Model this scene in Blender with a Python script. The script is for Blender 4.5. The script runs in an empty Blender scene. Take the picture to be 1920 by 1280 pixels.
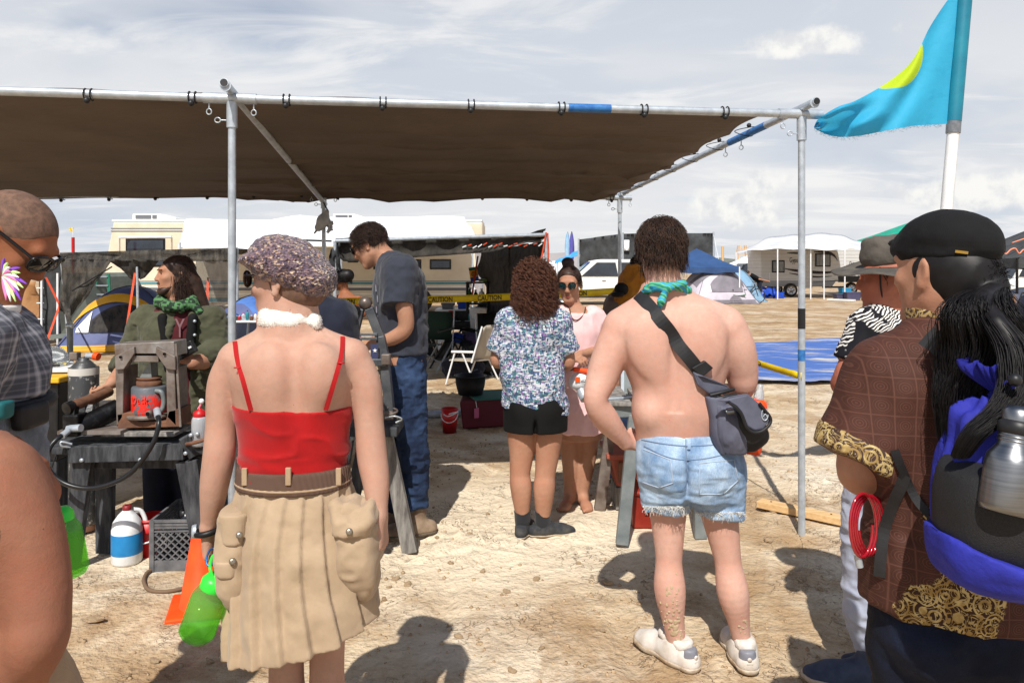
import bpy, bmesh, math, random
import numpy as np
from mathutils import Vector, Matrix
from mathutils.bvhtree import BVHTree
random.seed(7)
RNG = np.random.default_rng(11)
SC = bpy.context.scene
COL = SC.collection
R = math.radians
# camera
F, HOR, EYE = 1400.0, 500.0, 1.62          # focal length in photo pixels, horizon row, eye height
cam_d = bpy.data.cameras.new('camera')
cam_d.sensor_width = 36.0
cam_d.lens = 36.0 * F / 1920.0
cam_d.shift_y = -(640.0 - HOR) / 1920.0
cam_d.clip_start = 0.05
cam_d.clip_end = 6000.0
cam = bpy.data.objects.new('camera', cam_d)
cam.location = (0, 0, EYE)
cam.rotation_euler = (R(90), 0, 0)
COL.objects.link(cam)
SC.camera = cam
# sun and sky
SUN_EL, SUN_AZ = 51.0, 10.0               # light travels forward (+Y) and a little to +X
world = bpy.data.worlds.new('World')
SC.world = world
world.use_nodes = True
wn, wl = world.node_tree.nodes, world.node_tree.links
wn.clear()
def wnode(t, **kw):
    n = wn.new(t)
    for k, v in kw.items():
        setattr(n, k, v)
    return n
w_out = wnode('ShaderNodeOutputWorld')
w_bg = wnode('ShaderNodeBackground')
w_bg.inputs[1].default_value = 0.10
wl.new(w_bg.outputs[0], w_out.inputs[0])
sky = wnode('ShaderNodeTexSky', sky_type='NISHITA')
sky.sun_disc = False
sky.sun_elevation = R(SUN_EL)
sky.sun_rotation = R(180 + SUN_AZ)
sky.altitude = 1200
sky.air_density = 1.0
sky.dust_density = 1.2
def wmath(op, a, b=None, clamp=False):
    n = wnode('ShaderNodeMath', operation=op)
    n.use_clamp = clamp
    for i, v in enumerate((a, b)):
        if v is None: continue
        if hasattr(v, 'links'): wl.new(v, n.inputs[i])
        else: n.inputs[i].default_value = v
    return n.outputs[0]
tc = wnode('ShaderNodeTexCoord')
sep = wnode('ShaderNodeSeparateXYZ')
wl.new(tc.outputs['Generated'], sep.inputs[0])
zc = wmath('MAXIMUM', sep.outputs[2], 0.0)
zz = wmath('ADD', zc, 0.13)
cu, cv = wmath('DIVIDE', sep.outputs[0], zz), wmath('DIVIDE', sep.outputs[1], zz)
comb = wnode('ShaderNodeCombineXYZ')
wl.new(cu, comb.inputs[0]); wl.new(cv, comb.inputs[1])
def wnoise(vec, scale, detail, rough, offs, sc3=(1, 1, 1), dist=0.0):
    m = wnode('ShaderNodeMapping')
    m.inputs['Location'].default_value = offs
    m.inputs['Scale'].default_value = sc3
    wl.new(vec, m.inputs[0])
    n = wnode('ShaderNodeTexNoise')
    n.inputs['Scale'].default_value = scale
    n.inputs['Detail'].default_value = detail
    n.inputs['Roughness'].default_value = rough
    n.inputs['Distortion'].default_value = dist
    wl.new(m.outputs[0], n.inputs['Vector'])
    return n.outputs['Fac']
def wramp(fac, a, b):
    n = wnode('ShaderNodeMapRange')
    n.clamp = True
    n.interpolation_type = 'SMOOTHSTEP'
    n.inputs[1].default_value, n.inputs[2].default_value = a, b
    wl.new(fac, n.inputs[0])
    return n.outputs[0]
def wmix(fac, a, b):
    n = wnode('ShaderNodeMix', data_type='RGBA')
    if hasattr(fac, 'links'): wl.new(fac, n.inputs[0])
    else: n.inputs[0].default_value = fac
    for i, v in ((6, a), (7, b)):
        if hasattr(v, 'links'): wl.new(v, n.inputs[i])
        else: n.inputs[i].default_value = (*v, 1)
    return n.outputs[2]
SKYCFG = dict(veil=(7.2, 7.3, 7.5), bright=(8.3, 8.25, 8.2), grey=(5.3, 5.85, 6.7))
n_big = wnoise(comb.outputs[0], 0.62, 6, 0.55, (3.1, 7.7, 0), (1.0, 1.25, 1), 0.4)
n_str = wnoise(comb.outputs[0], 1.5, 9, 0.6, (1.3, 4.2, 2), (0.75, 1.5, 1), 0.6)
n_gry = wnoise(tc.outputs['Generated'], 2.6, 5, 0.5, (4.4, 0.3, 1.9), (1, 1, 3.2), 0.3)
m_veil = wmath('MULTIPLY', wramp(n_big, 0.16, 0.46), wramp(zc, 0.80, 0.12))
c = wmix(m_veil, sky.outputs[0], SKYCFG['veil'])
c = wmix(wmath('MULTIPLY', wramp(n_gry, 0.40, 0.62), wramp(zc, 0.6, 0.0)), c, SKYCFG['grey'])
c = wmix(wmath('MULTIPLY', wramp(n_str, 0.46, 0.68), wmath('MULTIPLY', wramp(zc, 0.9, 0.15), 0.85)), c, SKYCFG['bright'])
# heaped clouds standing low over the plain
def cumulus(c_in, px, py, rx, ry, seed):
    d = Vector(((px - 960) / F, 1.0, (HOR - py) / F)).normalized()
    vm = wnode('ShaderNodeVectorMath', operation='SUBTRACT')
    wl.new(tc.outputs['Generated'], vm.inputs[0]); vm.inputs[1].default_value = d
    vs = wnode('ShaderNodeVectorMath', operation='MULTIPLY')
    wl.new(vm.outputs[0], vs.inputs[0]); vs.inputs[1].default_value = (F / rx, F / rx, F / ry)
    ln = wnode('ShaderNodeVectorMath', operation='LENGTH')
    wl.new(vs.outputs[0], ln.inputs[0])
    nz = wnoise(tc.outputs['Generated'], 22, 7, 0.55, seed)
    k = wmath('ADD', ln.outputs['Value'], wmath('MULTIPLY', wmath('SUBTRACT', nz, 0.5), 2.6))
    m = wramp(k, 1.15, 0.45)
    sh = wnoise(tc.outputs['Generated'], 34, 5, 0.6, (seed[0] + .02, seed[1], seed[2] - .02))
    col = wmix(wramp(sh, .35, .6), (6.9, 7.0, 7.2), (8.8, 8.7, 8.4))
    return wmix(wmath('MULTIPLY', m, 0.95), c_in, col)
c = cumulus(c, 1385, 385, 95, 42, (2.2, 1.1, .4))
c = cumulus(c, 1440, 350, 42, 34, (6.2, 3.1, 2.4))
c = cumulus(c, 1860, 365, 130, 36, (5.2, 8.1, 1.4))
c = cumulus(c, 1530, 80, 110, 22, (9.2, 4.1, 7.4))
wl.new(c, w_bg.inputs[0])
sun_d = bpy.data.lights.new('sun', 'SUN')
sun_d.energy = 5.0
sun_d.angle = R(0.55)
sun_d.color = (1.0, 0.955, 0.88)
sun = bpy.data.objects.new('sun', sun_d)
ldir = Vector((math.sin(R(SUN_AZ)) * math.cos(R(SUN_EL)), math.cos(R(SUN_AZ)) * math.cos(R(SUN_EL)), -math.sin(R(SUN_EL))))
sun.rotation_euler = ldir.to_track_quat('-Z', 'Y').to_euler()
sun.location = (-3, -12, 20)
COL.objects.link(sun)
SC.view_settings.view_transform = 'Standard'
SC.view_settings.look = 'None'
SC.view_settings.gamma = 1.0
SC.view_settings.use_curve_mapping = False
SC.view_settings.exposure = 0.15
world.cycles.sampling_method = 'MANUAL'
world.cycles.sample_map_resolution = 256
SC.cycles.max_bounces = 6
SC.cycles.diffuse_bounces = 3
SC.cycles.transparent_max_bounces = 8
# helpers: points, tags, objects
def W(px, py, d):
    """world point that stands d metres in front of the viewer, read off the photograph"""
    return np.array(((px - 960.0) / F * d, d, EYE - (py - HOR) / F * d))
def G(px, d):
    return np.array(((px - 960.0) / F * d, d, 0.0))
def A(*v): return np.array(v, dtype=float)
def S(r, g, b):
    f = lambda c: (c / 255 / 12.92) if c / 255 <= 0.04045 else ((c / 255 + 0.055) / 1.055) ** 2.4
    return (f(r), f(g), f(b))
def tag(o, label=None, cat=None, group=None, kind=None):
    if label: o['label'] = label
    if cat: o['category'] = cat
    if group: o['group'] = group
    if kind: o['kind'] = kind
    return o
def thing(name, label, cat, loc=(0, 0, 0), group=None):
    o = bpy.data.objects.new(name, None)
    o.empty_display_size = 0.1
    o.location = tuple(float(v) for v in loc)
    COL.objects.link(o)
    return tag(o, label, cat, group)
def root_loc(p):
    v = Vector((0, 0, 0))
    while p is not None:
        v += p.location
        p = p.parent
    return np.array(v)
def mesh_np(name, V, Q, m, parent=None, smooth=True, bev=0):
    V = np.asarray(V, dtype=np.float64)
    if parent is not None: V = V - root_loc(parent)
    me = bpy.data.meshes.new(name)
    Q = np.asarray(Q, dtype=np.int32)
    n, k = Q.shape
    me.vertices.add(len(V)); me.vertices.foreach_set('co', V.astype(np.float32).ravel())
    me.loops.add(n * k); me.loops.foreach_set('vertex_index', Q.ravel())
    me.polygons.add(n); me.polygons.foreach_set('loop_start', np.arange(0, n * k, k, dtype=np.int32))
    me.update(calc_edges=True)
    if smooth: me.polygons.foreach_set('use_smooth', np.ones(n, dtype=bool))
    return link(name, me, m, parent, bev)
def link(name, me, m, parent=None, bev=0):
    if m is not None:
        for mm in (m if isinstance(m, (list, tuple)) else [m]): me.materials.append(mm)
    o = bpy.data.objects.new(name, me)
    COL.objects.link(o)
    if parent is not None: o.parent = parent
    if bev:
        b = o.modifiers.new('bevel', 'BEVEL'); b.width = bev; b.segments = 2; b.limit_method = 'ANGLE'; b.angle_limit = R(40)
    return o
def copy_tree(o, loc=None, parent=None, label=None):
    c = o.copy(); COL.objects.link(c)
    if parent is not None: c.parent = parent
    if loc is not None: c.location = tuple(float(v) for v in loc)
    if label: c['label'] = label
    for ch in list(o.children): copy_tree(ch, None, c)
    return c
# helpers: hard-surface mesh builder
class MB:
    def __init__(s): s.v, s.f, s.sm = [], [], []
    def _add(s, vs, fs, sm=False):
        n = len(s.v)
        s.v.extend([tuple(float(c) for c in p) for p in vs])
        s.f.extend([tuple(i + n for i in f) for f in fs]); s.sm.extend([sm] * len(fs))
        return s
    def hexa(s, P):          # 8 corners: bottom 4 ccw, top 4 ccw
        return s._add(P, [(3, 2, 1, 0), (4, 5, 6, 7), (0, 1, 5, 4), (1, 2, 6, 5), (2, 3, 7, 6), (3, 0, 4, 7)])
    def box(s, c, size, rz=0, M=None):
        x, y, z = (v / 2 for v in size)
        P = [(-x, -y, -z), (x, -y, -z), (x, y, -z), (-x, y, -z), (-x, -y, z), (x, -y, z), (x, y, z), (-x, y, z)]
        Mx = M if M is not None else Matrix.Rotation(rz, 3, 'Z')
        return s.hexa([Mx @ Vector(p) + Vector([float(q) for q in c]) for p in P])
    def beam(s, a, b, w, h, w2=None, h2=None, up=(0, 0, 1)):
        a, b = Vector([float(q) for q in a]), Vector([float(q) for q in b]); d = (b - a).normalized(); up = Vector(up)
        if abs(d.dot(up)) > .95: up = Vector((0, 1, 0))
        u = d.cross(up).normalized(); v = u.cross(d).normalized()
        w2 = w if w2 is None else w2; h2 = h if h2 is None else h2
        P = []
        for p, ww, hh in ((a, w, h), (b, w2, h2)):
            P += [p - u * ww / 2 - v * hh / 2, p + u * ww / 2 - v * hh / 2, p + u * ww / 2 + v * hh / 2, p - u * ww / 2 + v * hh / 2]
        return s.hexa(P)
    def tube(s, pts, r, n=10, close=False, cap=True):
        pts = [Vector([float(q) for q in p]) for p in pts]; m = len(pts)
        rs = r if isinstance(r, (list, tuple)) else [r] * m
        t0 = (pts[1] - pts[0]).normalized()
        u = t0.orthogonal().normalized()
        vs, fs = [], []
        for i, p in enumerate(pts):
            if close: t = (pts[(i + 1) % m] - pts[i - 1]).normalized()
            elif i == 0: t = t0
            elif i == m - 1: t = (pts[i] - pts[i - 1]).normalized()
            else: t = (pts[i + 1] - pts[i - 1]).normalized()
            u = (u - t * u.dot(t)); u = u.normalized() if u.length > 1e-6 else t.orthogonal().normalized()
            w = t.cross(u)
            for k in range(n):
                a = 2 * math.pi * k / n
                vs.append(p + (u * math.cos(a) + w * math.sin(a)) * rs[i])
        for i in range(m if close else m - 1):
            j = (i + 1) % m
            for k in range(n):
                fs.append((i * n + k, i * n + (k + 1) % n, j * n + (k + 1) % n, j * n + k))
        s._add(vs, fs, True)
        if cap and not close:
            s._add(vs[:n], [tuple(range(n - 1, -1, -1))]); s._add(vs[-n:], [tuple(range(n))])
        return s
    def lathe(s, c, prof, n=24, M=None, sx=1, sy=1):
        vs, fs = [], []
        Mx = M if M is not None else Matrix.Identity(3)
        c = Vector([float(q) for q in c])
        for (r, z) in prof:
            for k in range(n):
                a = 2 * math.pi * k / n
                vs.append(Mx @ Vector((r * math.cos(a) * sx, r * math.sin(a) * sy, z)) + c)
        for i in range(len(prof) - 1):
            for k in range(n):
                fs.append((i * n + k, i * n + (k + 1) % n, (i + 1) * n + (k + 1) % n, (i + 1) * n + k))
        return s._add(vs, fs, True)
    def prism(s, poly, d):     # poly: list of 3D points (planar), d: extrusion vector
        n = len(poly); d = Vector([float(q) for q in d]); P = [Vector([float(q) for q in p]) for p in poly]
        return s._add(P + [p + d for p in P], [tuple(range(n - 1, -1, -1)), tuple(range(n, 2 * n))] + [(i, (i + 1) % n, n + (i + 1) % n, n + i) for i in range(n)])
    def grid(s, P, thick=None, sm=True):   # P: array (a,b,3)
        P = np.asarray(P, float); a, b, _ = P.shape
        idx = lambda i, j: i * b + j
        fs = [(idx(i, j), idx(i + 1, j), idx(i + 1, j + 1), idx(i, j + 1)) for i in range(a - 1) for j in range(b - 1)]
        if thick is None: return s._add(P.reshape(-1, 3), fs, sm)
        t = np.asarray(thick, float); n = a * b
        vs = np.concatenate([P.reshape(-1, 3), P.reshape(-1, 3) + t])
        f2 = [tuple(q + n for q in f[::-1]) for f in fs]
        rim = [idx(i, 0) for i in range(a)] + [idx(a - 1, j) for j in range(1, b)] + [idx(i, b - 1) for i in range(a - 2, -1, -1)] + [idx(0, j) for j in range(b - 2, 0, -1)]
        f3 = [(rim[i], rim[i] + n, rim[(i + 1) % len(rim)] + n, rim[(i + 1) % len(rim)]) for i in range(len(rim))]
        s._add(vs, fs + f2, sm)
        k = len(s.v) - 2 * n
        s.f.extend([tuple(q + k for q in f) for f in f3]); s.sm.extend([False] * len(f3))
        return s
    def ball(s, c, r, n=12, sx=1, sy=1, sz=1):
        return s.lathe(c, [(max(1e-4, r * math.sin(math.pi * i / n)), -r * sz * math.cos(math.pi * i / n)) for i in range(n + 1)], n * 2, None, sx, sy)
    def build(s, name, m, parent=None, bev=0):
        me = bpy.data.meshes.new(name)
        o = root_loc(parent) if parent is not None else np.zeros(3)
        me.from_pydata([(p[0] - o[0], p[1] - o[1], p[2] - o[2]) for p in s.v], [], s.f)
        me.polygons.foreach_set('use_smooth', s.sm)
        bm = bmesh.new(); bm.from_mesh(me); bmesh.ops.recalc_face_normals(bm, faces=bm.faces); bm.to_mesh(me); bm.free()
        return link(name, me, m, parent, bev)
def arc(p, n=12):
    """smooth curve (Catmull-Rom) through points"""
    p = [np.asarray(q, float) for q in p]
    q = [2 * p[0] - p[1]] + p + [2 * p[-1] - p[-2]]
    out = []
    for i in range(1, len(q) - 2):
        for k in range(n):
            t = k / n
            out.append(.5 * (2 * q[i] + (q[i + 1] - q[i - 1]) * t + (2 * q[i - 1] - 5 * q[i] + 4 * q[i + 1] - q[i + 2]) * t * t + (3 * q[i] - q[i - 1] - 3 * q[i + 1] + q[i + 2]) * t ** 3))
    out.append(p[-1])
    return out
def ring(c, rx, ry, n=28, z=0, rz=0):
    return [np.array(c) + A(rx * math.cos(2 * math.pi * k / n + rz), ry * math.sin(2 * math.pi * k / n + rz), z) for k in range(n)]
def lettering(text, m, parent, org, xdir, ydir, height, name='lettering', ext=0.0008, align='LEFT', bold=0.0, width=None):
    cu = bpy.data.curves.new(name, 'FONT'); cu.body = text; cu.size = 1.0; cu.extrude = 0.02; cu.align_x = align; cu.offset = bold; cu.resolution_u = 2
    o = bpy.data.objects.new(name, cu); COL.objects.link(o)
    dg = bpy.context.evaluated_depsgraph_get()
    me = bpy.data.meshes.new_from_object(o.evaluated_get(dg))
    bpy.data.objects.remove(o); bpy.data.curves.remove(cu)
    V = np.empty(len(me.vertices) * 3, np.float32); me.vertices.foreach_get('co', V); V = V.reshape(-1, 3).astype(float)
    x = np.asarray(xdir, float); x /= np.linalg.norm(x); y = np.asarray(ydir, float); y -= x * x.dot(y); y /= np.linalg.norm(y); z = np.cross(x, y)
    sc = height / 0.72
    sx = sc if width is None else width / max(1e-6, V[:, 0].max() - V[:, 0].min())
    P = np.asarray(org, float) + V[:, :1] * sx * x + V[:, 1:2] * sc * y + V[:, 2:] * (ext / 0.02) * z
    P -= root_loc(parent)
    me.vertices.foreach_set('co', P.astype(np.float32).ravel()); me.update(); me.materials.clear()
    return link(name, me, m, parent)
# helpers: noise in numpy
def _h(ix, iy, iz, seed):
    n = (ix * 374761393 + iy * 668265263 + iz * 2147483647 + seed * 1274126177) & 0xFFFFFFFF
    n = ((n ^ (n >> 13)) * 1274126177) & 0xFFFFFFFF
    return ((n ^ (n >> 16)) & 0xFFFF) / 65535.0
def vnoise(P, seed=0):
    P = np.asarray(P, float); i = np.floor(P).astype(np.int64); f = P - i; f = f * f * (3 - 2 * f)
    x, y, z = i[:, 0], i[:, 1], i[:, 2]; o = 0
    for a in (0, 1):
        for b in (0, 1):
            for c_ in (0, 1):
                w = (f[:, 0] if a else 1 - f[:, 0]) * (f[:, 1] if b else 1 - f[:, 1]) * (f[:, 2] if c_ else 1 - f[:, 2])
                o = o + w * _h(x + a, y + b, z + c_, seed)
    return o * 2 - 1
def fbm(P, oct=3, seed=0, lac=2.1, gain=.5):
    P = np.asarray(P, float); a, o = 1.0, 0
    for k in range(oct):
        o = o + a * vnoise(P, seed + k); P = P * lac + 17.3; a *= gain
    return o
# helpers: materials
MATS = {}
class NT:
    def __init__(s, name):
        s.m = bpy.data.materials.new(name); s.m.use_nodes = True
        s.n, s.l = s.m.node_tree.nodes, s.m.node_tree.links
        s.b = s.n['Principled BSDF']; s.tc = s.n.new('ShaderNodeTexCoord')
    def put(s, inp, v):
        if hasattr(v, 'links'): s.l.new(v, inp)
        elif isinstance(v, (tuple, list)) and len(v) == 3 and len(inp.default_value) == 4: inp.default_value = (*v, 1)
        else: inp.default_value = v
    def map(s, sc=(1, 1, 1), loc=(0, 0, 0), rot=(0, 0, 0)):
        n = s.n.new('ShaderNodeMapping'); n.inputs['Scale'].default_value = sc; n.inputs['Location'].default_value = loc; n.inputs['Rotation'].default_value = rot
        s.l.new(s.tc.outputs['Object'], n.inputs[0]); return n.outputs[0]
    def noise(s, scale=5, detail=4, rough=.55, vec=None, dist=0, out='Fac'):
        n = s.n.new('ShaderNodeTexNoise'); n.inputs['Scale'].default_value = scale; n.inputs['Detail'].default_value = detail
        n.inputs['Roughness'].default_value = rough; n.inputs['Distortion'].default_value = dist
        s.l.new(vec if vec is not None else s.tc.outputs['Object'], n.inputs['Vector']); return n.outputs[out]
    def vor(s, scale=5, out='Distance', vec=None, feature='F1', metric='EUCLIDEAN', rnd=1.0):
        n = s.n.new('ShaderNodeTexVoronoi'); n.feature = feature
        if feature != 'DISTANCE_TO_EDGE': n.distance = metric
        n.inputs['Scale'].default_value = scale; n.inputs['Randomness'].default_value = rnd
        s.l.new(vec if vec is not None else s.tc.outputs['Object'], n.inputs['Vector']); return n.outputs[out]
    def wave(s, scale=5, dist=0, vec=None, axis='X', typ='BANDS', prof='SIN', dscale=1.0, detail=2):
        n = s.n.new('ShaderNodeTexWave'); n.wave_type = typ; n.wave_profile = prof
        if typ == 'BANDS': n.bands_direction = axis
        n.inputs['Scale'].default_value = scale; n.inputs['Distortion'].default_value = dist; n.inputs['Detail Scale'].default_value = dscale; n.inputs['Detail'].default_value = detail
        s.l.new(vec if vec is not None else s.tc.outputs['Object'], n.inputs['Vector']); return n.outputs['Fac']
    def rng(s, f, a, b, c=0, d=1):
        n = s.n.new('ShaderNodeMapRange'); n.clamp = True
        for i, v in ((1, a), (2, b), (3, c), (4, d)): n.inputs[i].default_value = v
        s.put(n.inputs[0], f); return n.outputs[0]
    def mix(s, f, a, b, mode='MIX'):
        n = s.n.new('ShaderNodeMix'); n.data_type = 'RGBA'; n.blend_type = mode
        s.put(n.inputs[0], f); s.put(n.inputs[6], a); s.put(n.inputs[7], b); return n.outputs[2]
    def math(s, op, a, b=0.0, cl=False):
        n = s.n.new('ShaderNodeMath'); n.operation = op; n.use_clamp = cl
        s.put(n.inputs[0], a); s.put(n.inputs[1], b); return n.outputs[0]
    def sep(s, v=None):
        n = s.n.new('ShaderNodeSeparateXYZ'); s.l.new(v if v is not None else s.tc.outputs['Object'], n.inputs[0]); return n.outputs
    def ramp(s, f, stops, const=False):
        n = s.n.new('ShaderNodeValToRGB'); r = n.color_ramp
        if const: r.interpolation = 'CONSTANT'
        while len(r.elements) < len(stops): r.elements.new(.5)
        for e, (p, c_) in zip(r.elements, stops): e.position = p; e.color = (*c_, 1)
        s.put(n.inputs[0], f); return n.outputs[0]
    def bump(s, h, st=.3, dist=.01, nrm=None):
        n = s.n.new('ShaderNodeBump'); n.inputs['Strength'].default_value = st; n.inputs['Distance'].default_value = dist
        s.l.new(h, n.inputs['Height'])
        if nrm is not None: s.l.new(nrm, n.inputs['Normal'])
        s.l.new(n.outputs[0], s.b.inputs['Normal']); return n.outputs[0]
    def fin(s, col, rough=.7, metal=0, spec=.5, sss=0, sheen=0, **kw):
        s.put(s.b.inputs['Base Color'], col); s.put(s.b.inputs['Roughness'], rough); s.put(s.b.inputs['Metallic'], metal)
        s.b.inputs['Specular IOR Level'].default_value = spec
        if sss:
            s.b.inputs['Subsurface Weight'].default_value = sss; s.b.inputs['Subsurface Radius'].default_value = (1, .35, .2); s.b.inputs['Subsurface Scale'].default_value = .012
        if sheen: s.b.inputs['Sheen Weight'].default_value = sheen
        for k, v in kw.items(): s.put(s.b.inputs[k.replace('_', ' ')], v)
        return s.m
def mat(name, c1, c2=None, scale=6, lo=.35, hi=.65, rough=.65, metal=0, bump=0, bscale=60, bdist=.004, stretch=(1, 1, 1), spec=.4, fine=0, **kw):
    t = NT(name); v = t.map(stretch) if stretch != (1, 1, 1) else None
    col = c1
    if c2 is not None: col = t.mix(t.rng(t.noise(scale, 6, .6, v), lo, hi), c1, c2)
    if fine: col = t.mix(t.math('MULTIPLY', t.rng(t.noise(bscale * 2, 2, .5), .3, .7), fine), col, (0, 0, 0))
    if bump: t.bump(t.noise(bscale, 4, .6, v), bump, bdist)
    return t.fin(col, rough, metal, spec, **kw)
# helpers: soft forms (bodies, cloth) as blended distance fields
def hermite(z, zs, vs):
    zs, vs = np.asarray(zs, float), np.asarray(vs, float); n = len(zs)
    m = np.gradient(vs, zs) if n > 2 else np.full(n, (vs[-1] - vs[0]) / (zs[-1] - zs[0]))
    zc_ = np.clip(z, zs[0], zs[-1]); i = np.clip(np.searchsorted(zs, zc_) - 1, 0, n - 2)
    h = zs[i + 1] - zs[i]; t = (zc_ - zs[i]) / h
    return (2 * t ** 3 - 3 * t ** 2 + 1) * vs[i] + (t ** 3 - 2 * t ** 2 + t) * h * m[i] + (-2 * t ** 3 + 3 * t ** 2) * vs[i + 1] + (t ** 3 - t ** 2) * h * m[i + 1]
def cone(a, ra, b, rb, k=.02, flat=False, sub=False, flata=False): return dict(t='c', a=np.asarray(a, float), b=np.asarray(b, float), ra=ra, rb=rb, k=k, flat=flat, sub=sub, flata=flata)
def ell(c_, r, M=None, k=.02, sub=False): return dict(t='e', c=np.asarray(c_, float), r=np.asarray(r, float), M=np.asarray(M, float) if M is not None else np.eye(3), k=k, sub=sub)
def loft(sec, k=.02, n=2.0, sub=False):
    sec = sorted(sec); return dict(t='l', s=np.array(sec, float), k=k, n=n, sub=sub)
def poly(P, r, k=.02): return dict(t='p', P=np.asarray(P, float), r=np.asarray(r, float), k=k, sub=False)
def _bounds(p, inf=0):
    if p['t'] == 'p':
        r = p['r'].max() + inf; return p['P'].min(0) - r, p['P'].max(0) + r
    if p['t'] == 'c':
        r = max(p['ra'], p['rb']) + inf; return np.minimum(p['a'], p['b']) - r, np.maximum(p['a'], p['b']) + r
    if p['t'] == 'e':
        r = np.abs(p['M']) @ p['r'] + inf; return p['c'] - r, p['c'] + r
    s = p['s']; g = 1.06
    return A((s[:, 1] - s[:, 3] * g).min() - inf, (s[:, 2] - s[:, 4] * g).min() - inf, s[0, 0] - inf), A((s[:, 1] + s[:, 3] * g).max() + inf, (s[:, 2] + s[:, 4] * g).max() + inf, s[-1, 0] + inf)
def _dist(p, X, Y, Z, inf):
    if p['t'] == 'p':
        d = None
        for i in range(len(p['P']) - 1):
            q = _dist(cone(p['P'][i], p['r'][i], p['P'][i + 1], p['r'][i + 1]), X, Y, Z, inf); d = q if d is None else np.minimum(d, q)
        return d
    if p['t'] == 'c':
        a, b = p['a'], p['b']; ba = b - a; L2 = float(ba @ ba) + 1e-12
        px, py, pz = X - a[0], Y - a[1], Z - a[2]
        h = np.clip((px * ba[0] + py * ba[1] + pz * ba[2]) / L2, 0, 1)
        d = np.sqrt((px - h * ba[0]) ** 2 + (py - h * ba[1]) ** 2 + (pz - h * ba[2]) ** 2) - (p['ra'] + (p['rb'] - p['ra']) * h) - inf
        L = math.sqrt(L2)
        if p['flat']: d = np.maximum(d, (px * ba[0] + py * ba[1] + pz * ba[2]) / L - L)
        if p['flata']: d = np.maximum(d, -(px * ba[0] + py * ba[1] + pz * ba[2]) / L)
        return d
    if p['t'] == 'e':
        M, r = p['M'], p['r'] + inf; qx, qy, qz = X - p['c'][0], Y - p['c'][1], Z - p['c'][2]
        l = [(M[0, i] * qx + M[1, i] * qy + M[2, i] * qz) / r[i] for i in range(3)]
        k0 = np.sqrt(l[0] ** 2 + l[1] ** 2 + l[2] ** 2); k1 = np.sqrt((l[0] / r[0]) ** 2 + (l[1] / r[1]) ** 2 + (l[2] / r[2]) ** 2) + 1e-9
        return k0 * (k0 - 1) / k1
    s = p['s']; z = Z.ravel(); n = p['n']
    cx, cy, rx, ry = (hermite(z, s[:, 0], s[:, i])[None, None, :] for i in (1, 2, 3, 4))
    rx, ry = np.maximum(rx + inf, .003), np.maximum(ry + inf, .003)
    ax, ay = np.abs(X - cx) / rx, np.abs(Y - cy) / ry
    k0 = (ax ** n + ay ** n) ** (1 / n) + 1e-6
    g = k0 ** (1 - n) * np.sqrt((ax ** (n - 1) / rx) ** 2 + (ay ** (n - 1) / ry) ** 2) + 1e-3
    d = (k0 - 1) / g
    return np.maximum(d, np.maximum(Z - s[-1, 0] - inf * .3, s[0, 0] - Z - inf * .3))
def field_mesh(prims, h, inf=0.0, cuts=(), hollow=0.0, pad=0.0):
    bs = [_bounds(p, inf) for p in prims if not p['sub']]
    lo = np.min([b[0] for b in bs], 0) - 4 * h - pad; hi = np.max([b[1] for b in bs], 0) + 4 * h + pad
    n = np.ceil((hi - lo) / h).astype(int) + 1
    ax = [(lo[i] + h * np.arange(n[i])).astype(np.float32) for i in range(3)]
    D = np.full(n, 9.0, np.float32)
    for p in prims:
        b0, b1 = _bounds(p, inf); m = p['k'] + 3 * h + (hollow or 0)
        i0 = np.clip(np.floor((b0 - m - lo) / h).astype(int), 0, n - 1); i1 = np.clip(np.ceil((b1 + m - lo) / h).astype(int) + 1, 1, n)
        if (i1 <= i0).any(): continue
        sl = tuple(slice(i0[i], i1[i]) for i in range(3))
        d = _dist(p, ax[0][sl[0]][:, None, None], ax[1][sl[1]][None, :, None], ax[2][sl[2]][None, None, :], inf if not p['sub'] else 0).astype(np.float32)
        a = D[sl]; k = max(p['k'], 1e-4)
        if p['sub']:
            hh = np.maximum(k - np.abs(a + d), 0) / k; D[sl] = np.maximum(a, -d) + hh * hh * k * .25
        else:
            hh = np.maximum(k - np.abs(a - d), 0) / k; D[sl] = np.minimum(a, d) - hh * hh * k * .25
    D0 = D.copy() if hollow else None
    for (pt, nr) in cuts:
        pt, nr = np.asarray(pt, float), np.asarray(nr, float); nr = nr / np.linalg.norm(nr)
        D = np.maximum(D, (((ax[0] - pt[0]) * nr[0])[:, None, None] + ((ax[1] - pt[1]) * nr[1])[None, :, None] + ((ax[2] - pt[2]) * nr[2])[None, None, :]).astype(np.float32))
    if hollow: D = np.maximum(D, -(D0 + hollow))
    return surface_nets(D, lo, h)
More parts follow.
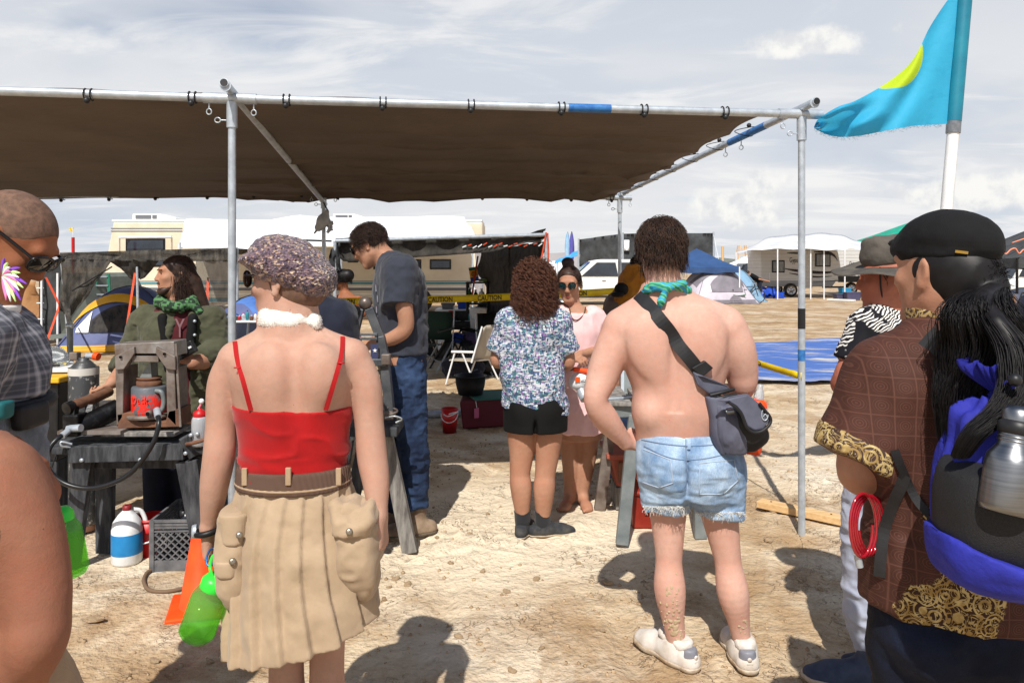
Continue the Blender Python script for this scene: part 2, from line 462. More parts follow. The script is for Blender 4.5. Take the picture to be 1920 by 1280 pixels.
def surface_nets(D, lo, h):
    s = D < 0
    c = [s[i:s.shape[0] - 1 + i, j:s.shape[1] - 1 + j, k:s.shape[2] - 1 + k] for i in (0, 1) for j in (0, 1) for k in (0, 1)]
    cnt = np.zeros(c[0].shape, np.int8)
    for q in c: cnt += q
    act = (cnt > 0) & (cnt < 8)
    I = np.argwhere(act); N = len(I)
    vid = np.full(act.shape, -1, np.int32); vid[act] = np.arange(N)
    off = np.array([(i, j, k) for i in (0, 1) for j in (0, 1) for k in (0, 1)])
    val = np.stack([D[I[:, 0] + o[0], I[:, 1] + o[1], I[:, 2] + o[2]] for o in off], 1).astype(float)
    acc = np.zeros((N, 3)); num = np.zeros(N)
    for a in range(8):
        for b in range(a + 1, 8):
            if np.abs(off[a] - off[b]).sum() != 1: continue
            va, vb = val[:, a], val[:, b]; m = (va < 0) != (vb < 0)
            t = np.where(m, va / np.where(m, va - vb, 1), 0)
            acc += np.where(m[:, None], off[a] + t[:, None] * (off[b] - off[a]), 0); num += m
    V = (I + acc / num[:, None]) * h + lo
    Q = []
    for axn in range(3):
        sl0 = [slice(None)] * 3; sl1 = [slice(None)] * 3
        sl0[axn] = slice(0, -1); sl1[axn] = slice(1, None)
        e = s[tuple(sl0)] != s[tuple(sl1)]
        b, c2 = (axn + 1) % 3, (axn + 2) % 3
        E = np.argwhere(e); E = E[(E[:, b] > 0) & (E[:, c2] > 0) & (E[:, b] < s.shape[b] - 1) & (E[:, c2] < s.shape[c2] - 1)]
        flip = s[tuple(E.T)]
        def cell(db, dc):
            q = E.copy(); q[:, b] += db; q[:, c2] += dc; return vid[tuple(q.T)]
        q = np.stack([cell(-1, -1), cell(0, -1), cell(0, 0), cell(-1, 0)], 1)
        q[~flip] = q[~flip][:, ::-1]
        Q.append(q)
    return V, np.concatenate(Q)
def vnormals(V, Q):
    f = np.cross(V[Q[:, 2]] - V[Q[:, 0]], V[Q[:, 3]] - V[Q[:, 1]])
    N = np.zeros_like(V)
    for a in range(3):
        for k in range(4): N[:, a] += np.bincount(Q[:, k], f[:, a], len(V))
    return N / (np.linalg.norm(N, axis=1, keepdims=True) + 1e-12)
def soft(name, prims, m, parent, h=.006, inf=0.0, cuts=(), hollow=0.0, disp=None, relax=1):
    V, Q = field_mesh(prims, h, inf, cuts, hollow)
    for _ in range(relax):        # one umbrella step takes the grid steps out
        cen = V[Q].mean(1); acc = np.zeros_like(V); n = np.zeros(len(V))
        for k in range(4):
            n += np.bincount(Q[:, k], minlength=len(V))
            for a in range(3): acc[:, a] += np.bincount(Q[:, k], cen[:, a], len(V))
        V = .45 * V + .55 * acc / np.maximum(n, 1)[:, None]
    if disp is not None:
        N = vnormals(V, Q); dd = disp(V, N)
        V = V + (N * dd[:, None] if dd.ndim == 1 else dd)
    o = mesh_np(name, V, Q, m, parent)
    o_fields[o.name] = (V, Q)
    return o
o_fields = {}
def bvh_of(*objs):
    Vs, Qs, n = [], [], 0
    for o in objs:
        V, Q = o_fields[o.name]; Vs.append(V); Qs.append(Q + n); n += len(V)
    return BVHTree.FromPolygons(np.concatenate(Vs).tolist(), np.concatenate(Qs).tolist())
def onto(bvh, px, py, off=.004, fallback=None):
    o = Vector((0, 0, EYE)); d = Vector(W(px, py, 1.0).tolist()) - o; d.normalize()
    hit, nr, _, _ = bvh.ray_cast(o, d)
    if hit is None: return np.array(fallback) if fallback is not None else None
    if nr.dot(d) > 0: nr = -nr
    return np.array(hit + nr * off)
def ribbon(bvh, pts, w, m, name, parent, off=.004, th=.003, n=10, D=None):
    P = arc([np.array((x, y, 0.)) for x, y in pts], n)
    C = [onto(bvh, p[0], p[1], off, W(p[0], p[1], D) if D else None) for p in P]; C = np.array([q for q in C if q is not None])
    for _ in range(2): C[1:-1] = (C[:-2] + 2 * C[1:-1] + C[2:]) / 4
    T = np.gradient(C, axis=0); T /= np.linalg.norm(T, axis=1, keepdims=True)
    view = C - A(0, 0, EYE); view /= np.linalg.norm(view, axis=1, keepdims=True)
    U = np.cross(T, view); U /= np.linalg.norm(U, axis=1, keepdims=True)
    g = np.stack([C - U * w / 2, C, C + U * w / 2], 1)
    mb = MB(); mb.grid(g, thick=-np.tile(np.repeat(view, 3, 0) * th, 1), sm=False); return mb.build(name, m, parent)
def strands(name, P, r, m, parent, r_end=.35, more=None):
    P = np.asarray(P, float); N, K, _ = P.shape
    T = np.gradient(P, axis=1); T /= np.linalg.norm(T, axis=2, keepdims=True) + 1e-9
    ref = RNG.normal(size=(N, 1, 3)); U = np.cross(T, ref); U /= np.linalg.norm(U, axis=2, keepdims=True) + 1e-9; B = np.cross(T, U)
    rr = (np.asarray(r) * np.linspace(1, r_end, K))[None, :, None] if np.isscalar(r) else (np.asarray(r)[:, None] * np.linspace(1, r_end, K)[None])[:, :, None]
    ring_ = [P + (U * math.cos(a) + B * math.sin(a)) * rr for a in (0, 2.094, 4.189)]
    V = np.stack(ring_, 2).reshape(-1, 3)
    base = (np.arange(N)[:, None] * K + np.arange(K - 1)[None]).reshape(-1, 1) * 3
    Q = np.concatenate([np.concatenate([base + a, base + (a + 1) % 3, base + 3 + (a + 1) % 3, base + 3 + a], 1) for a in range(3)])
    if more is not None:
        Q = np.concatenate([Q, more[1] + len(V)]); V = np.concatenate([V, more[0]])
    return mesh_np(name, V, Q, m, parent)
# helpers: people
class Body:
    def __init__(s, label, D, px, py_foot=None, cat='person', group=None, h=.006):
        s.D, s.s, s.h = D, F / D, h
        s.root = thing('person', label, cat, G(px, D), group)
    def J(s, x, y, dd=0.0): return W(x, y, s.D + dd)
    def r(s, px): return px / s.s
    def C(s, p, r1, q, r2, k=.03, **kw): return cone(s.J(*p), s.r(r1), s.J(*q), s.r(r2), k, **kw)
    def E(s, p, r, k=.03, M=None, **kw): return ell(s.J(*p), (s.r(r[0]), r[1], s.r(r[2])), M, k, **kw)
    def L(s, sec, k=.03, n=2.0):
        out = []
        for (y, cx, dd, rx, rd) in sec:
            p = s.J(cx, y, dd); out.append((p[2], p[0], p[1], s.r(rx), rd))
        return loft(out, k, n)
    def limb(s, pts, k=.03): # [(x,y,dd,r_px),...]
        q = np.array(arc([np.array(p, float) for p in pts], 5)); return [poly([s.J(*v[:3]) for v in q], q[:, 3] / s.s, k)]
    def soft(s, name, prims, m, **kw):
        kw.setdefault('h', s.h); return soft(name, prims, m, s.root, **kw)
def rotm(yaw, pitch=0, roll=0):
    return np.array(Matrix.Rotation(R(yaw), 3, 'Z') @ Matrix.Rotation(R(-pitch), 3, 'X') @ Matrix.Rotation(R(roll), 3, 'Y'))
class Head:
    def __init__(s, c_, yaw, pitch=0, roll=0, sz=1.0):
        s.c, s.M, s.sz = np.asarray(c_, float), rotm(yaw, pitch, roll), sz
    def p(s, x, y, z): return s.c + s.M @ (A(x, y, z) * s.sz)
    def pts(s, P): return s.c + (np.asarray(P, float) * s.sz) @ s.M.T
    def e(s, c_, r, k=.02, rot=None, **kw): return ell(s.p(*c_), np.array(r) * s.sz, s.M @ (rot if rot is not None else np.eye(3)), k * s.sz, **kw)
    def co(s, a, ra, b, rb, k=.015, **kw): return cone(s.p(*a), ra * s.sz, s.p(*b), rb * s.sz, k * s.sz, **kw)
    def prims(s, male=True, ears=True):
        j = 1.0 if male else .9
        P = [s.e((0, -.014, .032), (.075, .096, .083)), s.e((0, .03, -.03), (.062 * j, .064, .082), .03),
             s.co((-.05 * j, -.005, -.055), .019, (-.016, .066, -.098), .016, .03), s.co((.05 * j, -.005, -.055), .019, (.016, .066, -.098), .016, .03),
             s.co((-.014, .07, -.098), .015, (.014, .07, -.098), .015, .02),
             s.co((-.036, .077, .037), .012, (.036, .077, .037), .012, .02),
             s.e((-.04, .062, -.012), (.02, .018, .016), .025), s.e((.04, .062, -.012), (.02, .018, .016), .025),
             s.e((-.03, .094, .016), (.016, .013, .010), .014, sub=True), s.e((.03, .094, .016), (.016, .013, .010), .014, sub=True),
             s.e((-.03, .073, .015), (.0125, .0125, .0125), .004), s.e((.03, .073, .015), (.0125, .0125, .0125), .004),
             s.co((0, .084, .026), .008, (0, .107, -.020), .011, .012), s.e((-.011, .098, -.026), (.008, .011, .008), .008), s.e((.011, .098, -.026), (.008, .011, .008), .008),
             s.e((0, .087, -.055), (.021, .012, .0065), .008), s.e((0, .085, -.067), (.019, .012, .0075), .008),
             s.e((0, .1, -.0608), (.02, .012, .0016), .003, sub=True)]
        if ears:
            for sd in (-1, 1):
                rt = np.array(Matrix.Rotation(sd * .35, 3, 'Z') @ Matrix.Rotation(.25, 3, 'X'))
                P += [s.e((sd * .079, -.012, .002), (.007, .019, .031), .006, rt), s.e((sd * .086, -.008, .004), (.006, .010, .019), .005, rt, sub=True), s.e((sd * .080, -.006, -.026), (.006, .010, .010), .006)]
        return P
def hand(w, d, n, u, curl=(35, 45, 30), sz=1.0, thumb=(.6, .5), spread=.12, tcurl=30):
    d, n, u = (np.asarray(v, float) / np.linalg.norm(v) for v in (d, n, u))
    u = u - d * d.dot(u); u /= np.linalg.norm(u); n = n - d * d.dot(n) - u * u.dot(n); n /= np.linalg.norm(n)
    P = []; q = sz
    for i, (off, ln) in enumerate(((.028, .92), (.0095, 1.0), (-.0095, .94), (-.027, .76))):
        kn = w + d * (.088 - .004 * abs(i - 1)) * q + u * off * q
        P.append(cone(w + u * off * .55 * q, .0165 * q, kn, .0115 * q, .016 * q))
        dr, p = d + u * off * spread * 18, kn; dr = dr / np.linalg.norm(dr)
        ang = 0
        for sl, cu, r0, r1 in ((.044, curl[0], .0098, .0088), (.027, curl[1], .0088, .0080), (.021, curl[2], .0080, .0066)):
            ang += cu + 4 * i
            dv = dr * math.cos(R(ang)) + n * math.sin(R(ang)); e = p + dv * sl * ln * q
            P.append(cone(p, r0 * q, e, r1 * q, .003)); p = e
    b0 = w + d * .018 * q + u * .022 * q + n * .006 * q; b1 = b0 + (d * thumb[1] + u * thumb[0] + n * .35) * .048 * q
    b2 = b1 + (d * math.cos(R(tcurl)) + n * math.sin(R(tcurl)) * .8 - u * .1) * .033 * q; b3 = b2 + (d * .8 + n * .5 - u * .25) * .026 * q
    P += [cone(b0, .0165 * q, b1, .0125 * q, .015 * q), cone(b1, .0118 * q, b2, .0102 * q, .004), cone(b2, .0102 * q, b3, .0080 * q, .004)]
    return P
def foot_prims(ank, heading, ln=.27, bare=False, wd=1.0):
    d = np.array((heading[0], heading[1], 0.)); d /= np.linalg.norm(d); sd = np.array((d[1], -d[0], 0))
    g = np.array((ank[0], ank[1], 0.)); hl = g - d * ln * .22; up = A(0, 0, 1)
    q = ln / .27 * wd
    r = .8 if bare else 1.0
    P = [cone(hl + up * .036, .036 * q * r, g + up * .042 + d * .03, .040 * q * r, .03), cone(g + up * .042 + d * .02, .040 * q * r, g + d * ln * .48 + up * .024, .040 * q * r, .03),
         cone(g + d * ln * .45 + sd * .018 + up * .022, .030 * q * r, g + d * ln * .70 + sd * .012 + up * .018, .024 * q * r, .03), cone(g + d * ln * .45 - sd * .018 + up * .022, .030 * q * r, g + d * ln * .66 - sd * .016 + up * .016, .022 * q * r, .03),
         cone(g + up * .03, .036 * q * r, np.array(ank) + up * .03, .035 * q * r, .03)]
    if bare:
        for i, (o, l) in enumerate(((.030, .76), (.014, .74), (0, .71), (-.014, .68), (-.027, .63))):
            P.append(cone(g + d * ln * .55 + sd * o + up * .012, .010, g + d * ln * l + sd * o * 1.1 + up * .009, .0085, .004))
    return P
def folds(amp, fx, fy, fz, seed=1, sharp=1.6):
    def f(P, N):
        q = fbm(P * A(fx, fy, fz), 3, seed)
        return amp * (1 - np.abs(q) * sharp)
    return f
def cap_dirs(n, zmin=-.2, back=None):
    i = np.arange(n) + .5; z = 1 - (1 - zmin) * i / n; a = i * 2.399963
    q = np.sqrt(1 - z * z); return np.stack([q * np.cos(a), q * np.sin(a), z], 1)
SKULL_C, SKULL_R = A(0, -.014, .032), A(.075, .096, .083)
# materials
def skin_mat(name, c1, c2, rough=.62, spots=None):
    t = NT(name)
    col = t.mix(t.rng(t.noise(5, 6, .65), .32, .70), c1, c2)
    col = t.mix(t.math('MULTIPLY', t.rng(t.noise(16, 5, .65), .45, .8), .5), col, (c1[0] * .95, c1[1] * .66, c1[2] * .6))
    col = t.mix(t.math('MULTIPLY', t.rng(t.noise(55, 3, .6), .42, .7), .42), col, tuple(q * .74 for q in c1))
    col = t.mix(t.rng(t.vor(20, rnd=1), .035, .02), col, tuple(q * .42 for q in c1)) if spots else col
    t.bump(t.math('ADD', t.noise(260, 3, .6), t.math('MULTIPLY', t.noise(34, 4, .6), 2.2)), .22, .003)
    return t.fin(col, rough, spec=.22, sss=.10)
M_skin_pale = skin_mat('skin_pale', S(188, 152, 134), S(174, 132, 112), spots=1)
M_skin_pink = skin_mat('skin_pink', S(206, 168, 152), S(190, 142, 124), spots=1)
M_skin_tan = skin_mat('skin_tan', S(178, 136, 112), S(160, 112, 88))
M_skin_sunburnt = skin_mat('skin_sunburnt', S(150, 104, 82), S(130, 84, 66), spots=1)
M_skin_brown = skin_mat('skin_brown', S(158, 104, 74), S(134, 82, 56))
M_skin_ruddy = skin_mat('skin_ruddy', S(176, 116, 94), S(152, 88, 72))
def hair_mat(name, c1, c2, rough=.5):
    t = NT(name)
    col = t.mix(t.rng(t.noise(38, 4, .6), .35, .7), c1, c2)
    return t.fin(col, rough, spec=.3)
M_hair_brown = hair_mat('hair_brown', S(42, 30, 24), S(74, 52, 40))
M_hair_red = hair_mat('hair_auburn', S(66, 40, 30), S(110, 70, 52), .5)
M_hair_dark = hair_mat('hair_dark', S(38, 27, 23), S(66, 46, 38))
M_hair_black = hair_mat('hair_black', S(13, 11, 12), S(26, 23, 25), .5)
M_stubble = mat('stubble', S(88, 66, 54), S(120, 90, 74), 60, rough=.8, bump=.3, bscale=500)
def fabric(name, c1, c2=None, scale=9, weave=700, bump=.25, rough=.85, sheen=.15, **kw):
    t = NT(name)
    col = t.mix(t.rng(t.noise(scale, 5, .6), .3, .7), c1, c2 if c2 else tuple(q * .86 for q in c1))
    w = t.math('ADD', t.wave(weave / 6.28, 0, None, 'X'), t.wave(weave / 6.28, 0, None, 'Z'))
    t.bump(t.math('ADD', t.math('MULTIPLY', w, .3), t.noise(34, 4, .6)), bump, .004)
    return t.fin(col, rough, spec=.25, sheen=sheen, **kw)
M_red_jersey = fabric('red_jersey', S(170, 5, 11), S(150, 3, 8), rough=.75)
M_khaki = fabric('khaki_cotton', S(178, 156, 130), S(160, 138, 112), 12)
M_khaki_trim = fabric('khaki_trim', S(176, 152, 124), S(160, 136, 108), 12)
M_belt = None
t = NT('brown_ribbed_belt')
w_ = t.wave(110, 0, None, 'X', prof='SIN')
t.bump(w_, .6, .003)
M_belt = t.fin(t.mix(w_, S(62, 40, 30), S(120, 92, 76)), .7)
# tweed of the knitted cap
t = NT('speckled_tweed')
vv = t.map((1, 1, 1.25))
cc = t.vor(150, 'Color', vv)
sx = t.sep(cc)
col = t.ramp(sx[0], [(0, S(38, 30, 40)), (.22, S(84, 72, 92)), (.42, S(122, 100, 110)), (.58, S(60, 50, 66)), (.70, S(150, 122, 116)), (.82, S(196, 168, 140)), (.90, S(92, 78, 84)), (.96, S(226, 204, 178))], True)
col = t.mix(.35, col, t.ramp(t.noise(90, 3, .7), [(.35, S(52, 42, 54)), (.55, S(118, 96, 104)), (.68, S(190, 160, 134))]))
t.bump(t.vor(150, 'Distance', vv), .9, .006)
M_tweed = t.fin(col, .95, spec=.1, sheen=.3)
M_fur = mat('white_fur', S(238, 236, 230), S(222, 218, 210), 30, rough=.9, spec=.1)
def denim(name, dark, light, k=(.3, .7), sc=5):
    t = NT(name)
    col = t.mix(t.rng(t.noise(sc, 6, .62, t.map((1, 1, .7))), *k), dark, light)
    col = t.mix(t.math('MULTIPLY', t.rng(t.noise(420, 2, .5, t.map((1, 1, .25))), .35, .65), .35), col, tuple(q * .6 for q in dark))
    t.bump(t.math('ADD', t.noise(300, 2, .5), t.math('MULTIPLY', t.noise(26, 4, .6), 2.0)), .3, .004)
    return t.fin(col, .85, spec=.2)
M_denim_pale = denim('pale_denim', S(112, 142, 178), S(182, 204, 226), (.36, .62), 8)
M_denim_mid = denim('blue_denim', S(22, 33, 56), S(60, 82, 118), (.38, .72), 5)
M_denim_dark = denim('dark_denim', S(15, 19, 32), S(32, 40, 62), (.4, .75), 5)
M_denim_grey = denim('grey_denim', S(104, 112, 124), S(156, 164, 176), (.35, .7), 9)
M_thread = fabric('pale_thread', S(226, 226, 222))
M_black_cloth = fabric('black_cloth', S(13, 13, 14), S(20, 20, 22), sheen=.0)
M_black_shorts = fabric('black_stretch', S(9, 9, 10), S(14, 14, 15), rough=.8, sheen=0)
M_black_nylon = mat('black_nylon', S(22, 22, 24), S(32, 32, 35), 20, rough=.55, bump=.15, bscale=500)
M_grey_nylon = mat('grey_nylon', S(92, 94, 110), S(80, 82, 98), 16, rough=.7, bump=.2, bscale=420)
M_navy_cloth = fabric('navy_cloth', S(20, 24, 38), S(28, 33, 50))
M_grey_tee = fabric('grey_tee', S(42, 46, 57), S(54, 58, 70), 5)
M_pink = fabric('pink_cotton', S(236, 196, 196), S(222, 178, 180), 10)
M_maroon = fabric('maroon_cotton', S(80, 22, 28), S(66, 16, 22))
M_olive = fabric('olive_canvas', S(62, 64, 48), S(82, 82, 62), 7)
M_ochre = fabric('ochre_cloth', S(172, 112, 30), S(146, 90, 22), 8)
M_greybrown = fabric('grey_brown_cloth', S(104, 90, 84), S(90, 78, 72))
M_pants_grey = fabric('pale_grey_cotton', S(168, 174, 190), S(150, 156, 174), 8)
M_tan_pants = fabric('tan_cotton', S(164, 140, 112), S(148, 124, 98))
M_teal_top = fabric('dark_top', S(30, 30, 36), S(40, 40, 48))
M_white_cotton = fabric('white_cotton', S(226, 226, 224), S(206, 206, 204))
t = NT('grey_plaid')
a = t.math('MULTIPLY', t.rng(t.wave(6.0, 0, t.map((1, 1, 1), rot=(0, 0, .7)), 'X'), .8, .95), .5); b = t.math('MULTIPLY', t.rng(t.wave(6.0, 0, None, 'Z'), .82, .95), .3)
a2 = t.math('MULTIPLY', t.rng(t.wave(18.0, 0, t.map((1, 1, 1), rot=(0, 0, .7)), 'X'), .8, .95), .25); b2 = t.math('MULTIPLY', t.rng(t.wave(18.0, 0, None, 'Z'), .8, .95), .15)
f_ = t.math('ADD', t.math('ADD', a, b), t.math('ADD', a2, b2), True)
t.bump(t.noise(30, 4, .6), .3, .006)
M_plaid = t.fin(t.mix(f_, t.mix(t.noise(6), S(66, 70, 82), S(86, 88, 98)), S(170, 170, 178)), .85)
# print of small blocks and strokes: teal, violet, white
t = NT('block_print_cotton')
v1 = t.map((1, 1, 1)); s1 = t.sep(t.vor(52, 'Color', v1, metric='CHEBYCHEV'))
v2 = t.map((1.6, 1, .55), rot=(0, .2, 0)); s2 = t.sep(t.vor(96, 'Color', v2, metric='MANHATTAN'))
v3 = t.map((.5, 1, 2.2)); s3 = t.sep(t.vor(92, 'Color', v3, metric='CHEBYCHEV'))
col = t.ramp(s1[0], [(0, S(150, 158, 176)), (.2, S(62, 92, 112)), (.38, S(184, 186, 196)), (.55, S(88, 106, 146)), (.68, S(160, 150, 178)), (.84, S(70, 102, 110))], True)
col = t.mix(t.rng(s2[1], .62, .63), col, t.ramp(s2[0], [(0, S(46, 62, 96)), (.35, S(196, 198, 204)), (.6, S(136, 90, 150)), (.8, S(56, 104, 120))], True))
col = t.mix(t.rng(s3[2], .66, .67), col, t.ramp(s3[0], [(0, S(200, 202, 208)), (.45, S(66, 78, 112)), (.75, S(84, 136, 140))], True))
t.bump(t.noise(30, 4, .6), .3, .006)
M_print = t.fin(col, .8, spec=.2)
# zebra leaves on black
t = NT('zebra_leaf_print')
wv = t.wave(30, 6, t.map((1, 1, 1.1), rot=(0, .6, 0)), 'Z', dscale=1.2, detail=1)
msk = t.rng(t.noise(11, 2, .5), .44, .46)
col = t.mix(t.math('MULTIPLY', t.rng(wv, .5, .56), msk), S(22, 22, 28), S(214, 212, 208))
M_zebra = t.fin(col, .8, spec=.2)
# brown shirting with a line grid of rings; gold block print
def gold_print(t, base_vec):
    n1 = t.vor(26, 'Distance', base_vec); rings = t.wave(3.6, 0, None)
    sw = t.math('SINE', t.math('MULTIPLY', n1, 30.0))
    n2 = t.noise(30, 2, .5, base_vec, 1.6); sw2 = t.math('SINE', t.math('MULTIPLY', n2, 44.0))
    f = t.math('MAXIMUM', t.rng(sw, .2, .6), t.rng(sw2, .45, .75))
    return t.mix(f, S(58, 36, 25), t.mix(t.rng(t.noise(40), .4, .6), S(146, 118, 66), S(188, 166, 112)))
t = NT('brown_ring_print')
o3 = t.sep()
def lines(ax_, p, w): return t.rng(t.math('ABSOLUTE', t.math('SUBTRACT', t.math('FRACT', t.math('MULTIPLY', ax_, p)), .5)), .5 - w, .5 - w * .4)
g1 = t.math('MAXIMUM', lines(o3[0], 24, .045), lines(o3[2], 24, .045))
cx_ = t.math('SUBTRACT', t.math('FRACT', t.math('MULTIPLY', o3[0], 24)), .5); cz_ = t.math('SUBTRACT', t.math('FRACT', t.math('MULTIPLY', o3[2], 24)), .5)
rad = t.math('SQRT', t.math('ADD', t.math('MULTIPLY', cx_, cx_), t.math('MULTIPLY', cz_, cz_)))
rr = t.math('MULTIPLY', t.rng(t.math('SINE', t.math('MULTIPLY', rad, 52)), .5, .9), t.rng(rad, .40, .38))
base = t.mix(t.rng(t.noise(5), .3, .7), S(62, 37, 30), S(74, 45, 37))
base = t.mix(t.math('MULTIPLY', t.math('MAXIMUM', g1, rr), .17), base, S(150, 104, 86))
t.bump(t.noise(22, 4, .6), .3, .01)
SHIRT_NT, SHIRT_BASE = t, base
t2 = NT('gold_block_print'); t2.bump(t2.noise(80), .2, .003)
M_gold = t2.fin(gold_print(t2, t2.tc.outputs['Object']), .7)
M_blue_nylon = mat('blue_ripstop', S(40, 46, 158), S(28, 32, 128), 7, rough=.8, bump=.4, bscale=30, bdist=.01)
M_mesh_black = mat('black_mesh', S(20, 20, 22), S(34, 34, 36), 340, rough=.7, bump=.5, bscale=400)
M_steel = mat('brushed_steel', S(150, 151, 153), S(126, 128, 131), 4, rough=.34, metal=1, stretch=(1, 1, 60))
M_gold_metal = mat('gold_bar', S(200, 160, 80), rough=.3, metal=1)
M_lens = mat('dark_lens', S(14, 13, 14), rough=.06, spec=.8)
M_frame_black = mat('black_frame', S(16, 15, 15), rough=.25)
M_frame_metal = mat('dark_metal_frame', S(60, 48, 40), rough=.3, metal=.8)
M_sneaker = mat('dusty_white_leather', S(216, 210, 204), S(190, 178, 164), 14, rough=.6, bump=.3, bscale=60)
M_sneaker_grey = mat('grey_trim', S(128, 130, 140), S(112, 112, 120), 16, rough=.5)
M_sole = mat('dusty_sole', S(196, 184, 168), S(160, 138, 110), 20, rough=.9)
M_shoe_dark = mat('dusty_black_suede', S(44, 46, 50), S(84, 80, 74), 16, lo=.45, hi=.8, rough=.9, bump=.3)
M_shoe_brown = mat('dusty_brown_boot', S(108, 88, 72), S(150, 130, 108), 12, rough=.9, bump=.3)
M_shoe_blue = mat('blue_grey_shoe', S(48, 56, 76), S(66, 74, 92), 16, rough=.85, bump=.3)
M_sole_dark = mat('dark_sole', S(70, 62, 54), S(110, 96, 80), 20, rough=.9)
M_sock = fabric('black_sock', S(30, 31, 35), S(44, 44, 48))
M_felt_grey = mat('worn_grey_felt', S(98, 92, 84), S(70, 66, 62), 12, rough=.95, bump=.4, bscale=90)
M_watch = mat('watch_strap', S(18, 18, 20), rough=.5)
# the ground
def axis(segs):
    out = [segs[0][0]]
    for a, b, st in segs:
        n = max(1, int(round((b - a) / st))); out += list(np.linspace(a, b, n + 1)[1:])
    return np.array(out)
gx = axis([(-2600, -400, 550), (-400, -60, 40), (-60, -14, 3), (-14, -3.4, .25), (-3.4, 3.4, .03), (3.4, 14, .25), (14, 60, 3), (60, 400, 40), (400, 2600, 550)])
gy = axis([(-60, -6, 6), (-6, 1.6, .4), (1.6, 6.4, .026), (6.4, 12, .07), (12, 26, .25), (26, 60, 1.2), (60, 400, 30), (400, 4600, 600)])
GX, GY = np.meshgrid(gx, gy, indexing='ij')
P2 = np.stack([GX.ravel(), GY.ravel(), np.zeros(GX.size)], 1)
def ground_h(P):
    P = np.asarray(P, float).copy(); P[:, 2] = 0
    near = np.clip((24 - P[:, 1]) / 10, 0, 1) * np.clip((16 - np.abs(P[:, 0])) / 6, 0, 1)
    lump = fbm(P * 1.6, 2, 3) * .010 + fbm(P * 5.0, 3, 9) * .006
    patch = np.clip(fbm(P * 1.15 + 5, 2, 21) * 1.6 - .15, 0, 1)          # rough, trodden patches
    rough_ = (1 - np.abs(fbm(P * 11, 3, 31))) ** 3 * .024 + np.maximum(0, vnoise(P * 26, 41)) ** 2 * .034
    foot = -np.maximum(0, vnoise(P * A(6, 3.2, 1), 55) - .45) * .05
    return near * (lump + patch * (rough_ - .004) + foot - .006)
GZ = ground_h(P2)
def heap(P, x, y, r, h): return h * np.exp(-((P[:, 0] - x) ** 2 + (P[:, 1] - y) ** 2) / (r * r))
GZ = GZ + heap(P2, *W(1085, 985, 4.70)[:2], .16, .035) * (1 + .5 * vnoise(P2 * 30, 5)) + heap(P2, *W(1060, 1000, 4.55)[:2], .10, .02)
nx_, ny_ = GX.shape
idx = np.arange(nx_ * ny_).reshape(nx_, ny_)
GQ = np.stack([idx[:-1, :-1], idx[1:, :-1], idx[1:, 1:], idx[:-1, 1:]], -1).reshape(-1, 4)
t = NT('dry_lakebed')
big = t.noise(.55, 5, .6); med = t.noise(2.6, 7, .62, None, .3); fin_ = t.noise(30, 6, .65)
col = t.mix(t.rng(med, .36, .62), S(166, 139, 107), S(206, 186, 156))
col = t.mix(t.math('MULTIPLY', t.rng(big, .46, .66), .75), col, S(229, 219, 201))
col = t.mix(t.math('MULTIPLY', t.rng(t.noise(1.3, 6, .6, t.map((1, .6, 1), (4, 2, 0))), .54, .72), .7), col, S(156, 126, 92))
col = t.mix(t.math('MULTIPLY', t.rng(fin_, .52, .75), .45), col, S(150, 122, 90))
col = t.mix(t.math('MULTIPLY', t.rng(t.noise(110, 4, .6), .58, .75), .4), col, S(232, 218, 190))
trk = t.noise(1.0, 4, .6, t.map((.16, 1.0, 1)))
sp_ = t.sep()
far_ = t.rng(sp_[1], 9, 16)
col = t.mix(t.math('MULTIPLY', far_, t.math('MULTIPLY', t.rng(trk, .50, .66), .75)), col, S(150, 120, 88))
prt_ = t.rng(t.noise(1.7, 9, .68, t.map((1, 1, 1), (9, 3, 0)), .5), .50, .58)
col = t.mix(t.math('MULTIPLY', prt_, .55), col, S(158, 128, 94))
col = t.mix(t.math('MULTIPLY', far_, t.math('MULTIPLY', t.rng(t.noise(.9, 6, .65, t.map((.5, 1.6, 1))), .40, .66), .55)), col, S(150, 116, 78))
wv_ = t.n.new('ShaderNodeVectorMath'); wv_.operation = 'ADD'; t.l.new(t.tc.outputs['Object'], wv_.inputs[0]); t.l.new(t.noise(5, 4, .6, None, 0, 'Color'), wv_.inputs[1])
pw_ = t.sep(); dx_ = t.math('MULTIPLY', t.math('ADD', pw_[0], .12), .85); dy_2 = t.math('SUBTRACT', pw_[1], 4.7)
pd_ = t.math('ADD', t.math('SQRT', t.math('ADD', t.math('MULTIPLY', dx_, dx_), t.math('MULTIPLY', dy_2, dy_2))), t.math('MULTIPLY', t.noise(2.2, 6, .65), 1.3))
col = t.mix(t.math('MULTIPLY', t.rng(pd_, 1.9, 1.35), .75), col, S(226, 212, 188))
crk = t.math('MULTIPLY', t.rng(t.vor(3.4, 'Distance', wv_.outputs[0], 'DISTANCE_TO_EDGE'), .022, .004), t.rng(t.noise(1.4, 3, .5), .50, .60))
col = t.mix(t.math('MULTIPLY', crk, .6), col, S(112, 84, 58))
hgt = t.math('ADD', t.math('ADD', t.math('MULTIPLY', t.noise(11, 6, .58), 1.0), t.math('MULTIPLY', t.noise(70, 4, .6), .22)), t.math('MULTIPLY', t.vor(34, 'Distance'), .18))
t.bump(t.math('SUBTRACT', hgt, t.math('MULTIPLY', crk, .5)), .8, .05)
M_ground = t.fin(col, .95, spec=.12)
M_clod = mat('mud_clod', S(150, 126, 98), S(188, 164, 134), 14, rough=.95, bump=.6, bscale=45, bdist=.012, spec=.1)
V_ = P2.copy(); V_[:, 2] = GZ
ground = tag(mesh_np('ground', V_, GQ, M_ground), kind='structure')
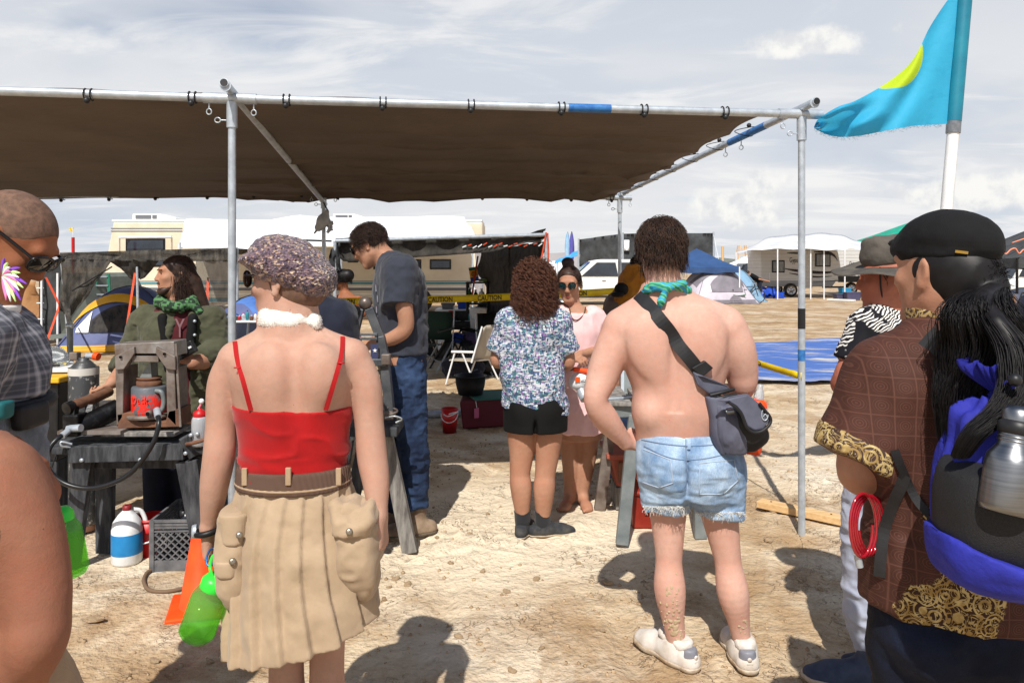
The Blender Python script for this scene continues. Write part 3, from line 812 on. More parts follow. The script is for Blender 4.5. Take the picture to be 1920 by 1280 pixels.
# distant rise at the edge of the plain
hp = []
xs_ = np.linspace(-3600, 3600, 120)
for k, (yy, zz_) in enumerate(((4300, -10), (4350, 1), (4500, .75), (4700, -10))):
    hp.append([(x, yy + (40 * math.sin(x * .004)), (zz_ if zz_ < 0 else zz_ * (46 + 26 * math.sin(x * .0021 + 1) + 14 * math.sin(x * .0067) + 5 * math.sin(x * .021)))) for x in xs_])
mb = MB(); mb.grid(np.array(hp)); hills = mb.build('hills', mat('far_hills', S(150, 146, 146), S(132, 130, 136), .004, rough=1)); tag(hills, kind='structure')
# clods of dried mud
def clod_mesh(seed):
    u, v = 9, 7; rnd = np.random.default_rng(seed); P = []
    for i in range(v + 1):
        for j in range(u):
            a, b = 2 * math.pi * j / u, math.pi * i / v
            P.append((math.sin(b) * math.cos(a), math.sin(b) * math.sin(a), math.cos(b)))
    P = np.array(P); P = P * (1 + .42 * fbm(P * 1.5 + seed * 7, 2, seed)[:, None]) * A(1, .72, .5)
    Q = [(i * u + j, i * u + (j + 1) % u, (i + 1) * u + (j + 1) % u, (i + 1) * u + j) for i in range(v) for j in range(u)]
    me = bpy.data.meshes.new('mud_clod'); me.from_pydata(P.tolist(), [], Q); me.materials.append(M_clod); me.update()
    bm = bmesh.new(); bm.from_mesh(me); bmesh.ops.recalc_face_normals(bm, faces=bm.faces); bm.to_mesh(me); bm.free()
    return me
CL = [clod_mesh(i) for i in range(7)]
clods = [(178, 1166, 17, 'at the foot of the press table'), (1028, 985, 13, ''), (742, 1085, 9, ''), (765, 1095, 9, ''), (1140, 1092, 11, ''), (720, 1120, 7, ''), (1440, 1012, 11, ''), (845, 1055, 8, ''), (905, 1072, 7, ''), (880, 1000, 8, ''), (1005, 1085, 9, ''), (950, 1110, 9, ''), (1478, 1068, 9, ''), (820, 1005, 6, ''), (730, 1100, 6, ''), (1085, 1055, 6, ''), (860, 1195, 10, ''), (1015, 1215, 8, ''), (240, 1265, 9, ''), (290, 1238, 10, ''), (395, 1240, 9, ''), (1130, 1180, 7, ''), (915, 960, 6, ''), (1450, 960, 8, ''), (1540, 1100, 8, ''), (1110, 1240, 7, ''), (960, 1260, 9, '')]
for i, (px, py, r, _) in enumerate(clods):
    d = 2268.0 / (py - HOR); o = bpy.data.objects.new('mud_clod', CL[i % 7]); COL.objects.link(o)
    rr_ = r * d / F; o.scale = (rr_, rr_, rr_ * (.7 + .3 * random.random())); o.rotation_euler = (random.uniform(-.2, .2), random.uniform(-.2, .2), random.uniform(0, 6.28))
    p = G(px, d); o.location = (p[0], p[1], float(ground_h(np.array([p]))[0]) + rr_ * .22)
    tag(o, 'loose clod of dried mud lying on the trodden sand', 'clod', 'loose mud clods')
Vs, Qs = [], []
base_v = np.array([(math.sin(math.pi * (i + .4) / 3.8) * math.cos(2 * math.pi * j / 5 + i) * (1 + .3 * math.sin(j * 2.3 + i)), math.sin(math.pi * (i + .4) / 3.8) * math.sin(2 * math.pi * j / 5 + i) * .8, math.cos(math.pi * (i + .4) / 3.8)) for i in range(4) for j in range(5)])
bq = np.array([(i * 5 + j, i * 5 + (j + 1) % 5, (i + 1) * 5 + (j + 1) % 5, (i + 1) * 5 + j) for i in range(3) for j in range(5)] + [(0, 1, 2, 3), (0, 3, 4, 4)][:1]); n0 = len(base_v)
N_ = 11000
px_ = RNG.uniform(-2.6, 2.6, N_); dy_ = 2.2 + 7 * RNG.random(N_) ** 1.5
cl = fbm(np.stack([px_ * 1.15 + 5, dy_ * 1.15 + 5, np.zeros(N_)], 1), 2, 21)
keep = RNG.random(N_) < np.clip(.15 + cl * 1.6, .06, 1)
px_, dy_ = px_[keep], dy_[keep]; N_ = len(px_); szs = .0022 + .012 * RNG.random(N_) ** 4
gz = ground_h(np.stack([px_, dy_, np.zeros(N_)], 1))
for i in range(N_):
    a = RNG.random() * 6.28; ca, sa = math.cos(a), math.sin(a); s_ = szs[i]
    q = base_v * A(1, .6 + .5 * RNG.random(), .7) * s_
    Vs.append(np.stack([q[:, 0] * ca - q[:, 1] * sa + px_[i], q[:, 0] * sa + q[:, 1] * ca + dy_[i], q[:, 2] + gz[i] + s_ * .2], 1)); Qs.append(bq + i * n0)
o = mesh_np('mud_crumbs', np.concatenate(Vs), np.concatenate(Qs), M_clod); tag(o, 'crumbs of dry mud scattered over the lakebed', 'mud crumbs', kind='stuff')
# common materials
M_galv = mat('galvanised_pipe', S(192, 200, 208), S(166, 174, 182), 18, rough=.42, metal=.45, bump=.05, bscale=120)
M_blue_paint = mat('blue_spray_paint', S(30, 92, 160), S(58, 120, 180), 30, rough=.5)
M_tarp = None
t = NT('brown_tarp')
t.bump(t.math('ADD', t.noise(9, 4, .6, t.map((.35, 2.2, 1))), t.math('MULTIPLY', t.wave(40, 0), .05)), .5, .03)
M_tarp = t.fin(t.mix(t.rng(t.noise(2, 4, .6), .3, .7), S(102, 90, 80), S(88, 77, 69)), .8, spec=.3, Transmission_Weight=0.0)
M_black_plastic = mat('black_plastic', S(20, 20, 22), S(34, 34, 36), 20, rough=.45)
M_cord = mat('black_cord', S(24, 24, 26), rough=.7)
M_yellow_tape = mat('yellow_tape', S(226, 196, 20), S(206, 172, 10), 6, rough=.4)
M_black_ink = mat('black_ink', S(16, 16, 16), rough=.6)
M_white_plastic = mat('white_plastic', S(232, 234, 236), S(214, 216, 218), 6, rough=.4)
M_red_plastic = mat('red_plastic', S(190, 26, 30), S(168, 18, 22), 8, rough=.4)
M_orange_plastic = mat('orange_plastic', S(240, 84, 22), S(226, 66, 14), 10, rough=.45)
M_rope_orange = mat('orange_strap', S(206, 78, 40), S(186, 60, 30), 20, rough=.7)
M_shade = mat('black_shade_cloth', S(40, 38, 36), S(72, 68, 62), 3.5, lo=.35, hi=.75, rough=.95, bump=.4, bscale=14, bdist=.03, stretch=(3, 3, .8))
M_shade2 = mat('charcoal_shade_cloth', S(52, 54, 56), S(70, 72, 74), 3, rough=.95, bump=.3, bscale=10, bdist=.03)
M_white_paint = mat('white_paint', S(236, 236, 232), S(220, 220, 216), 4, rough=.35)
M_cream = mat('cream_panel', S(222, 212, 190), S(206, 194, 170), 1.2, rough=.5)
M_glass_dark = mat('dark_window_glass', S(30, 36, 46), S(46, 54, 66), 2, rough=.08, spec=.8)
M_rubber = mat('tyre_rubber', S(28, 28, 30), S(60, 54, 46), 10, rough=.85)
M_chrome = mat('wheel_metal', S(180, 182, 186), rough=.3, metal=.9)
M_wood_dark = mat('grimy_black_timber', S(40, 42, 46), S(92, 94, 98), 9, lo=.42, hi=.8, rough=.85, bump=.5, bscale=40, stretch=(3, 3, .6))
M_wood_grey = mat('weathered_timber', S(88, 84, 82), S(150, 146, 140), 9, rough=.9, bump=.5, bscale=40, stretch=(3, 3, .6))
M_wood_pale = mat('new_pine', S(214, 180, 132), S(196, 158, 110), 9, rough=.8, bump=.2, bscale=40, stretch=(.7, 5, 5))
M_rust_steel = mat('rusty_steel', S(98, 84, 76), S(142, 134, 128), 9, lo=.35, hi=.7, rough=.6, metal=.35, bump=.35, bscale=60)
M_rust = mat('rust', S(92, 62, 48), S(122, 84, 62), 14, rough=.85, bump=.4, bscale=60)
M_steel_grey = mat('painted_grey_steel', S(104, 112, 114), S(136, 142, 142), 11, lo=.3, hi=.7, rough=.55, metal=.3, bump=.2, bscale=60)
# the shade canopy
FL = W(-860, 182, 3.66); FM = W(435, 185, 4.09); FR = W(1503, 214, 4.54)
BL = W(25, 371, 7.30); BM = W(607, 361, 7.55); BR = W(1162, 371, 8.00)
FL[2] = FM[2] + .02; BLL = BL + (BL - BM)
can = thing('shade_canopy', 'long brown tarp canopy lashed to galvanised pipe frame with ball bungees', 'canopy', (FM[0], FM[1], 0))
PR = .024
def pipe(name, a, b, r=PR, m=None, parent=can, n=14): return MB().tube([a, b], r, n).build(name, m or M_galv, parent)
dirx = (FR - FM) / np.linalg.norm(FR - FM)
rails = [('rail', FL - dirx, FM), ('rail', FM, FR + dirx * .13), ('rail', BLL - dirx * 2, BM - A(.0, 0, 0)), ('rail', BM, BR + dirx * .12)]
for nme, a, b in rails: pipe(nme, a, b)
def ext(a, b, e0, e1):
    u = (b - a) / np.linalg.norm(b - a); return a - u * e0, b + u * e1
up = A(0, 0, 1)
for (a, b, z0_, z1_) in ((FM, BM, .035, -.10), (FR, BR, .035, .035), (BL + (FM - BM) * 0.98, BL, .035, -.10)):
    p, q = ext(a + up * z0_, b + up * z1_, .16, .10); pipe('cross_rail', p, q); v_ = (q - p) / np.linalg.norm(q - p); pipe('bore_shade_disc', p - v_ * .004, p + v_ * .01, .0195, M_black_plastic)  # black end disc stands in for the shade inside the hollow pipe
for i, p in enumerate((FM, FR, BM, BR, BL, FL, BLL)):
    po = pipe('post', A(p[0], p[1], -.05), p - up * .02, .021 if i < 2 else .020)
    MB().tube([p - up * .02, p - up * .16], .029, 14).build('fitting_sleeve', M_galv, can)
for p, dr in ((FM, dirx), (FR, dirx), (BM, dirx), (BR, dirx)):
    MB().tube([p - dr * .15, p + dr * .13], .0295, 14).build('fitting_sleeve', M_galv, can)
    MB().tube([p + up * .035 - A(dr[1], -dr[0], 0) * -.15, p + up * .035 + A(dr[1], -dr[0], 0) * .14], .0295, 14).build('fitting_sleeve', M_galv, can)
    for dx in (-.12, .115):
        c0 = p + dr * dx - up * .03
        mb = MB().tube([c0, c0 - up * .03], .004, 6); mb.tube([c0 - up * .045 + A(.014 * math.cos(a), 0, .016 * math.sin(a)) for a in np.linspace(0, 6.28, 11)[:-1]], .0035, 6, close=True); mb.build('eye_bolt', M_galv, can)
    c0 = p - up * .12 - dr * .03
    mb = MB().tube([c0, c0 - dr * .03], .004, 6); mb.tube([c0 - dr * .045 + A(.016 * math.cos(a), 0, .014 * math.sin(a)) for a in np.linspace(0, 6.28, 11)[:-1]], .0035, 6, close=True); mb.build('eye_bolt', M_galv, can)
# painted stretches of pipe
a, b = W(1066, 199, 4.33), W(1146, 202, 4.365); k_ = (a - FM).dot(dirx), (b - FM).dot(dirx)
pipe('paint_band', FM + dirx * k_[0], FM + dirx * k_[1], PR + .0012, M_blue_paint)
u_ = (BR - FR) / np.linalg.norm(BR - FR)
pipe('paint_band', FR + up * .035 + u_ * .42, FR + up * .035 + u_ * .95, PR + .0012, M_blue_paint)
# tarp
n_u, n_v = 70, 150
T4 = np.zeros((n_u, n_v, 3))
fl, bl = FL - dirx * .6, BLL - (BR - BM) * .5
f0, f1 = fl, FR - dirx * .20; b0, b1 = bl, BR - dirx * .05
for i in range(n_u):
    u = i / (n_u - 1)
    for j in range(n_v):
        v = j / (n_v - 1)
        p = (f0 * (1 - u) + f1 * u) * (1 - v) + (b0 * (1 - u) + b1 * u) * v
        sag = .015 * math.sin(math.pi * v)
        cr_ = v * 11.5 + .22 * math.sin(u * 9 + v * 3) + .10 * math.sin(u * 23); rid = 1 - abs(2 * (cr_ % 1.0) - 1)
        wr = -.12 * (rid ** 9) * min(1, max(0, v - .10) * 2.5) * (.10 if u < .585 else .10 + .90 * min(1, (u - .585) * 6)) * min(1, (1 - u) * 25 + .15) * (.55 + .45 * math.sin(int(cr_) * 2.4 + u * 2))
        edge = .05 * abs(math.sin(math.pi * v * 6)) * max(0, (u - .93) / .07)
        T4[i, j] = p + A(-edge, 0, .010 - sag * .6 + wr + .004 * math.sin(u * 61 + v * 9))
MB().grid(T4, thick=(0, 0, .005)).build('tarp', M_tarp, can)
# ball bungees
def bungee(p, tv, side=1):
    tv = tv / np.linalg.norm(tv); o = np.cross(tv, up)
    for q in (-.016, .016):
        MB().tube([p + tv * q + (o * math.cos(a) + up * math.sin(a)) * .031 for a in np.linspace(-2.2, 2.6, 12)], .004, 6).build('bungee_loop', M_cord, can)
    MB().ball(p - up * .036 - A(0, .022, 0) * side, .017, 8).build('bungee_ball', M_black_plastic, can)
for px in (167, 362, 537, 719, 884, 1052, 1207, 1358):
    best = min(np.linspace(-3, 3.3, 1500), key=lambda q: abs(960 + F * (FM + dirx * q)[0] / (FM + dirx * q)[1] - px)); bungee(FM + dirx * best, dirx)
bd = (BM - BL) / np.linalg.norm(BM - BL); bd2 = (BR - BM) / np.linalg.norm(BR - BM)
for px in (117, 206, 293, 390, 477, 566):
    k_ = min(np.linspace(-1, 3.4, 900), key=lambda q: abs(960 + F * (BL + bd * q)[0] / (BL + bd * q)[1] - px)); bungee(BL + bd * k_, bd)
for px in (651, 738, 822, 905, 988, 1071, 1146):
    k_ = min(np.linspace(-1, 3.4, 900), key=lambda q: abs(960 + F * (BM + bd2 * q)[0] / (BM + bd2 * q)[1] - px)); bungee(BM + bd2 * k_, bd2)
for tt in (.17, .30, .43, .56, .68, .80, .92):
    p = FR + (BR - FR) * tt + up * .035; q = p - dirx * .13
    MB().tube(arc([p + A(.026, 0, .01), p + A(.0, 0, .03), q + A(0, .02, .0), p + A(-.01, .05, -.028), p + A(.026, .03, 0)], 6), .003, 5).build('bungee_loop', M_cord, can)
    MB().ball(p + A(-.03, 0, .04), .016, 8).build('bungee_ball', M_black_plastic, can)
for tt in (.22, .29):
    c0 = FR + (BR - FR) * tt + up * .01
    mb = MB().tube([c0, c0 - up * .035], .004, 6); mb.tube([c0 - up * .05 + A(.014 * math.cos(a), 0, .016 * math.sin(a)) for a in np.linspace(0, 6.28, 11)[:-1]], .0035, 6, close=True); mb.build('eye_bolt', M_galv, can)
# tape wrapped round two posts
MB().tube([A(FR[0], FR[1], W(0, 616, FR[1])[2]), A(FR[0], FR[1], W(0, 578, FR[1])[2])], .0225, 14).build('tape_wrap', M_black_plastic, can)
MB().tube([A(FR[0], FR[1], W(0, 676, FR[1])[2]), A(FR[0], FR[1], W(0, 655, FR[1])[2])], .0222, 14).build('tape_wrap', M_blue_paint, can)
MB().tube([A(BL[0], BL[1], W(0, 660, BL[1])[2]), A(BL[0], BL[1], W(0, 597, BL[1])[2])], .028, 14).build('tape_wrap', M_yellow_tape, can)
MB().tube([A(BL[0], BL[1], W(0, 597, BL[1])[2]), A(BL[0], BL[1], W(0, 588, BL[1])[2])], .0285, 14).build('tape_wrap', M_black_plastic, can)
# caution tape between the posts
def caution_tape(label, a, b, hgt, texts, sag=.03, twist=0.0, upside=False, lh=.72):
    root = thing('caution_tape', label, 'tape', (a[0], a[1], 0), 'caution tapes strung between canopy posts')
    n = 30; g = []
    for i in range(n + 1):
        u = i / n; p = a * (1 - u) + b * u - up * sag * 4 * u * (1 - u); tw = twist * math.sin(u * 5)
        o = A(0, math.sin(tw), math.cos(tw)) * hgt / 2
        g.append([p - o, p, p + o])
    MB().grid(np.array(g), thick=(0, .0012, 0)).build('band', M_yellow_tape, root)
    L = np.linalg.norm(b - a); x = (b - a) / L
    for u in texts:
        p = a * (1 - u) + b * u - up * sag * 4 * u * (1 - u); nrm = np.cross(x, up)
        sl = x - up * sag * 4 * (1 - 2 * u) / L
        if upside: lettering('CAUTION', M_black_ink, root, p + nrm * .004 + up * hgt * lh * .5 , -sl, -up, hgt * lh, width=.30, ext=.0006, bold=.012).rotation_euler = (0, 0, 0)
        else: lettering('CAUTION', M_black_ink, root, p + nrm * .004 - up * hgt * lh * .5, sl, up, hgt * lh, width=.25, ext=.0006, bold=.012)
    return root
tz = lambda py, d: W(0, py, d)[2]
caution_tape('yellow caution tape strung between the two rear canopy posts', A(BM[0], BM[1] - .03, tz(566, 7.5)), A(BR[0], BR[1] - .03, tz(545, 8)), .072, (.02, .34, .505, .80), .02)
caution_tape('yellow caution tape running forward beside the blue ground tarp', A(BR[0], BR[1] - .03, tz(543, 8)), A(FR[0] - .01, FR[1] - .03, tz(704, 4.54)), .042, (.86,), .10, 0.0, True)
# flag on its pole
fp0, fp1 = W(1768, 470, 4.55), W(1812, -40, 4.55)
ud = (fp1 - fp0) / np.linalg.norm(fp1 - fp0); fb = fp0 - ud * (fp0[2] / ud[2])
flag = thing('flag', 'turquoise flag with yellow disc flying from white plastic pole', 'flag', fb)
MB().tube([fb, fp1 + ud * .35], .034, 14).build('pole', M_white_plastic, flag)
MB().tube([W(1787, 250, 4.55), W(1788.5, 226, 4.55)], .041, 14).build('tape_wrap', mat('grey_duct_tape', S(120, 124, 130), S(98, 102, 108), 40, rough=.4, bump=.3), flag)
t = NT('turquoise_nylon')
of = t.sep()
M_sleeve = mat('turquoise_sleeve', S(28, 128, 150), S(20, 110, 136), 5, rough=.5)
MB().tube([W(1788.5, 228, 4.55), fp1 + ud * .3], .042, 14).build('sleeve', M_sleeve, flag)
# cloth: rows from hoist to fly; photo outline, folds in depth
top = [(1806, -34), (1780, -4), (1744, 50), (1712, 112), (1668, 152), (1606, 188), (1572, 200), (1536, 222), (1526, 238)]
bot = [(1786, 232), (1752, 234), (1716, 236), (1684, 241), (1656, 246), (1616, 254), (1580, 257), (1552, 253), (1527, 241)]
TP, BP = arc([A(x, y, 0) for x, y in top], 8), arc([A(x, y, 0) for x, y in bot], 8)
nv = 34; g = []
for i in range(len(TP)):
    u = i / (len(TP) - 1); row = []
    for j in range(nv):
        v = j / (nv - 1); q = TP[i] * (1 - v) + BP[i] * v
        dd = .10 * math.sin(u * 7 + v * 2.2) * u + .05 * math.sin(u * 16 - v * 7) * u + .035 * math.sin(v * 11 + u * 5) * u * (1 - v)
        row.append(W(q[0], q[1], 4.55 + dd - .06 * u))
    g.append(row)
FG = np.array(g)
disc_c = W(1668, 96, 4.5)
t = NT('turquoise_flag_cloth'); rel = disc_c - fb
vm = t.n.new('ShaderNodeVectorMath'); vm.operation = 'SUBTRACT'; t.l.new(t.tc.outputs['Object'], vm.inputs[0]); vm.inputs[1].default_value = tuple(rel)
sv = t.sep(vm.outputs[0]); rr = t.math('SQRT', t.math('ADD', t.math('MULTIPLY', sv[0], sv[0]), t.math('MULTIPLY', sv[2], sv[2])))
col = t.mix(t.rng(t.noise(4, 4, .6), .55, .75), S(66, 184, 226), S(48, 162, 206))
col = t.mix(t.rng(rr, .232, .228), col, S(196, 222, 52))
t.bump(t.noise(16, 4, .6), .25, .02)
M_flag = t.fin(col, .6, spec=.2)
# the cloth lets light through: a thin translucent share
tr = t.n.new('ShaderNodeBsdfTranslucent'); t.l.new(col, tr.inputs[0]); mx = t.n.new('ShaderNodeMixShader'); mx.inputs[0].default_value = .45
t.l.new(t.b.outputs[0], mx.inputs[1]); t.l.new(tr.outputs[0], mx.inputs[2]); t.l.new(mx.outputs[0], t.n['Material Output'].inputs[0])
mb = MB(); mb.grid(FG); mb.build('cloth', M_flag, flag)
fr = FG[6:, -1]; K = 5
Pf = np.stack([np.stack([fr[i % len(fr)] + A(.008 * RNG.normal(), 0, -.0) + A(.012 * RNG.normal(), .01 * RNG.normal(), -.032 * RNG.random()) * k / 4 for k in range(K)]) for i in range(60)])
strands('frayed_threads', Pf, .0008, M_sleeve, flag)
# camps behind the canopy
def sheer(name, c1, c2, alpha, scale=4, rough=.95, **kw):
    t = NT(name); col = t.mix(t.rng(t.noise(scale, 5, .6, t.map((3, 3, .7))), .35, .7), c1, c2)
    t.bump(t.noise(9, 4, .6, t.map((3, 3, .6))), .5, .03); t.fin(col, rough, spec=.1)
    tr = t.n.new('ShaderNodeBsdfTransparent'); mx = t.n.new('ShaderNodeMixShader'); mx.inputs[0].default_value = alpha
    t.l.new(t.b.outputs[0], mx.inputs[1]); t.l.new(tr.outputs[0], mx.inputs[2]); t.l.new(mx.outputs[0], t.n['Material Output'].inputs[0]); return t.m
M_net = sheer('black_netting', S(48, 46, 44), S(96, 92, 86), .22)
M_net_open = sheer('open_netting', S(60, 58, 56), S(92, 88, 84), .48)
M_net_solid = sheer('close_netting', S(46, 46, 48), S(76, 72, 68), .10)
def sheet(pts, nu=18, nv=14, wr=.04, sag=.0, seed=1, thick=(0, .004, 0)):
    tl, tr, br, bl_ = (np.asarray(p, float) for p in pts); g = np.zeros((nu, nv, 3))
    for i in range(nu):
        for j in range(nv):
            u, v = i / (nu - 1), j / (nv - 1); g[i, j] = (tl * (1 - u) + tr * u) * (1 - v) + (bl_ * (1 - u) + br * u) * v
    n = np.cross(tr - tl, bl_ - tl); n /= np.linalg.norm(n) + 1e-9
    U, V2 = np.meshgrid(np.linspace(0, 1, nu), np.linspace(0, 1, nv), indexing='ij')
    q = fbm(np.stack([U.ravel() * 7, V2.ravel() * 3.2, np.full(U.size, seed)], 1), 3, seed).reshape(nu, nv)
    g += n * (q * wr)[:, :, None]; g[:, :, 2] -= sag * np.sin(math.pi * U) * (1 - np.abs(2 * V2 - 1) * 0)
    return MB().grid(g, thick=thick)
DV = 26.0
x0, x1 = W(195, 0, DV)[0], W(905, 0, DV)[0]
rv = thing('motor_home', 'long cream motor home with teal stripes behind white tarp lean-to', 'motor home', (x0, DV, 0))
zt = W(0, 415, DV)[2]; y0, y1 = DV, DV + 2.5
MB().prism([(x0, y0, .45), (x0 + .02, y0, 1.6), (x0 + .32, y0, zt), (x1, y0, zt), (x1, y0, .45)], (0, y1 - y0, 0)).build('body', M_cream, rv, .06)
MB().box(((x0 + .25 + x1) / 2, (y0 + y1) / 2, zt + .03), (x1 - x0 - .3, 2.5, .06)).build('roof_edge', M_white_paint, rv)
M_stripe_grey = mat('grey_stripe', S(104, 106, 112), rough=.5); M_stripe_teal = mat('teal_stripe', S(96, 148, 156), S(80, 132, 146), 2, rough=.5)
for (pa, pb, py, hh) in ((208, 342, 428.5, 2), (208, 342, 433.5, 2)):
    MB().box((W((pa + pb) / 2, 0, DV)[0], y0 - .004, W(0, py, DV)[2]), ((pb - pa) * DV / F, .01, hh * DV / F)).build('stripe', M_stripe_grey, rv)
for py, hh, m in ((531, 4.5, M_stripe_teal), (527, 1.2, M_stripe_grey), (542, 5, M_stripe_grey), (551, 2.5, M_white_paint), (562, 8, M_stripe_teal), (537.5, 2, M_white_paint)):
    MB().box(((x0 + x1) / 2, y0 - .004, W(0, py, DV)[2]), (x1 - x0 - .05, .01, hh * DV / F)).build('stripe', m, rv)
def rv_window(pa, pb, ya, yb):
    a, b = W(pa, ya, DV), W(pb, yb, DV)
    w = MB().box(((a[0] + b[0]) / 2, y0 - .01, (a[2] + b[2]) / 2), (b[0] - a[0], .03, a[2] - b[2])).build('window', M_frame_black, rv, .01)
    MB().box(((a[0] + b[0]) / 2, y0 - .03, (a[2] + b[2]) / 2), (b[0] - a[0] - .12, .012, a[2] - b[2] - .12)).build('pane', M_glass_dark, w)
    return w
rv_window(236, 310, 447, 500); rv_window(652, 672, 481, 492); rv_window(762, 790, 486, 505); rv_window(806, 846, 486, 505); rv_window(700, 752, 486, 505)
a, b = W(224, 445, 25.6), W(322, 444, 25.6)
aw = MB().tube([a, b], .05, 10); aw.tube([a, W(224, 475, 25.9)], .03, 8); aw.tube([b, W(322, 472, 25.9)], .03, 8); aw.build('awning_frame', M_white_paint, rv)
for pa, pb in ((256, 336), (628, 690)):
    a, b = W(pa, 402, 26.6), W(pb, 417, 26.6); zc0 = zt + .06
    ac = MB().prism([(a[0], 26.3, zc0), (a[0], 26.3, a[2]), (a[0] + (b[0] - a[0]) * .62, 26.3, a[2]), (b[0], 26.3, a[2] - .14), (b[0], 26.3, zc0)], (0, .75, 0)).build('air_conditioner', M_white_paint, rv, .03)
    MB().box((a[0] + (b[0] - a[0]) * .26, 26.29, a[2] - .11), ((b[0] - a[0]) * .36, .02, .13)).build('grille', M_stripe_grey, ac)
    MB().box((a[0] + (b[0] - a[0]) * .52, 26.29, a[2] - .11), ((b[0] - a[0]) * .1, .02, .13)).build('grille', M_stripe_grey, ac)
for wx in (x0 + 2.4, x1 - 2.2):
    w = MB().lathe((wx, y0 + .1, .45), [(.01, -.12), (.30, -.12), (.43, -.10), (.45, 0), (.43, .12), (.01, .12)], 24, Matrix.Rotation(R(90), 3, 'X')).build('wheel', M_rubber, rv)
    MB().lathe((wx, y0 - .03, .45), [(.01, 0), (.2, .01), (.25, .03)], 20, Matrix.Rotation(R(90), 3, 'X')).build('hub', M_chrome, w)
t = NT('white_tarp'); t.bump(t.noise(2.2, 4, .6, t.map((1, 1, .4))), .25, .05)
M_white_tarp = t.fin(t.mix(t.noise(1.4), S(240, 241, 243), S(228, 230, 234)), .5, spec=.3)
lt = thing('white_tarp_roof', 'big white tarp stretched from the motor home roof down to poles', 'tarp', G(600, 23))
sheet([W(346, 411, 25.2), W(870, 403, 25.2), W(893, 446, 21.0), W(333, 470, 21.0)], 30, 12, .09, .0, 3).build('tarp', M_white_tarp, lt)
sheet([W(893, 446, 21.0), W(906, 470, 23.5), W(906, 560, 23.5), W(884, 560, 21.0)], 10, 14, .08, .0, 5).build('side_flap', M_white_tarp, lt)
for px in (338, 610, 886): MB().tube([G(px, 21.0), W(px, 455, 21.0)], .025, 8).build('pole', M_galv, lt)
sh = thing('netting_shelter', 'sagging black netting shelter held by orange straps above dome tent', 'shelter', G(280, 13.4))
c_ = [W(114, 474, 13.0), W(445, 464, 13.0), W(560, 470, 15.5), W(150, 478, 16.0)]
sheet([c_[3], c_[2], c_[1], c_[0]], 26, 12, .05, .10, 4, (0, 0, .005)).build('roof', M_net, sh)
sheet([W(114, 474, 12.98), W(445, 464, 12.98), W(445, 490, 12.98), W(114, 489, 12.98)], 30, 6, .04, 0, 6).build('front_flap', M_net, sh)
sheet([W(114, 486, 12.97), W(212, 486, 12.9), W(128, 600, 13.0), W(116, 580, 13.0)], 14, 16, .06, 0, 8).build('corner_flap', M_net, sh)
sheet([W(116, 565, 13.0), W(130, 565, 13.0), W(134, 608, 12.7), W(126, 608, 12.7)], 6, 10, .03, 0, 9).build('corner_tail', M_net, sh)
sheet([W(205, 486, 12.95), W(300, 486, 12.95), W(272, 520, 13.1), W(246, 526, 13.1)], 12, 10, .06, 0, 10).build('slumped_flap', M_shade, sh)
sheet([W(366, 488, 12.96), W(445, 488, 12.96), W(432, 570, 12.96), W(372, 585, 12.96)], 14, 14, .05, 0, 12).build('side_flap', M_net_open, sh)
for (p, q) in (((114, 474), (131, 652)), ((257, 500), (260, 645)), ((445, 464), (445, 650))):
    MB().tube([W(*p, 13.02), A(W(*q, 13.02)[0], 13.02, 0)], .022, 8).build('pole', M_galv, sh)
for p, q in (((253, 512, 12.9), (238, 612, 12.0)), ((112, 572, 13), (82, 656, 12.3)), ((86, 520, 13.4), (112, 572, 13)), ((390, 520, 13), (386, 640, 12.2))):
    MB().beam(W(*p), W(*q), .035, .006).build('strap', M_rope_orange, sh)
MB().tube([W(210, 500, 12.9), W(135, 545, 12.95)], .012, 6).build('guy_rope', M_cord, sh)
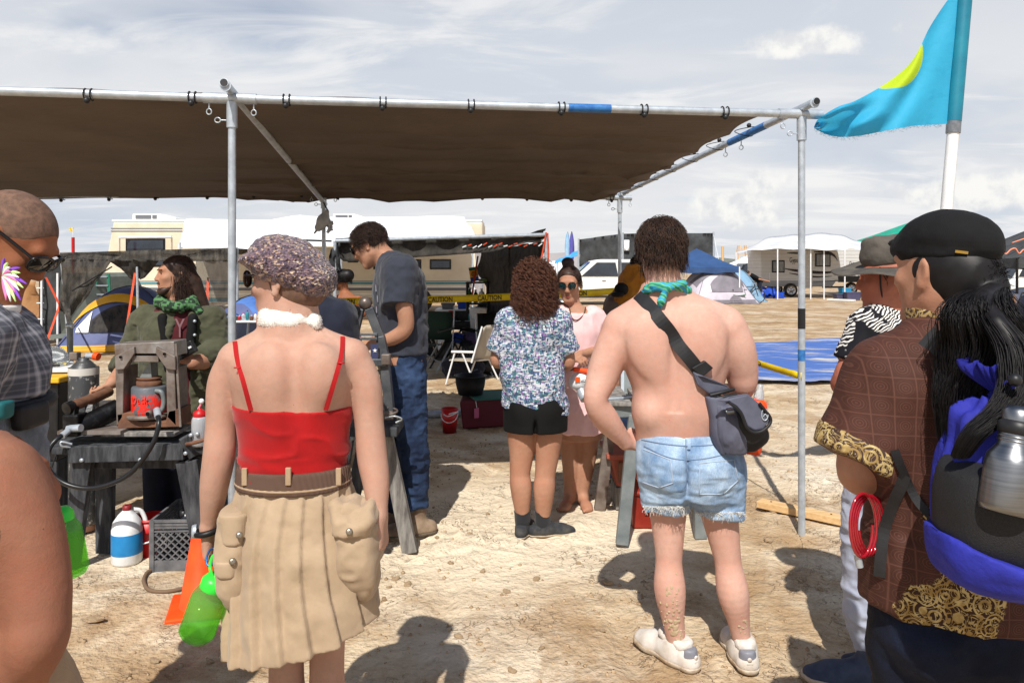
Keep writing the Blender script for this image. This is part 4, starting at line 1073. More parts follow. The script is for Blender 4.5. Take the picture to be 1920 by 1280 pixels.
def dome_tent(label, px, py_base, d, w, dp, hgt, m_body, m_trim, rz=0, door=True, m_door=None, group='dome tents of the camps'):
    b = G(px, d); tn = thing('dome_tent', label, 'tent', b, group)
    cr, sr = math.cos(rz), math.sin(rz)
    def tp(u, v, k=1.0): # u across -1..1, v along -1..1 on square plan
        h = hgt * max(0, (1 - abs(u) ** 2.3)) ** .8 * max(0, (1 - abs(v) ** 2.3)) ** .8 * k
        x, y = u * w / 2, v * dp / 2; return A(b[0] + x * cr - y * sr, b[1] + x * sr + y * cr, h)
    n = 22; us = np.sin(np.linspace(-1, 1, n) * math.pi / 2)
    g = np.array([[tp(u, v) for v in us] for u in us]); MB().grid(g).build('canopy', m_body, tn)
    # skirt and doorway panels on the side towards the viewer
    def fr_(u, h): # point on the front slope at across u, height h
        vs = np.linspace(-1, -.02, 80); hh = [tp(u, v)[2] for v in vs]
        k = int(np.searchsorted(hh, h)); k = min(k, 79); p = tp(u, vs[k]); p[2] = min(h, p[2]); return p + A(sr, -cr, .35) * .02
    def panel(name, m, fn, nu=16, nv=10): MB().grid(np.array([[fr_(*fn(i / (nu - 1), j / (nv - 1))) + A(sr, -cr, .3) * .012 for j in range(nv)] for i in range(nu)])).build(name, m, tn)
    panel('skirt', m_trim, lambda u, v: (-.97 + 1.94 * u, .01 + .10 * hgt * v))
    if door:
        panel('arch_trim', m_trim, lambda u, v: (-.78 + 1.36 * u, hgt * (.40 + .36 * math.sin(math.pi * u) ** .8 + .13 * v)))
        panel('mesh_door', m_door or M_net_solid, lambda u, v: (-.45 + .95 * u, hgt * (.30 + v * (.42 * math.sin(math.pi * (.08 + .84 * u)) ** .6))))
        panel('side_window', M_white_tarp, lambda u, v: (-.66 + .20 * u, hgt * (.30 + v * (.06 + .26 * u))))
        panel('door_flap', m_trim, lambda u, v: (.0 + .45 * u, hgt * (.02 + v * (.18 * math.sin(math.pi * u) ** .7 + .02))))
    for sgn in (-1, 1):
        MB().tube([tp(q, sgn * q) + A(0, 0, .015) for q in us], .008, 6).build('tent_pole', M_cord, tn)
    return tn
M_tent_blue = mat('slate_blue_nylon', S(86, 96, 138), S(74, 82, 124), 3, rough=.6, bump=.2, bscale=6, bdist=.03)
M_tent_yellow = mat('yellow_nylon', S(218, 164, 44), S(200, 146, 34), 3, rough=.6)
M_tent_sky = mat('blue_nylon', S(84, 122, 186), S(60, 96, 160), 3, rough=.6, bump=.2, bscale=6, bdist=.03)
M_tent_grey = mat('grey_nylon_tent', S(128, 124, 132), S(112, 108, 116), 3, rough=.6)
M_tent_lilac = mat('pale_lilac_nylon', S(196, 190, 200), S(180, 174, 186), 3, rough=.6)
M_tent_pale = mat('pale_blue_nylon', S(126, 160, 186), S(110, 146, 176), 3, rough=.6)
dome_tent('slate blue and yellow dome tent under the netting shelter', 248, 650, 15.2, 2.35, 2.2, 1.22, M_tent_blue, M_tent_yellow, .25)
dome_tent('plain blue dome tent behind the woman in the red top', 486, 640, 12.5, 1.55, 2.2, 1.15, M_tent_sky, M_tent_blue, -.2, True, M_shade)
dome_tent('lilac and grey dome tent under blue pop-up canopy', 1338, 565, 33.5, 3.1, 2.8, 1.75, M_tent_lilac, M_tent_grey, .2, True, M_tent_grey)
dome_tent('pale blue dome tent beside the lilac tent', 1372, 560, 36, 2.6, 2.6, 1.6, M_tent_pale, M_tent_pale, 0, False)
M_canvas = mat('grey_green_canvas', S(112, 118, 110), S(94, 100, 94), 2, rough=.9, bump=.3, bscale=8, bdist=.03)
lean = thing('canvas_lean_to', 'grey green canvas lean-to beside the dark tarp screen', 'shelter', G(140, 16.5))
prof = [W(105, 642, 16.4), W(104, 575, 16.4), W(108, 530, 16.5), W(118, 512, 16.6), W(140, 520, 16.8), W(160, 560, 17), W(178, 645, 17)]
for p in (prof[0], prof[-1]): p[2] = 0
MB().prism(prof, (.3, 2.2, 0)).build('canvas', M_canvas, lean)
MB().tube([q + A(-.01, -.02, .01) for q in prof[:4]], .022, 8).build('hoop', M_white_plastic, lean)
M_brown_tarp = mat('tan_tarp', S(178, 132, 88), S(158, 112, 72), 1.6, rough=.7, bump=.4, bscale=5, bdist=.05)
bt = thing('tan_tarp_screen', 'creased tan tarp wall beside the dark tarp screen', 'tarp', G(40, 15.5))
sheet([W(-60, 520, 15.5), W(70, 527, 15.5), W(76, 636, 15.5), W(-60, 648, 15.5)], 16, 14, .12, 0, 15).build('tarp', M_brown_tarp, bt)
dk = thing('dark_tarp_screen', 'dark tarp screen on pipe poles beside the tan tarp wall', 'tarp', G(92, 15.2))
sheet([W(70, 478, 15.2), W(116, 490, 15.2), W(112, 632, 15.2), W(76, 632, 15.2)], 12, 14, .06, 0, 16).build('tarp', M_shade2, dk)
for q in ((78, 515), (108, 512)): MB().tube([A(W(q[0], 0, 15.1)[0], 15.1, 0), W(*q, 15.1)], .022, 8).build('pole', M_white_plastic, dk)
for yy in (540, 568, 598): MB().tube([W(69, yy, 15.12), W(82, yy, 15.12)], .012, 6).build('tie', M_white_plastic, dk)
sheet([W(30, 632, 14.9), W(130, 625, 14.9), W(130, 632, 14.6), W(30, 640, 14.6)], 10, 4, .02, 0, 18).build('ground_edge', M_canvas, dk)
M_green_fibre = mat('green_fibreglass', S(28, 112, 88), S(20, 92, 72), 4, rough=.5)
ld = thing('step_ladder', 'green fibreglass step ladder standing behind blue and yellow tent', 'ladder', G(192, 17.5))
for xa, xb in ((181, 175), (203, 209)):
    MB().beam(W(xa, 514, 17.5), G(xb, 17.3), .07, .03).build('rail', M_green_fibre, ld); MB().beam(W(xa + 1, 514, 17.6), G(xb, 18.3), .06, .03).build('rear_rail', M_green_fibre, ld)
for k in range(7):
    u = k / 7 + .04; a = W(181, 514, 17.5) * (1 - u) + G(175, 17.3) * u; b = W(203, 514, 17.5) * (1 - u) + G(209, 17.3) * u
    MB().beam(a, b, .08, .025, up=(0, 0, 1)).build('step', M_galv, ld)
whip = thing('whip_flag', 'small yellow whip flag on red pole behind the camp', 'flag', G(137, 24))
MB().tube([G(138, 24), W(137, 445, 24)], .05, 8).build('pole', M_red_plastic, whip); MB().tube([W(137, 445, 24), W(136, 427, 24)], .008, 6).build('whip', M_white_plastic, whip)
sheet([W(128, 428, 24), W(136.5, 426, 24), W(136.5, 434, 24), W(130, 433, 24)], 8, 5, .03, 0, 3).build('cloth', M_yellow_tape, whip)
ms = thing('shade_shelter', 'low black shade shelter with pale front rail and orange lashing', 'shelter', G(830, 11.5))
A1, A2, A3, A4 = W(628, 452, 9.1), W(1024, 440, 10.0), W(1012, 452, 15.5), W(640, 462, 15.0)
MB().tube([A1, A2], .026, 10).build('front_rail', M_galv, ms)
MB().tube([A2, A3], .024, 10).build('side_rail', M_galv, ms); MB().tube([A4, A3], .024, 8).build('rear_rail', M_galv, ms)
sheet([A1 + A(0, .02, .03), A2 + A(0, .02, .03), A3, A4], 24, 14, .05, .06, 21, (0, 0, .005)).build('roof', M_shade, ms)
g = []
for i in range(30):
    u = i / 29; a = A1 * (1 - u) + A2 * u; hh = (.245 - .08 * u) * (1 - max(0, (u - .72)) * 3.0) * min(1, u * 10 + .6)
    row = []
    for j in range(6):
        v = j / 5; row.append(a + A(0, .06 * math.sin(v * 3) + .03 * math.sin(u * 40), -.02 - max(.02, hh) * v))
    g.append(row)
MB().grid(np.array(g), thick=(0, .004, 0)).build('valance', M_shade, ms)
sheet([W(903, 470, 14.0), W(1020, 452, 10.3), W(1018, 590, 10.3), W(905, 590, 14.0)], 22, 18, .12, 0, 23).build('side_curtain', M_net_solid, ms)
MB().tube([W(955, 462, 13.2), W(957, 585, 13.2)], .018, 8).build('curtain_pole', M_cord, ms)
for a in (A1, A2, A3, A4): MB().tube([A(a[0], a[1], 0), a], .022, 8).build('post', M_galv, ms)
MB().tube(arc([A2 + A(0, -.03, .03), A2 + A(-.04, -.03, -.2), A2 + A(-.08, -.05, -.4), A2 + A(-.1, 0, -.75)], 6), .012, 6).build('lashing', M_rope_orange, ms)
MB().tube(arc([A2 + A(.02, -.03, .02), A2 + A(.03, -.03, -.3), A2 + A(-.02, -.02, -.6)], 6), .010, 6).build('lashing', M_rope_orange, ms)
for k in range(16):
    u = .58 + .38 * k / 15; p = A1 * (1 - u) + A2 * u - A(0, .0, .13 - .02 * math.sin(k * 2)); MB().beam(p, p + A(.05, .02, .01 + .03 * random.random()), .012, .012).build('twist_tie', random.choice((M_rope_orange, M_rope_orange, M_white_plastic)), ms)
MB().beam(W(896, 480, 13.2), W(884, 560, 12.6), .03, .006).build('strap', M_rope_orange, ms)
sheet([W(618, 470, 9.05), W(636, 455, 9.1), W(640, 505, 9.1), W(616, 510, 9.05)], 8, 10, .05, 0, 27).build('hanging_flap', M_shade2, ms)
MB().tube([W(622, 452, 9.1), W(560, 450, 9.0)], .012, 6).build('guy_rope', M_cord, ms)
def wheel(v, x, y, r, name='wheel', w=.22):
    o = MB().lathe((x, y, r), [(.01, -w / 2), (r * .68, -w / 2), (r * .93, -w * .46), (r, -w * .3), (r, w * .3), (r * .93, w * .46), (.01, w / 2)], 26, Matrix.Rotation(R(90), 3, 'X')).build(name, M_rubber, v)
    rim = MB().lathe((x, y - w / 2 - .006, r), [(.01, .03), (r * .18, .03), (r * .22, 0), (r * .62, .012), (r * .66, .03)], 24, Matrix.Rotation(R(90), 3, 'X')).build('rim', M_chrome, o)
    for k in range(6):
        a = k * math.pi / 3; MB().box((x + r * .42 * math.cos(a), y - w / 2 - .012, r + r * .42 * math.sin(a)), (r * .13, .012, r * .13)).build('rim_slot', M_frame_black, o)
    return o
def suv(label, pxl, pxr, d, hroof, m, facing=1, kind='wagon', roof_box=False, group='vehicles parked among the camps', cat='car', name='parked_car'):
    xl, xr = W(pxl, 0, d)[0], W(pxr, 0, d)[0]; L = xr - xl; v = thing(name, label, cat, G((pxl + pxr) / 2, d), group); wd = 1.85
    fx = (lambda q: xl + q * L) if facing > 0 else (lambda q: xr - q * L)   # q: 0 rear, 1 front
    bl = hroof * .60
    lower = [(.0, .38), (.01, bl), (.70, bl), (.97, bl * .86), (1.0, bl * .62), (1.0, .38)]
    MB().prism([(fx(q), d, z) for q, z in lower], (0, wd, 0)).build('body', m, v, .06)
    cab = [(.015, bl), (.045, hroof - .04), (.10, hroof), (.52, hroof), (.58, hroof - .05), (.715, bl)]
    MB().prism([(fx(q), d + .06, z) for q, z in cab], (0, wd - .12, 0)).build('cabin', m, v, .05)
    for qa, qb, qc, qd in ((.06, .055, .22, .22), (.235, .235, .38, .38), (.395, .395, .55, .665)):
        zt_, zb = hroof - .13, bl + .05
        MB().prism([(fx(qb), d + .05, zb), (fx(qa + .02), d + .05, zt_), (fx(qc), d + .05, zt_), (fx(qd), d + .05, zb)], (0, .03, 0)).build('side_window', M_glass_dark, v)
    MB().prism([(fx(.60), d + .15, hroof - .12), (fx(.725), d + .15, bl + .02), (fx(.725), d + wd - .15, bl + .02), (fx(.60), d + wd - .15, hroof - .12)], (.02, 0, .03)).build('windscreen', M_glass_dark, v)
    for q in (.19, .80): wheel(v, fx(q), d + .05, .38)
    for q in (.30, .50): MB().box((fx(q), d - .015, bl - .12), (.16, .03, .035)).build('door_handle', M_chrome, v)
    MB().box((fx(.5), d - .01, .36), (L * .44, .04, .1)).build('sill', M_rubber, v)
    MB().box((fx(.985), d + .12, bl * .74), (.06, .2, .14)).build('headlight', M_chrome, v); MB().box((fx(.02), d - .01, bl * .9), (.05, .05, .2)).build('tail_light', M_red_plastic, v)
    return v
suv('white long-roofed sport utility car parked before black screen', 1003, 1262, 31.5, 1.93, M_white_paint, -1)
M_navy_paint = mat('dark_navy_paint', S(28, 32, 42), S(36, 40, 50), 2, rough=.25)
suv('dark sport utility car parked left of the travel trailer', 1368, 1434, 50, 1.85, M_navy_paint, -1)
ws = thing('black_cloth_screen', 'tall black cloth screen wall on pale poles behind white car', 'screen', G(1200, 42))
sheet([W(1086, 449, 42), W(1166, 438, 41), W(1166, 500, 41), W(1086, 500, 42)], 16, 8, .12, 0, 31).build('cloth', M_shade2, ws)
sheet([W(1168, 438, 40), W(1338, 437, 40), W(1336, 505, 40), W(1168, 505, 40)], 26, 8, .14, 0, 32).build('cloth', M_shade2, ws)
for px, py, d in ((1085, 447, 41.9), (1168, 436, 39.9), (1338, 435, 39.9), (1240, 437, 39.95)): MB().tube([G(px, d), W(px, py, d)], .05, 8).build('post', M_galv, ws)
MB().tube([W(1338, 440, 39.9), W(1348, 490, 38)], .012, 5).build('guy_rope', M_white_plastic, ws)
sheet([W(1170, 450, 39.8), W(1180, 450, 39.8), W(1180, 470, 39.8), W(1170, 470, 39.8)], 4, 4, .02, 0, 33).build('white_notice', M_white_tarp, ws)
for px, m_, lab in ((1064, 'a', 'pale blue feather banner rising left of the black screen'), (1072, 'b', 'violet feather banner rising beside pale blue one')):
    fbn = thing('feather_banner', lab, 'banner', G(px, 44)); P = []
    for i in range(12):
        u = i / 11; hw = (4.2 * math.sin(math.pi * min(1, u * .55 + .10)) if u < .9 else 4.2 * (1 - u) * 6 + .3); yy = 492 - 58 * u
        hw = max(.4, 5.0 * math.sin(math.pi * (.12 + .86 * u)) ** .7); P.append([W(px - hw, yy, 44), W(px, yy, 43.9), W(px + hw, yy, 44)])
    MB().grid(np.array(P), thick=(0, .01, 0)).build('cloth', mat('banner_' + m_, S(86, 150, 196) if m_ == 'a' else S(66, 62, 140), S(170, 200, 222) if m_ == 'a' else S(96, 92, 170), 1.5, rough=.7), fbn)
    MB().tube([G(px, 44.02), W(px, 434, 44.02)], .025, 6).build('pole', M_galv, fbn)
bs = thing('blue_tarp_strip', 'sloping bright blue tarp strip under the feather banners', 'tarp', G(1068, 43)); sheet([W(1042, 489, 43), W(1088, 468, 43), W(1088, 478, 42.6), W(1040, 495, 42.6)], 12, 5, .06, 0, 35).build('tarp', mat('bright_blue_tarp', S(70, 150, 214), rough=.5), bs)
for q in ((1046, 488), (1085, 468)): MB().tube([G(q[0], 43), W(*q, 43)], .03, 6).build('pole', M_galv, bs)
wt = thing('white_dome', 'pale rounded tent far behind the feather banners', 'tent', G(1042, 60)); MB().lathe(G(1042, 60), [(2.2, 0), (2.15, .8), (1.8, 1.5), (1.1, 1.95), (.01, 2.1)], 20).build('canopy', M_white_tarp, wt); MB().lathe(G(1042, 60), [(2.28, .02), (2.28, .25)], 20).build('skirt', M_canvas, wt)
def popup(label, px, d, w, dp, z_e, z_t, m, m_leg=None, group='pop-up canopies', pole=True, valance=.25, off=(0, 0)):
    b = G(px, d); c0 = thing('popup_canopy', label, 'canopy', b, group)
    E = [A(b[0] + sx * w / 2, d + sy * dp / 2, z_e) for sx, sy in ((-1, -1), (1, -1), (1, 1), (-1, 1))]; ap = A(b[0] + off[0], d + off[1], z_t)
    rf = MB()
    for i in range(4):
        a, c2 = E[i], E[(i + 1) % 4]
        g = np.array([[(a * (1 - u) + c2 * u) * (1 - v) + ap * v + A(0, 0, -.10 * math.sin(math.pi * v) * (1 - v) - .03 * math.sin(u * math.pi) * (1 - v)) for v in np.linspace(0, 1, 9)] for u in np.linspace(0, 1, 9)]); rf.grid(g)
    rf.build('roof', m, c0)
    for i in range(4):
        a, c2 = E[i], E[(i + 1) % 4]; g = np.array([[a * (1 - u) + c2 * u + A(0, 0, -.03 * math.sin(u * math.pi) - valance * v + .02 * math.sin(u * 17) * v) for v in (0, .5, 1)] for u in np.linspace(0, 1, 12)]); MB().grid(g).build('valance', m, c0)
    for e in E: MB().tube([A(e[0], e[1], 0), e], .03, 8).build('leg', m_leg or M_white_plastic, c0)
    return c0
M_pop_blue = mat('navy_canopy_cloth', S(46, 78, 124), S(38, 66, 108), 2, rough=.7, bump=.2, bscale=3, bdist=.05)
popup('navy blue pop-up canopy over the lilac dome tent', 1306, 34, 3.0, 3.0, 1.62, 2.45, M_pop_blue)
M_teal_tarp = mat('teal_green_tarp', S(22, 160, 132), S(16, 144, 118), 2, rough=.6)
popup('bright green canopy peeking up behind the travel trailer', 1712, 44, 6.2, 4, 3.05, 4.3, M_teal_tarp)
M_trailer = None
t = NT('trailer_siding'); z3 = t.sep(); ln_ = t.math('FRACT', t.math('MULTIPLY', z3[2], 5.2)); t.bump(t.rng(ln_, .0, .12), .6, .02)
M_trailer = t.fin(t.mix(t.math('MULTIPLY', t.rng(ln_, .10, .0), .5), t.mix(t.noise(.8), S(206, 206, 204), S(192, 192, 190)), S(120, 120, 120)), .5)
M_trailer_grey = mat('trailer_lower_grey', S(150, 152, 156), S(136, 138, 142), 2, rough=.5)
DT = 40.0
tr = thing('travel_trailer', 'pale ribbed travel trailer with dark swoosh stripes under white tarp', 'trailer', G(1500, DT))
tx = lambda p: W(p, 0, DT)[0]; tzz = lambda p: W(0, p, DT)[2]
MB().prism([(tx(1428), DT, .55), (tx(1427), DT, 2.72), (tx(1560), DT, 2.72), (tx(1572), DT, 2.4), (tx(1577), DT, 1.6), (tx(1570), DT, .9), (tx(1560), DT, .55)], (0, 2.4, 0)).build('body', M_trailer, tr, .06)
MB().prism([(tx(1429), DT - .012, .57), (tx(1429), DT - .012, tzz(526)), (tx(1575), DT - .012, tzz(526)), (tx(1569), DT - .012, .9), (tx(1560), DT - .012, .57)], (0, .02, 0)).build('lower_band', M_trailer_grey, tr)
for a, b, c0, d0 in ((1447, 1471, 488, 511), (1528, 1557, 475, 500)):
    w = MB().box((tx((a + b) / 2), DT - .02, tzz((c0 + d0) / 2)), (tx(b) - tx(a), .04, tzz(c0) - tzz(d0))).build('window', M_frame_black, tr, .015)
    MB().box((tx((a + b) / 2), DT - .045, tzz((c0 + d0) / 2)), (tx(b) - tx(a) - .14, .02, tzz(c0) - tzz(d0) - .14)).build('pane', mat('curtained_glass', S(150, 152, 150), S(96, 100, 104), 9, rough=.2, stretch=(6, 1, .5)), w)
MB().box((tx(1513), DT - .014, tzz(505)), (tx(1523) - tx(1503), .02, tzz(470) - tzz(540))).build('door', M_trailer, tr); MB().box((tx(1521), DT - .03, tzz(512)), (.06, .03, .12)).build('door_handle', M_chrome, tr)
M_swoosh = mat('dark_swoosh', S(44, 38, 40), rough=.4)
def swoosh(pts, hw):
    P = arc([A(x, y, 0) for x, y in pts], 8); n = len(P); g = []
    for i, p in enumerate(P):
        k = hw * math.sin(math.pi * (.06 + .9 * i / (n - 1))) + .2; g.append([W(p[0], p[1] - k, DT - .016), W(p[0], p[1] + k, DT - .016)])
    MB().grid(np.array(g), thick=(0, .006, 0)).build('swoosh', M_swoosh, tr)
swoosh([(1472, 504), (1500, 508), (1540, 511), (1574, 509)], 2.6); swoosh([(1480, 512), (1505, 516), (1530, 519), (1560, 518)], 1.4); swoosh([(1476, 474), (1500, 475), (1522, 478)], 1.5); swoosh([(1526, 472), (1550, 473), (1564, 479), (1571, 489)], 2.6)
lettering('Gypsy', M_swoosh, tr, W(1480, 492, DT - .02), (1, 0, 0), (0, 0, 1), .28, width=.55, ext=.003)
wheel(tr, tx(1482), DT + .02, .37); wheel(tr, tx(1482), DT + 2.2, .37)
MB().beam((tx(1560), DT + 1.2, .5), (tx(1600), DT + 1.2, .5), .12, .1).build('tow_bar', M_rubber, tr)
for px in (1443, 1458): MB().box((tx(px), DT - .01, tzz(520)), (.03, .03, .5)).build('trim_strip', M_white_paint, tr)
tr2 = thing('travel_trailer', 'second pale ribbed trailer nose standing behind the swoosh trailer', 'trailer', G(1625, 43)); DT2 = 43.0; X2 = lambda p: W(p, 0, DT2)[0]
MB().prism([(X2(1572), DT2, .75), (X2(1570), DT2, 2.75), (X2(1700), DT2, 2.75), (X2(1700), DT2, .75)], (0, 2.4, 0)).build('body', M_trailer, tr2, .06)
MB().box((X2(1635), DT2 - .01, .9), (3.9, .03, .35)).build('lower_band', M_frame_black, tr2)
MB().box((X2(1611), DT2 - .02, 1.15), (.2, .05, .1)).build('hitch_plate', M_chrome, tr2)
lettering('Gypsy', M_swoosh, tr2, W(1592, 496, DT2 - .02), (1, 0, 0), (0, 0, 1), .2, width=.5, ext=.003)
for q in (1600, 1680): wheel(tr2, X2(q), DT2 + .3, .36)
wtp = thing('white_tarp_awning', 'dirty white tarp awning on thin poles over the travel trailers', 'tarp', G(1530, 38))
g = []
topl = [(1395, 472), (1440, 446), (1500, 440), (1560, 438), (1610, 452), (1650, 466)]; lowl = [(1378, 474), (1428, 468), (1500, 467), (1570, 469), (1600, 466), (1648, 474)]
TL_, LL_ = arc([A(x, y, 0) for x, y in topl], 6), arc([A(x, y, 0) for x, y in lowl], 6)
for i in range(len(TL_)): g.append([W(*(TL_[i] * (1 - v) + LL_[i] * v)[:2], 41.5 - 4.5 * v) + A(0, 0, .03 * math.sin(i * 1.3 + v * 3)) for v in np.linspace(0, 1, 8)])
sheet_m = mat('dirty_white_tarp', S(214, 216, 220), S(190, 192, 198), 1.4, rough=.6, bump=.4, bscale=3, bdist=.06)
MB().grid(np.array(g), thick=(0, 0, .01)).build('tarp', sheet_m, wtp)
for px, py, d in ((1458, 467, 37), (1584, 467, 37), (1545, 467, 37.2), (1520, 467, 37.2), (1380, 474, 37)): MB().tube([G(px, d), W(px, py, d)], .035, 6).build('pole', M_white_plastic, wtp)
def tote(label, px0, px1, py0, d, m, dp=.45, lid=None, group='storage boxes about the camps', z0=0.0, cat='box', name='storage_box'):
    a, b = W(px0, py0, d), W(px1, py0, d); o = thing(name, label, cat, G((px0 + px1) / 2, d), group); hh = a[2] - z0; tp_ = .9
    w = b[0] - a[0]; cx = (a[0] + b[0]) / 2
    MB().hexa([(cx - w / 2 * tp_, d, z0), (cx + w / 2 * tp_, d, z0), (cx + w / 2 * tp_, d + dp, z0), (cx - w / 2 * tp_, d + dp, z0), (cx - w / 2, d - .02, z0 + hh * .88), (cx + w / 2, d - .02, z0 + hh * .88), (cx + w / 2, d + dp, z0 + hh * .88), (cx - w / 2, d + dp, z0 + hh * .88)]).build('tub', m, o, .01)
    MB().box((cx, d + dp / 2 - .01, z0 + hh * .94), (w + .03, dp + .05, hh * .12)).build('lid', lid or m, o, .01)
    for sx in (-1, 1): MB().box((cx + sx * (w / 2 + .005), d + dp / 2, z0 + hh * .74), (.03, dp * .4, .03)).build('handle', lid or m, o)
    return o
M_tote_purple = mat('grey_violet_plastic', S(78, 76, 106), S(66, 64, 92), 3, rough=.5); M_blue_plastic = mat('blue_plastic', S(32, 72, 176), S(26, 60, 156), 3, rough=.4); M_cyan_plastic = mat('cyan_plastic', S(40, 130, 176), rough=.4)
tote('grey violet storage tub beside the trailer hitch pole', 1588, 1614, 548, 36, M_tote_purple); tote('small violet tub topped by cyan box beside the trailer', 1569, 1586, 551, 36.5, M_tote_purple); tote('cyan crate standing on the small violet tub', 1579, 1596, 540, 37.6, M_cyan_plastic)
bk = thing('blue_bucket', 'round blue bucket standing under white gas bottle by trailer', 'bucket', G(1626, 36)); p0 = G(1626, 36); MB().lathe(p0, [(.01, .0), (.23, .0), (.26, .42), (.25, .42), (.22, .03)], 20).build('tub', M_blue_plastic, bk); MB().tube(ring(p0, .265, .265, 24, .40), .015, 6, close=True).build('rim', M_blue_plastic, bk)
gb = thing('gas_bottle', 'white gas bottle on trailer tongue above blue bucket', 'gas bottle', G(1626, 37.6)); p0 = G(1626, 37.6); MB().lathe(p0, [(.01, .3), (.15, .32), (.19, .42), (.19, .75), (.14, .9), (.05, .95), (.01, .95)], 20).build('tank', M_white_paint, gb); MB().lathe(p0, [(.11, .92), (.12, 1.04)], 16).build('collar', M_white_paint, gb); MB().lathe(p0, [(.16, 0), (.16, .32)], 16).build('foot_ring', M_rubber, gb)
pl = thing('white_plank', 'long white plank lying flat before the violet tubs', 'plank', G(1590, 35.5)); MB().beam(W(1553, 560, 35.6) * A(1, 1, 0) + A(0, 0, .06), W(1602, 566, 34.6) * A(1, 1, 0) + A(0, 0, .06), .25, .08).build('board', M_white_paint, pl); MB().beam(W(1553, 560, 35.6) * A(1, 1, 0) + A(0, 0, .02), W(1602, 566, 34.6) * A(1, 1, 0) + A(0, 0, .02), .1, .04).build('batten', M_wood_grey, pl)
def camp_chair(label, px, d, m, m2=None, face=0):
    b = G(px, d); c0 = thing('camp_chair', label, 'chair', b, 'camp chairs'); cr, sr = math.cos(face), math.sin(face)
    q = lambda x, y, z: A(b[0] + x * cr - y * sr, b[1] + x * sr + y * cr, z)
    MB().grid(np.array([[q(x, y, .42 - .05 * math.cos(x * 5)) for y in (-.22, 0, .22)] for x in (-.26, -.13, 0, .13, .26)]), thick=(0, 0, .01)).build('seat', m, c0)
    MB().grid(np.array([[q(x, .24 + z * .1 - .04 * math.cos(x * 5), .45 + z) for z in (0, .2, .45)] for x in (-.26, -.13, 0, .13, .26)]), thick=(0, .01, 0)).build('backrest', m2 or m, c0)
    for s_ in (-1, 1):
        for p_, r_ in (((s_ * .27, -.24, .42), (-s_ * .22, .24, 0)), ((s_ * .27, .24, .42), (s_ * .26, -.26, 0))): MB().tube([q(*p_), q(*r_)], .012, 6).build('leg', M_galv, c0)
        MB().tube([q(s_ * .27, .24, .3), q(s_ * .28, .30, .92)], .012, 6).build('back_post', M_galv, c0); MB().tube([q(s_ * .28, -.25, .62), q(s_ * .28, .26, .64)], .018, 6).build('armrest', M_black_plastic, c0)
    return c0
camp_chair('green camp chair standing beside the lilac tent', 1384, 32.5, mat('green_canvas', S(34, 110, 52), rough=.8)); camp_chair('pale blue camp chair between green chair and bicycle', 1404, 34, M_tent_pale)
def bicycle(label, px, d):
    b = G(px, d); o = thing('bicycle', label, 'bicycle', b); mb_ = lambda: MB()
    for sx in (-.5, .5):
        w = mb_().tube(ring((b[0] + sx, d, .33), .31, 0, 26)[:0] or [A(b[0] + sx + .31 * math.cos(a), d, .33 + .31 * math.sin(a)) for a in np.linspace(0, 6.28, 27)[:-1]], .02, 6, close=True).build('wheel', M_rubber, o)
        for k in range(8): mb_().tube([A(b[0] + sx, d, .33), A(b[0] + sx + .3 * math.cos(k * .785), d, .33 + .3 * math.sin(k * .785))], .004, 4).build('spoke', M_chrome, w)
    f_ = mb_();
    for p_, q_ in (((-.5, .33), (-.1, .3)), ((-.1, .3), (-.2, .75)), ((-.2, .75), (-.5, .33)), ((-.2, .72), (.35, .75)), ((.35, .75), (-.1, .3)), ((.33, .85), (.5, .33))): f_.tube([A(b[0] + p_[0], d, p_[1]), A(b[0] + q_[0], d, q_[1])], .02, 6)
    f_.build('frame', mat('bike_paint', S(52, 64, 70), rough=.3), o); mb_().box((b[0] - .22, d, .82), (.25, .12, .06)).build('saddle', M_black_plastic, o); mb_().tube([A(b[0] + .33, d - .25, .95), A(b[0] + .33, d, .93), A(b[0] + .33, d + .25, .95)], .014, 6).build('handlebar', M_black_plastic, o)
    return o
bicycle('bicycle leaning beside the pale blue camp chair', 1400, 33)
bt2 = thing('crumpled_tarp', 'crumpled bright blue tarp bundle under the trailer body', 'tarp', G(1450, 38.5)); mb = MB(); P_ = cap_dirs(240, 0.0)
sheet([G(1428, 38.8) + A(0, 0, .5), G(1470, 38.8) + A(0, 0, .42), G(1472, 38.2) + A(0, 0, .02), G(1426, 38.2) + A(0, 0, .02)], 14, 8, .14, 0, 41).build('tarp', M_blue_plastic, bt2); sheet([G(1432, 38.7) + A(0, 0, .5), G(1455, 38.7) + A(0, 0, .55), G(1455, 38.1) + A(0, 0, .2), G(1432, 38.1) + A(0, 0, .2)], 8, 6, .1, 0, 42).build('fold', M_blue_plastic, bt2)
far_specs = [('tan peaked tent on the far horizon beside the blue canopy', 1400, 95, 5, 4, 1.6, 3.0, sheet_m), ('white peaked tent on the far horizon left of the trailer', 1415, 70, 5, 4, 1.7, 3.0, M_white_tarp), ('grey flat shade far behind the lilac tent', 1350, 80, 7, 4, 2.2, 2.6, M_canvas)]
for l_, px, d, w, dp, ze, ztp, m in far_specs: popup(l_, px, d, w, dp, ze, ztp, m, group='far camp shelters')
ft = thing('timber_tower', 'slim pale timber tower on the far horizon left of trailer', 'tower', G(1392, 160));
for sx, sy in ((-1, -1), (1, -1), (1, 1), (-1, 1)): MB().beam(G(1392, 160) + A(sx * 1.6, sy * 1.6, 0), W(1392, 460, 160) + A(sx * .7, sy * .7, 0), .25, .25).build('leg', M_wood_pale, ft)
for k in range(5): MB().beam(G(1392, 160) + A(-1.5 + .2 * k, -1.5, 1.2 * k + .6), G(1392, 160) + A(1.5 - .2 * k, -1.5, 1.2 * k + .6), .15, .15).build('cross_beam', M_wood_pale, ft)
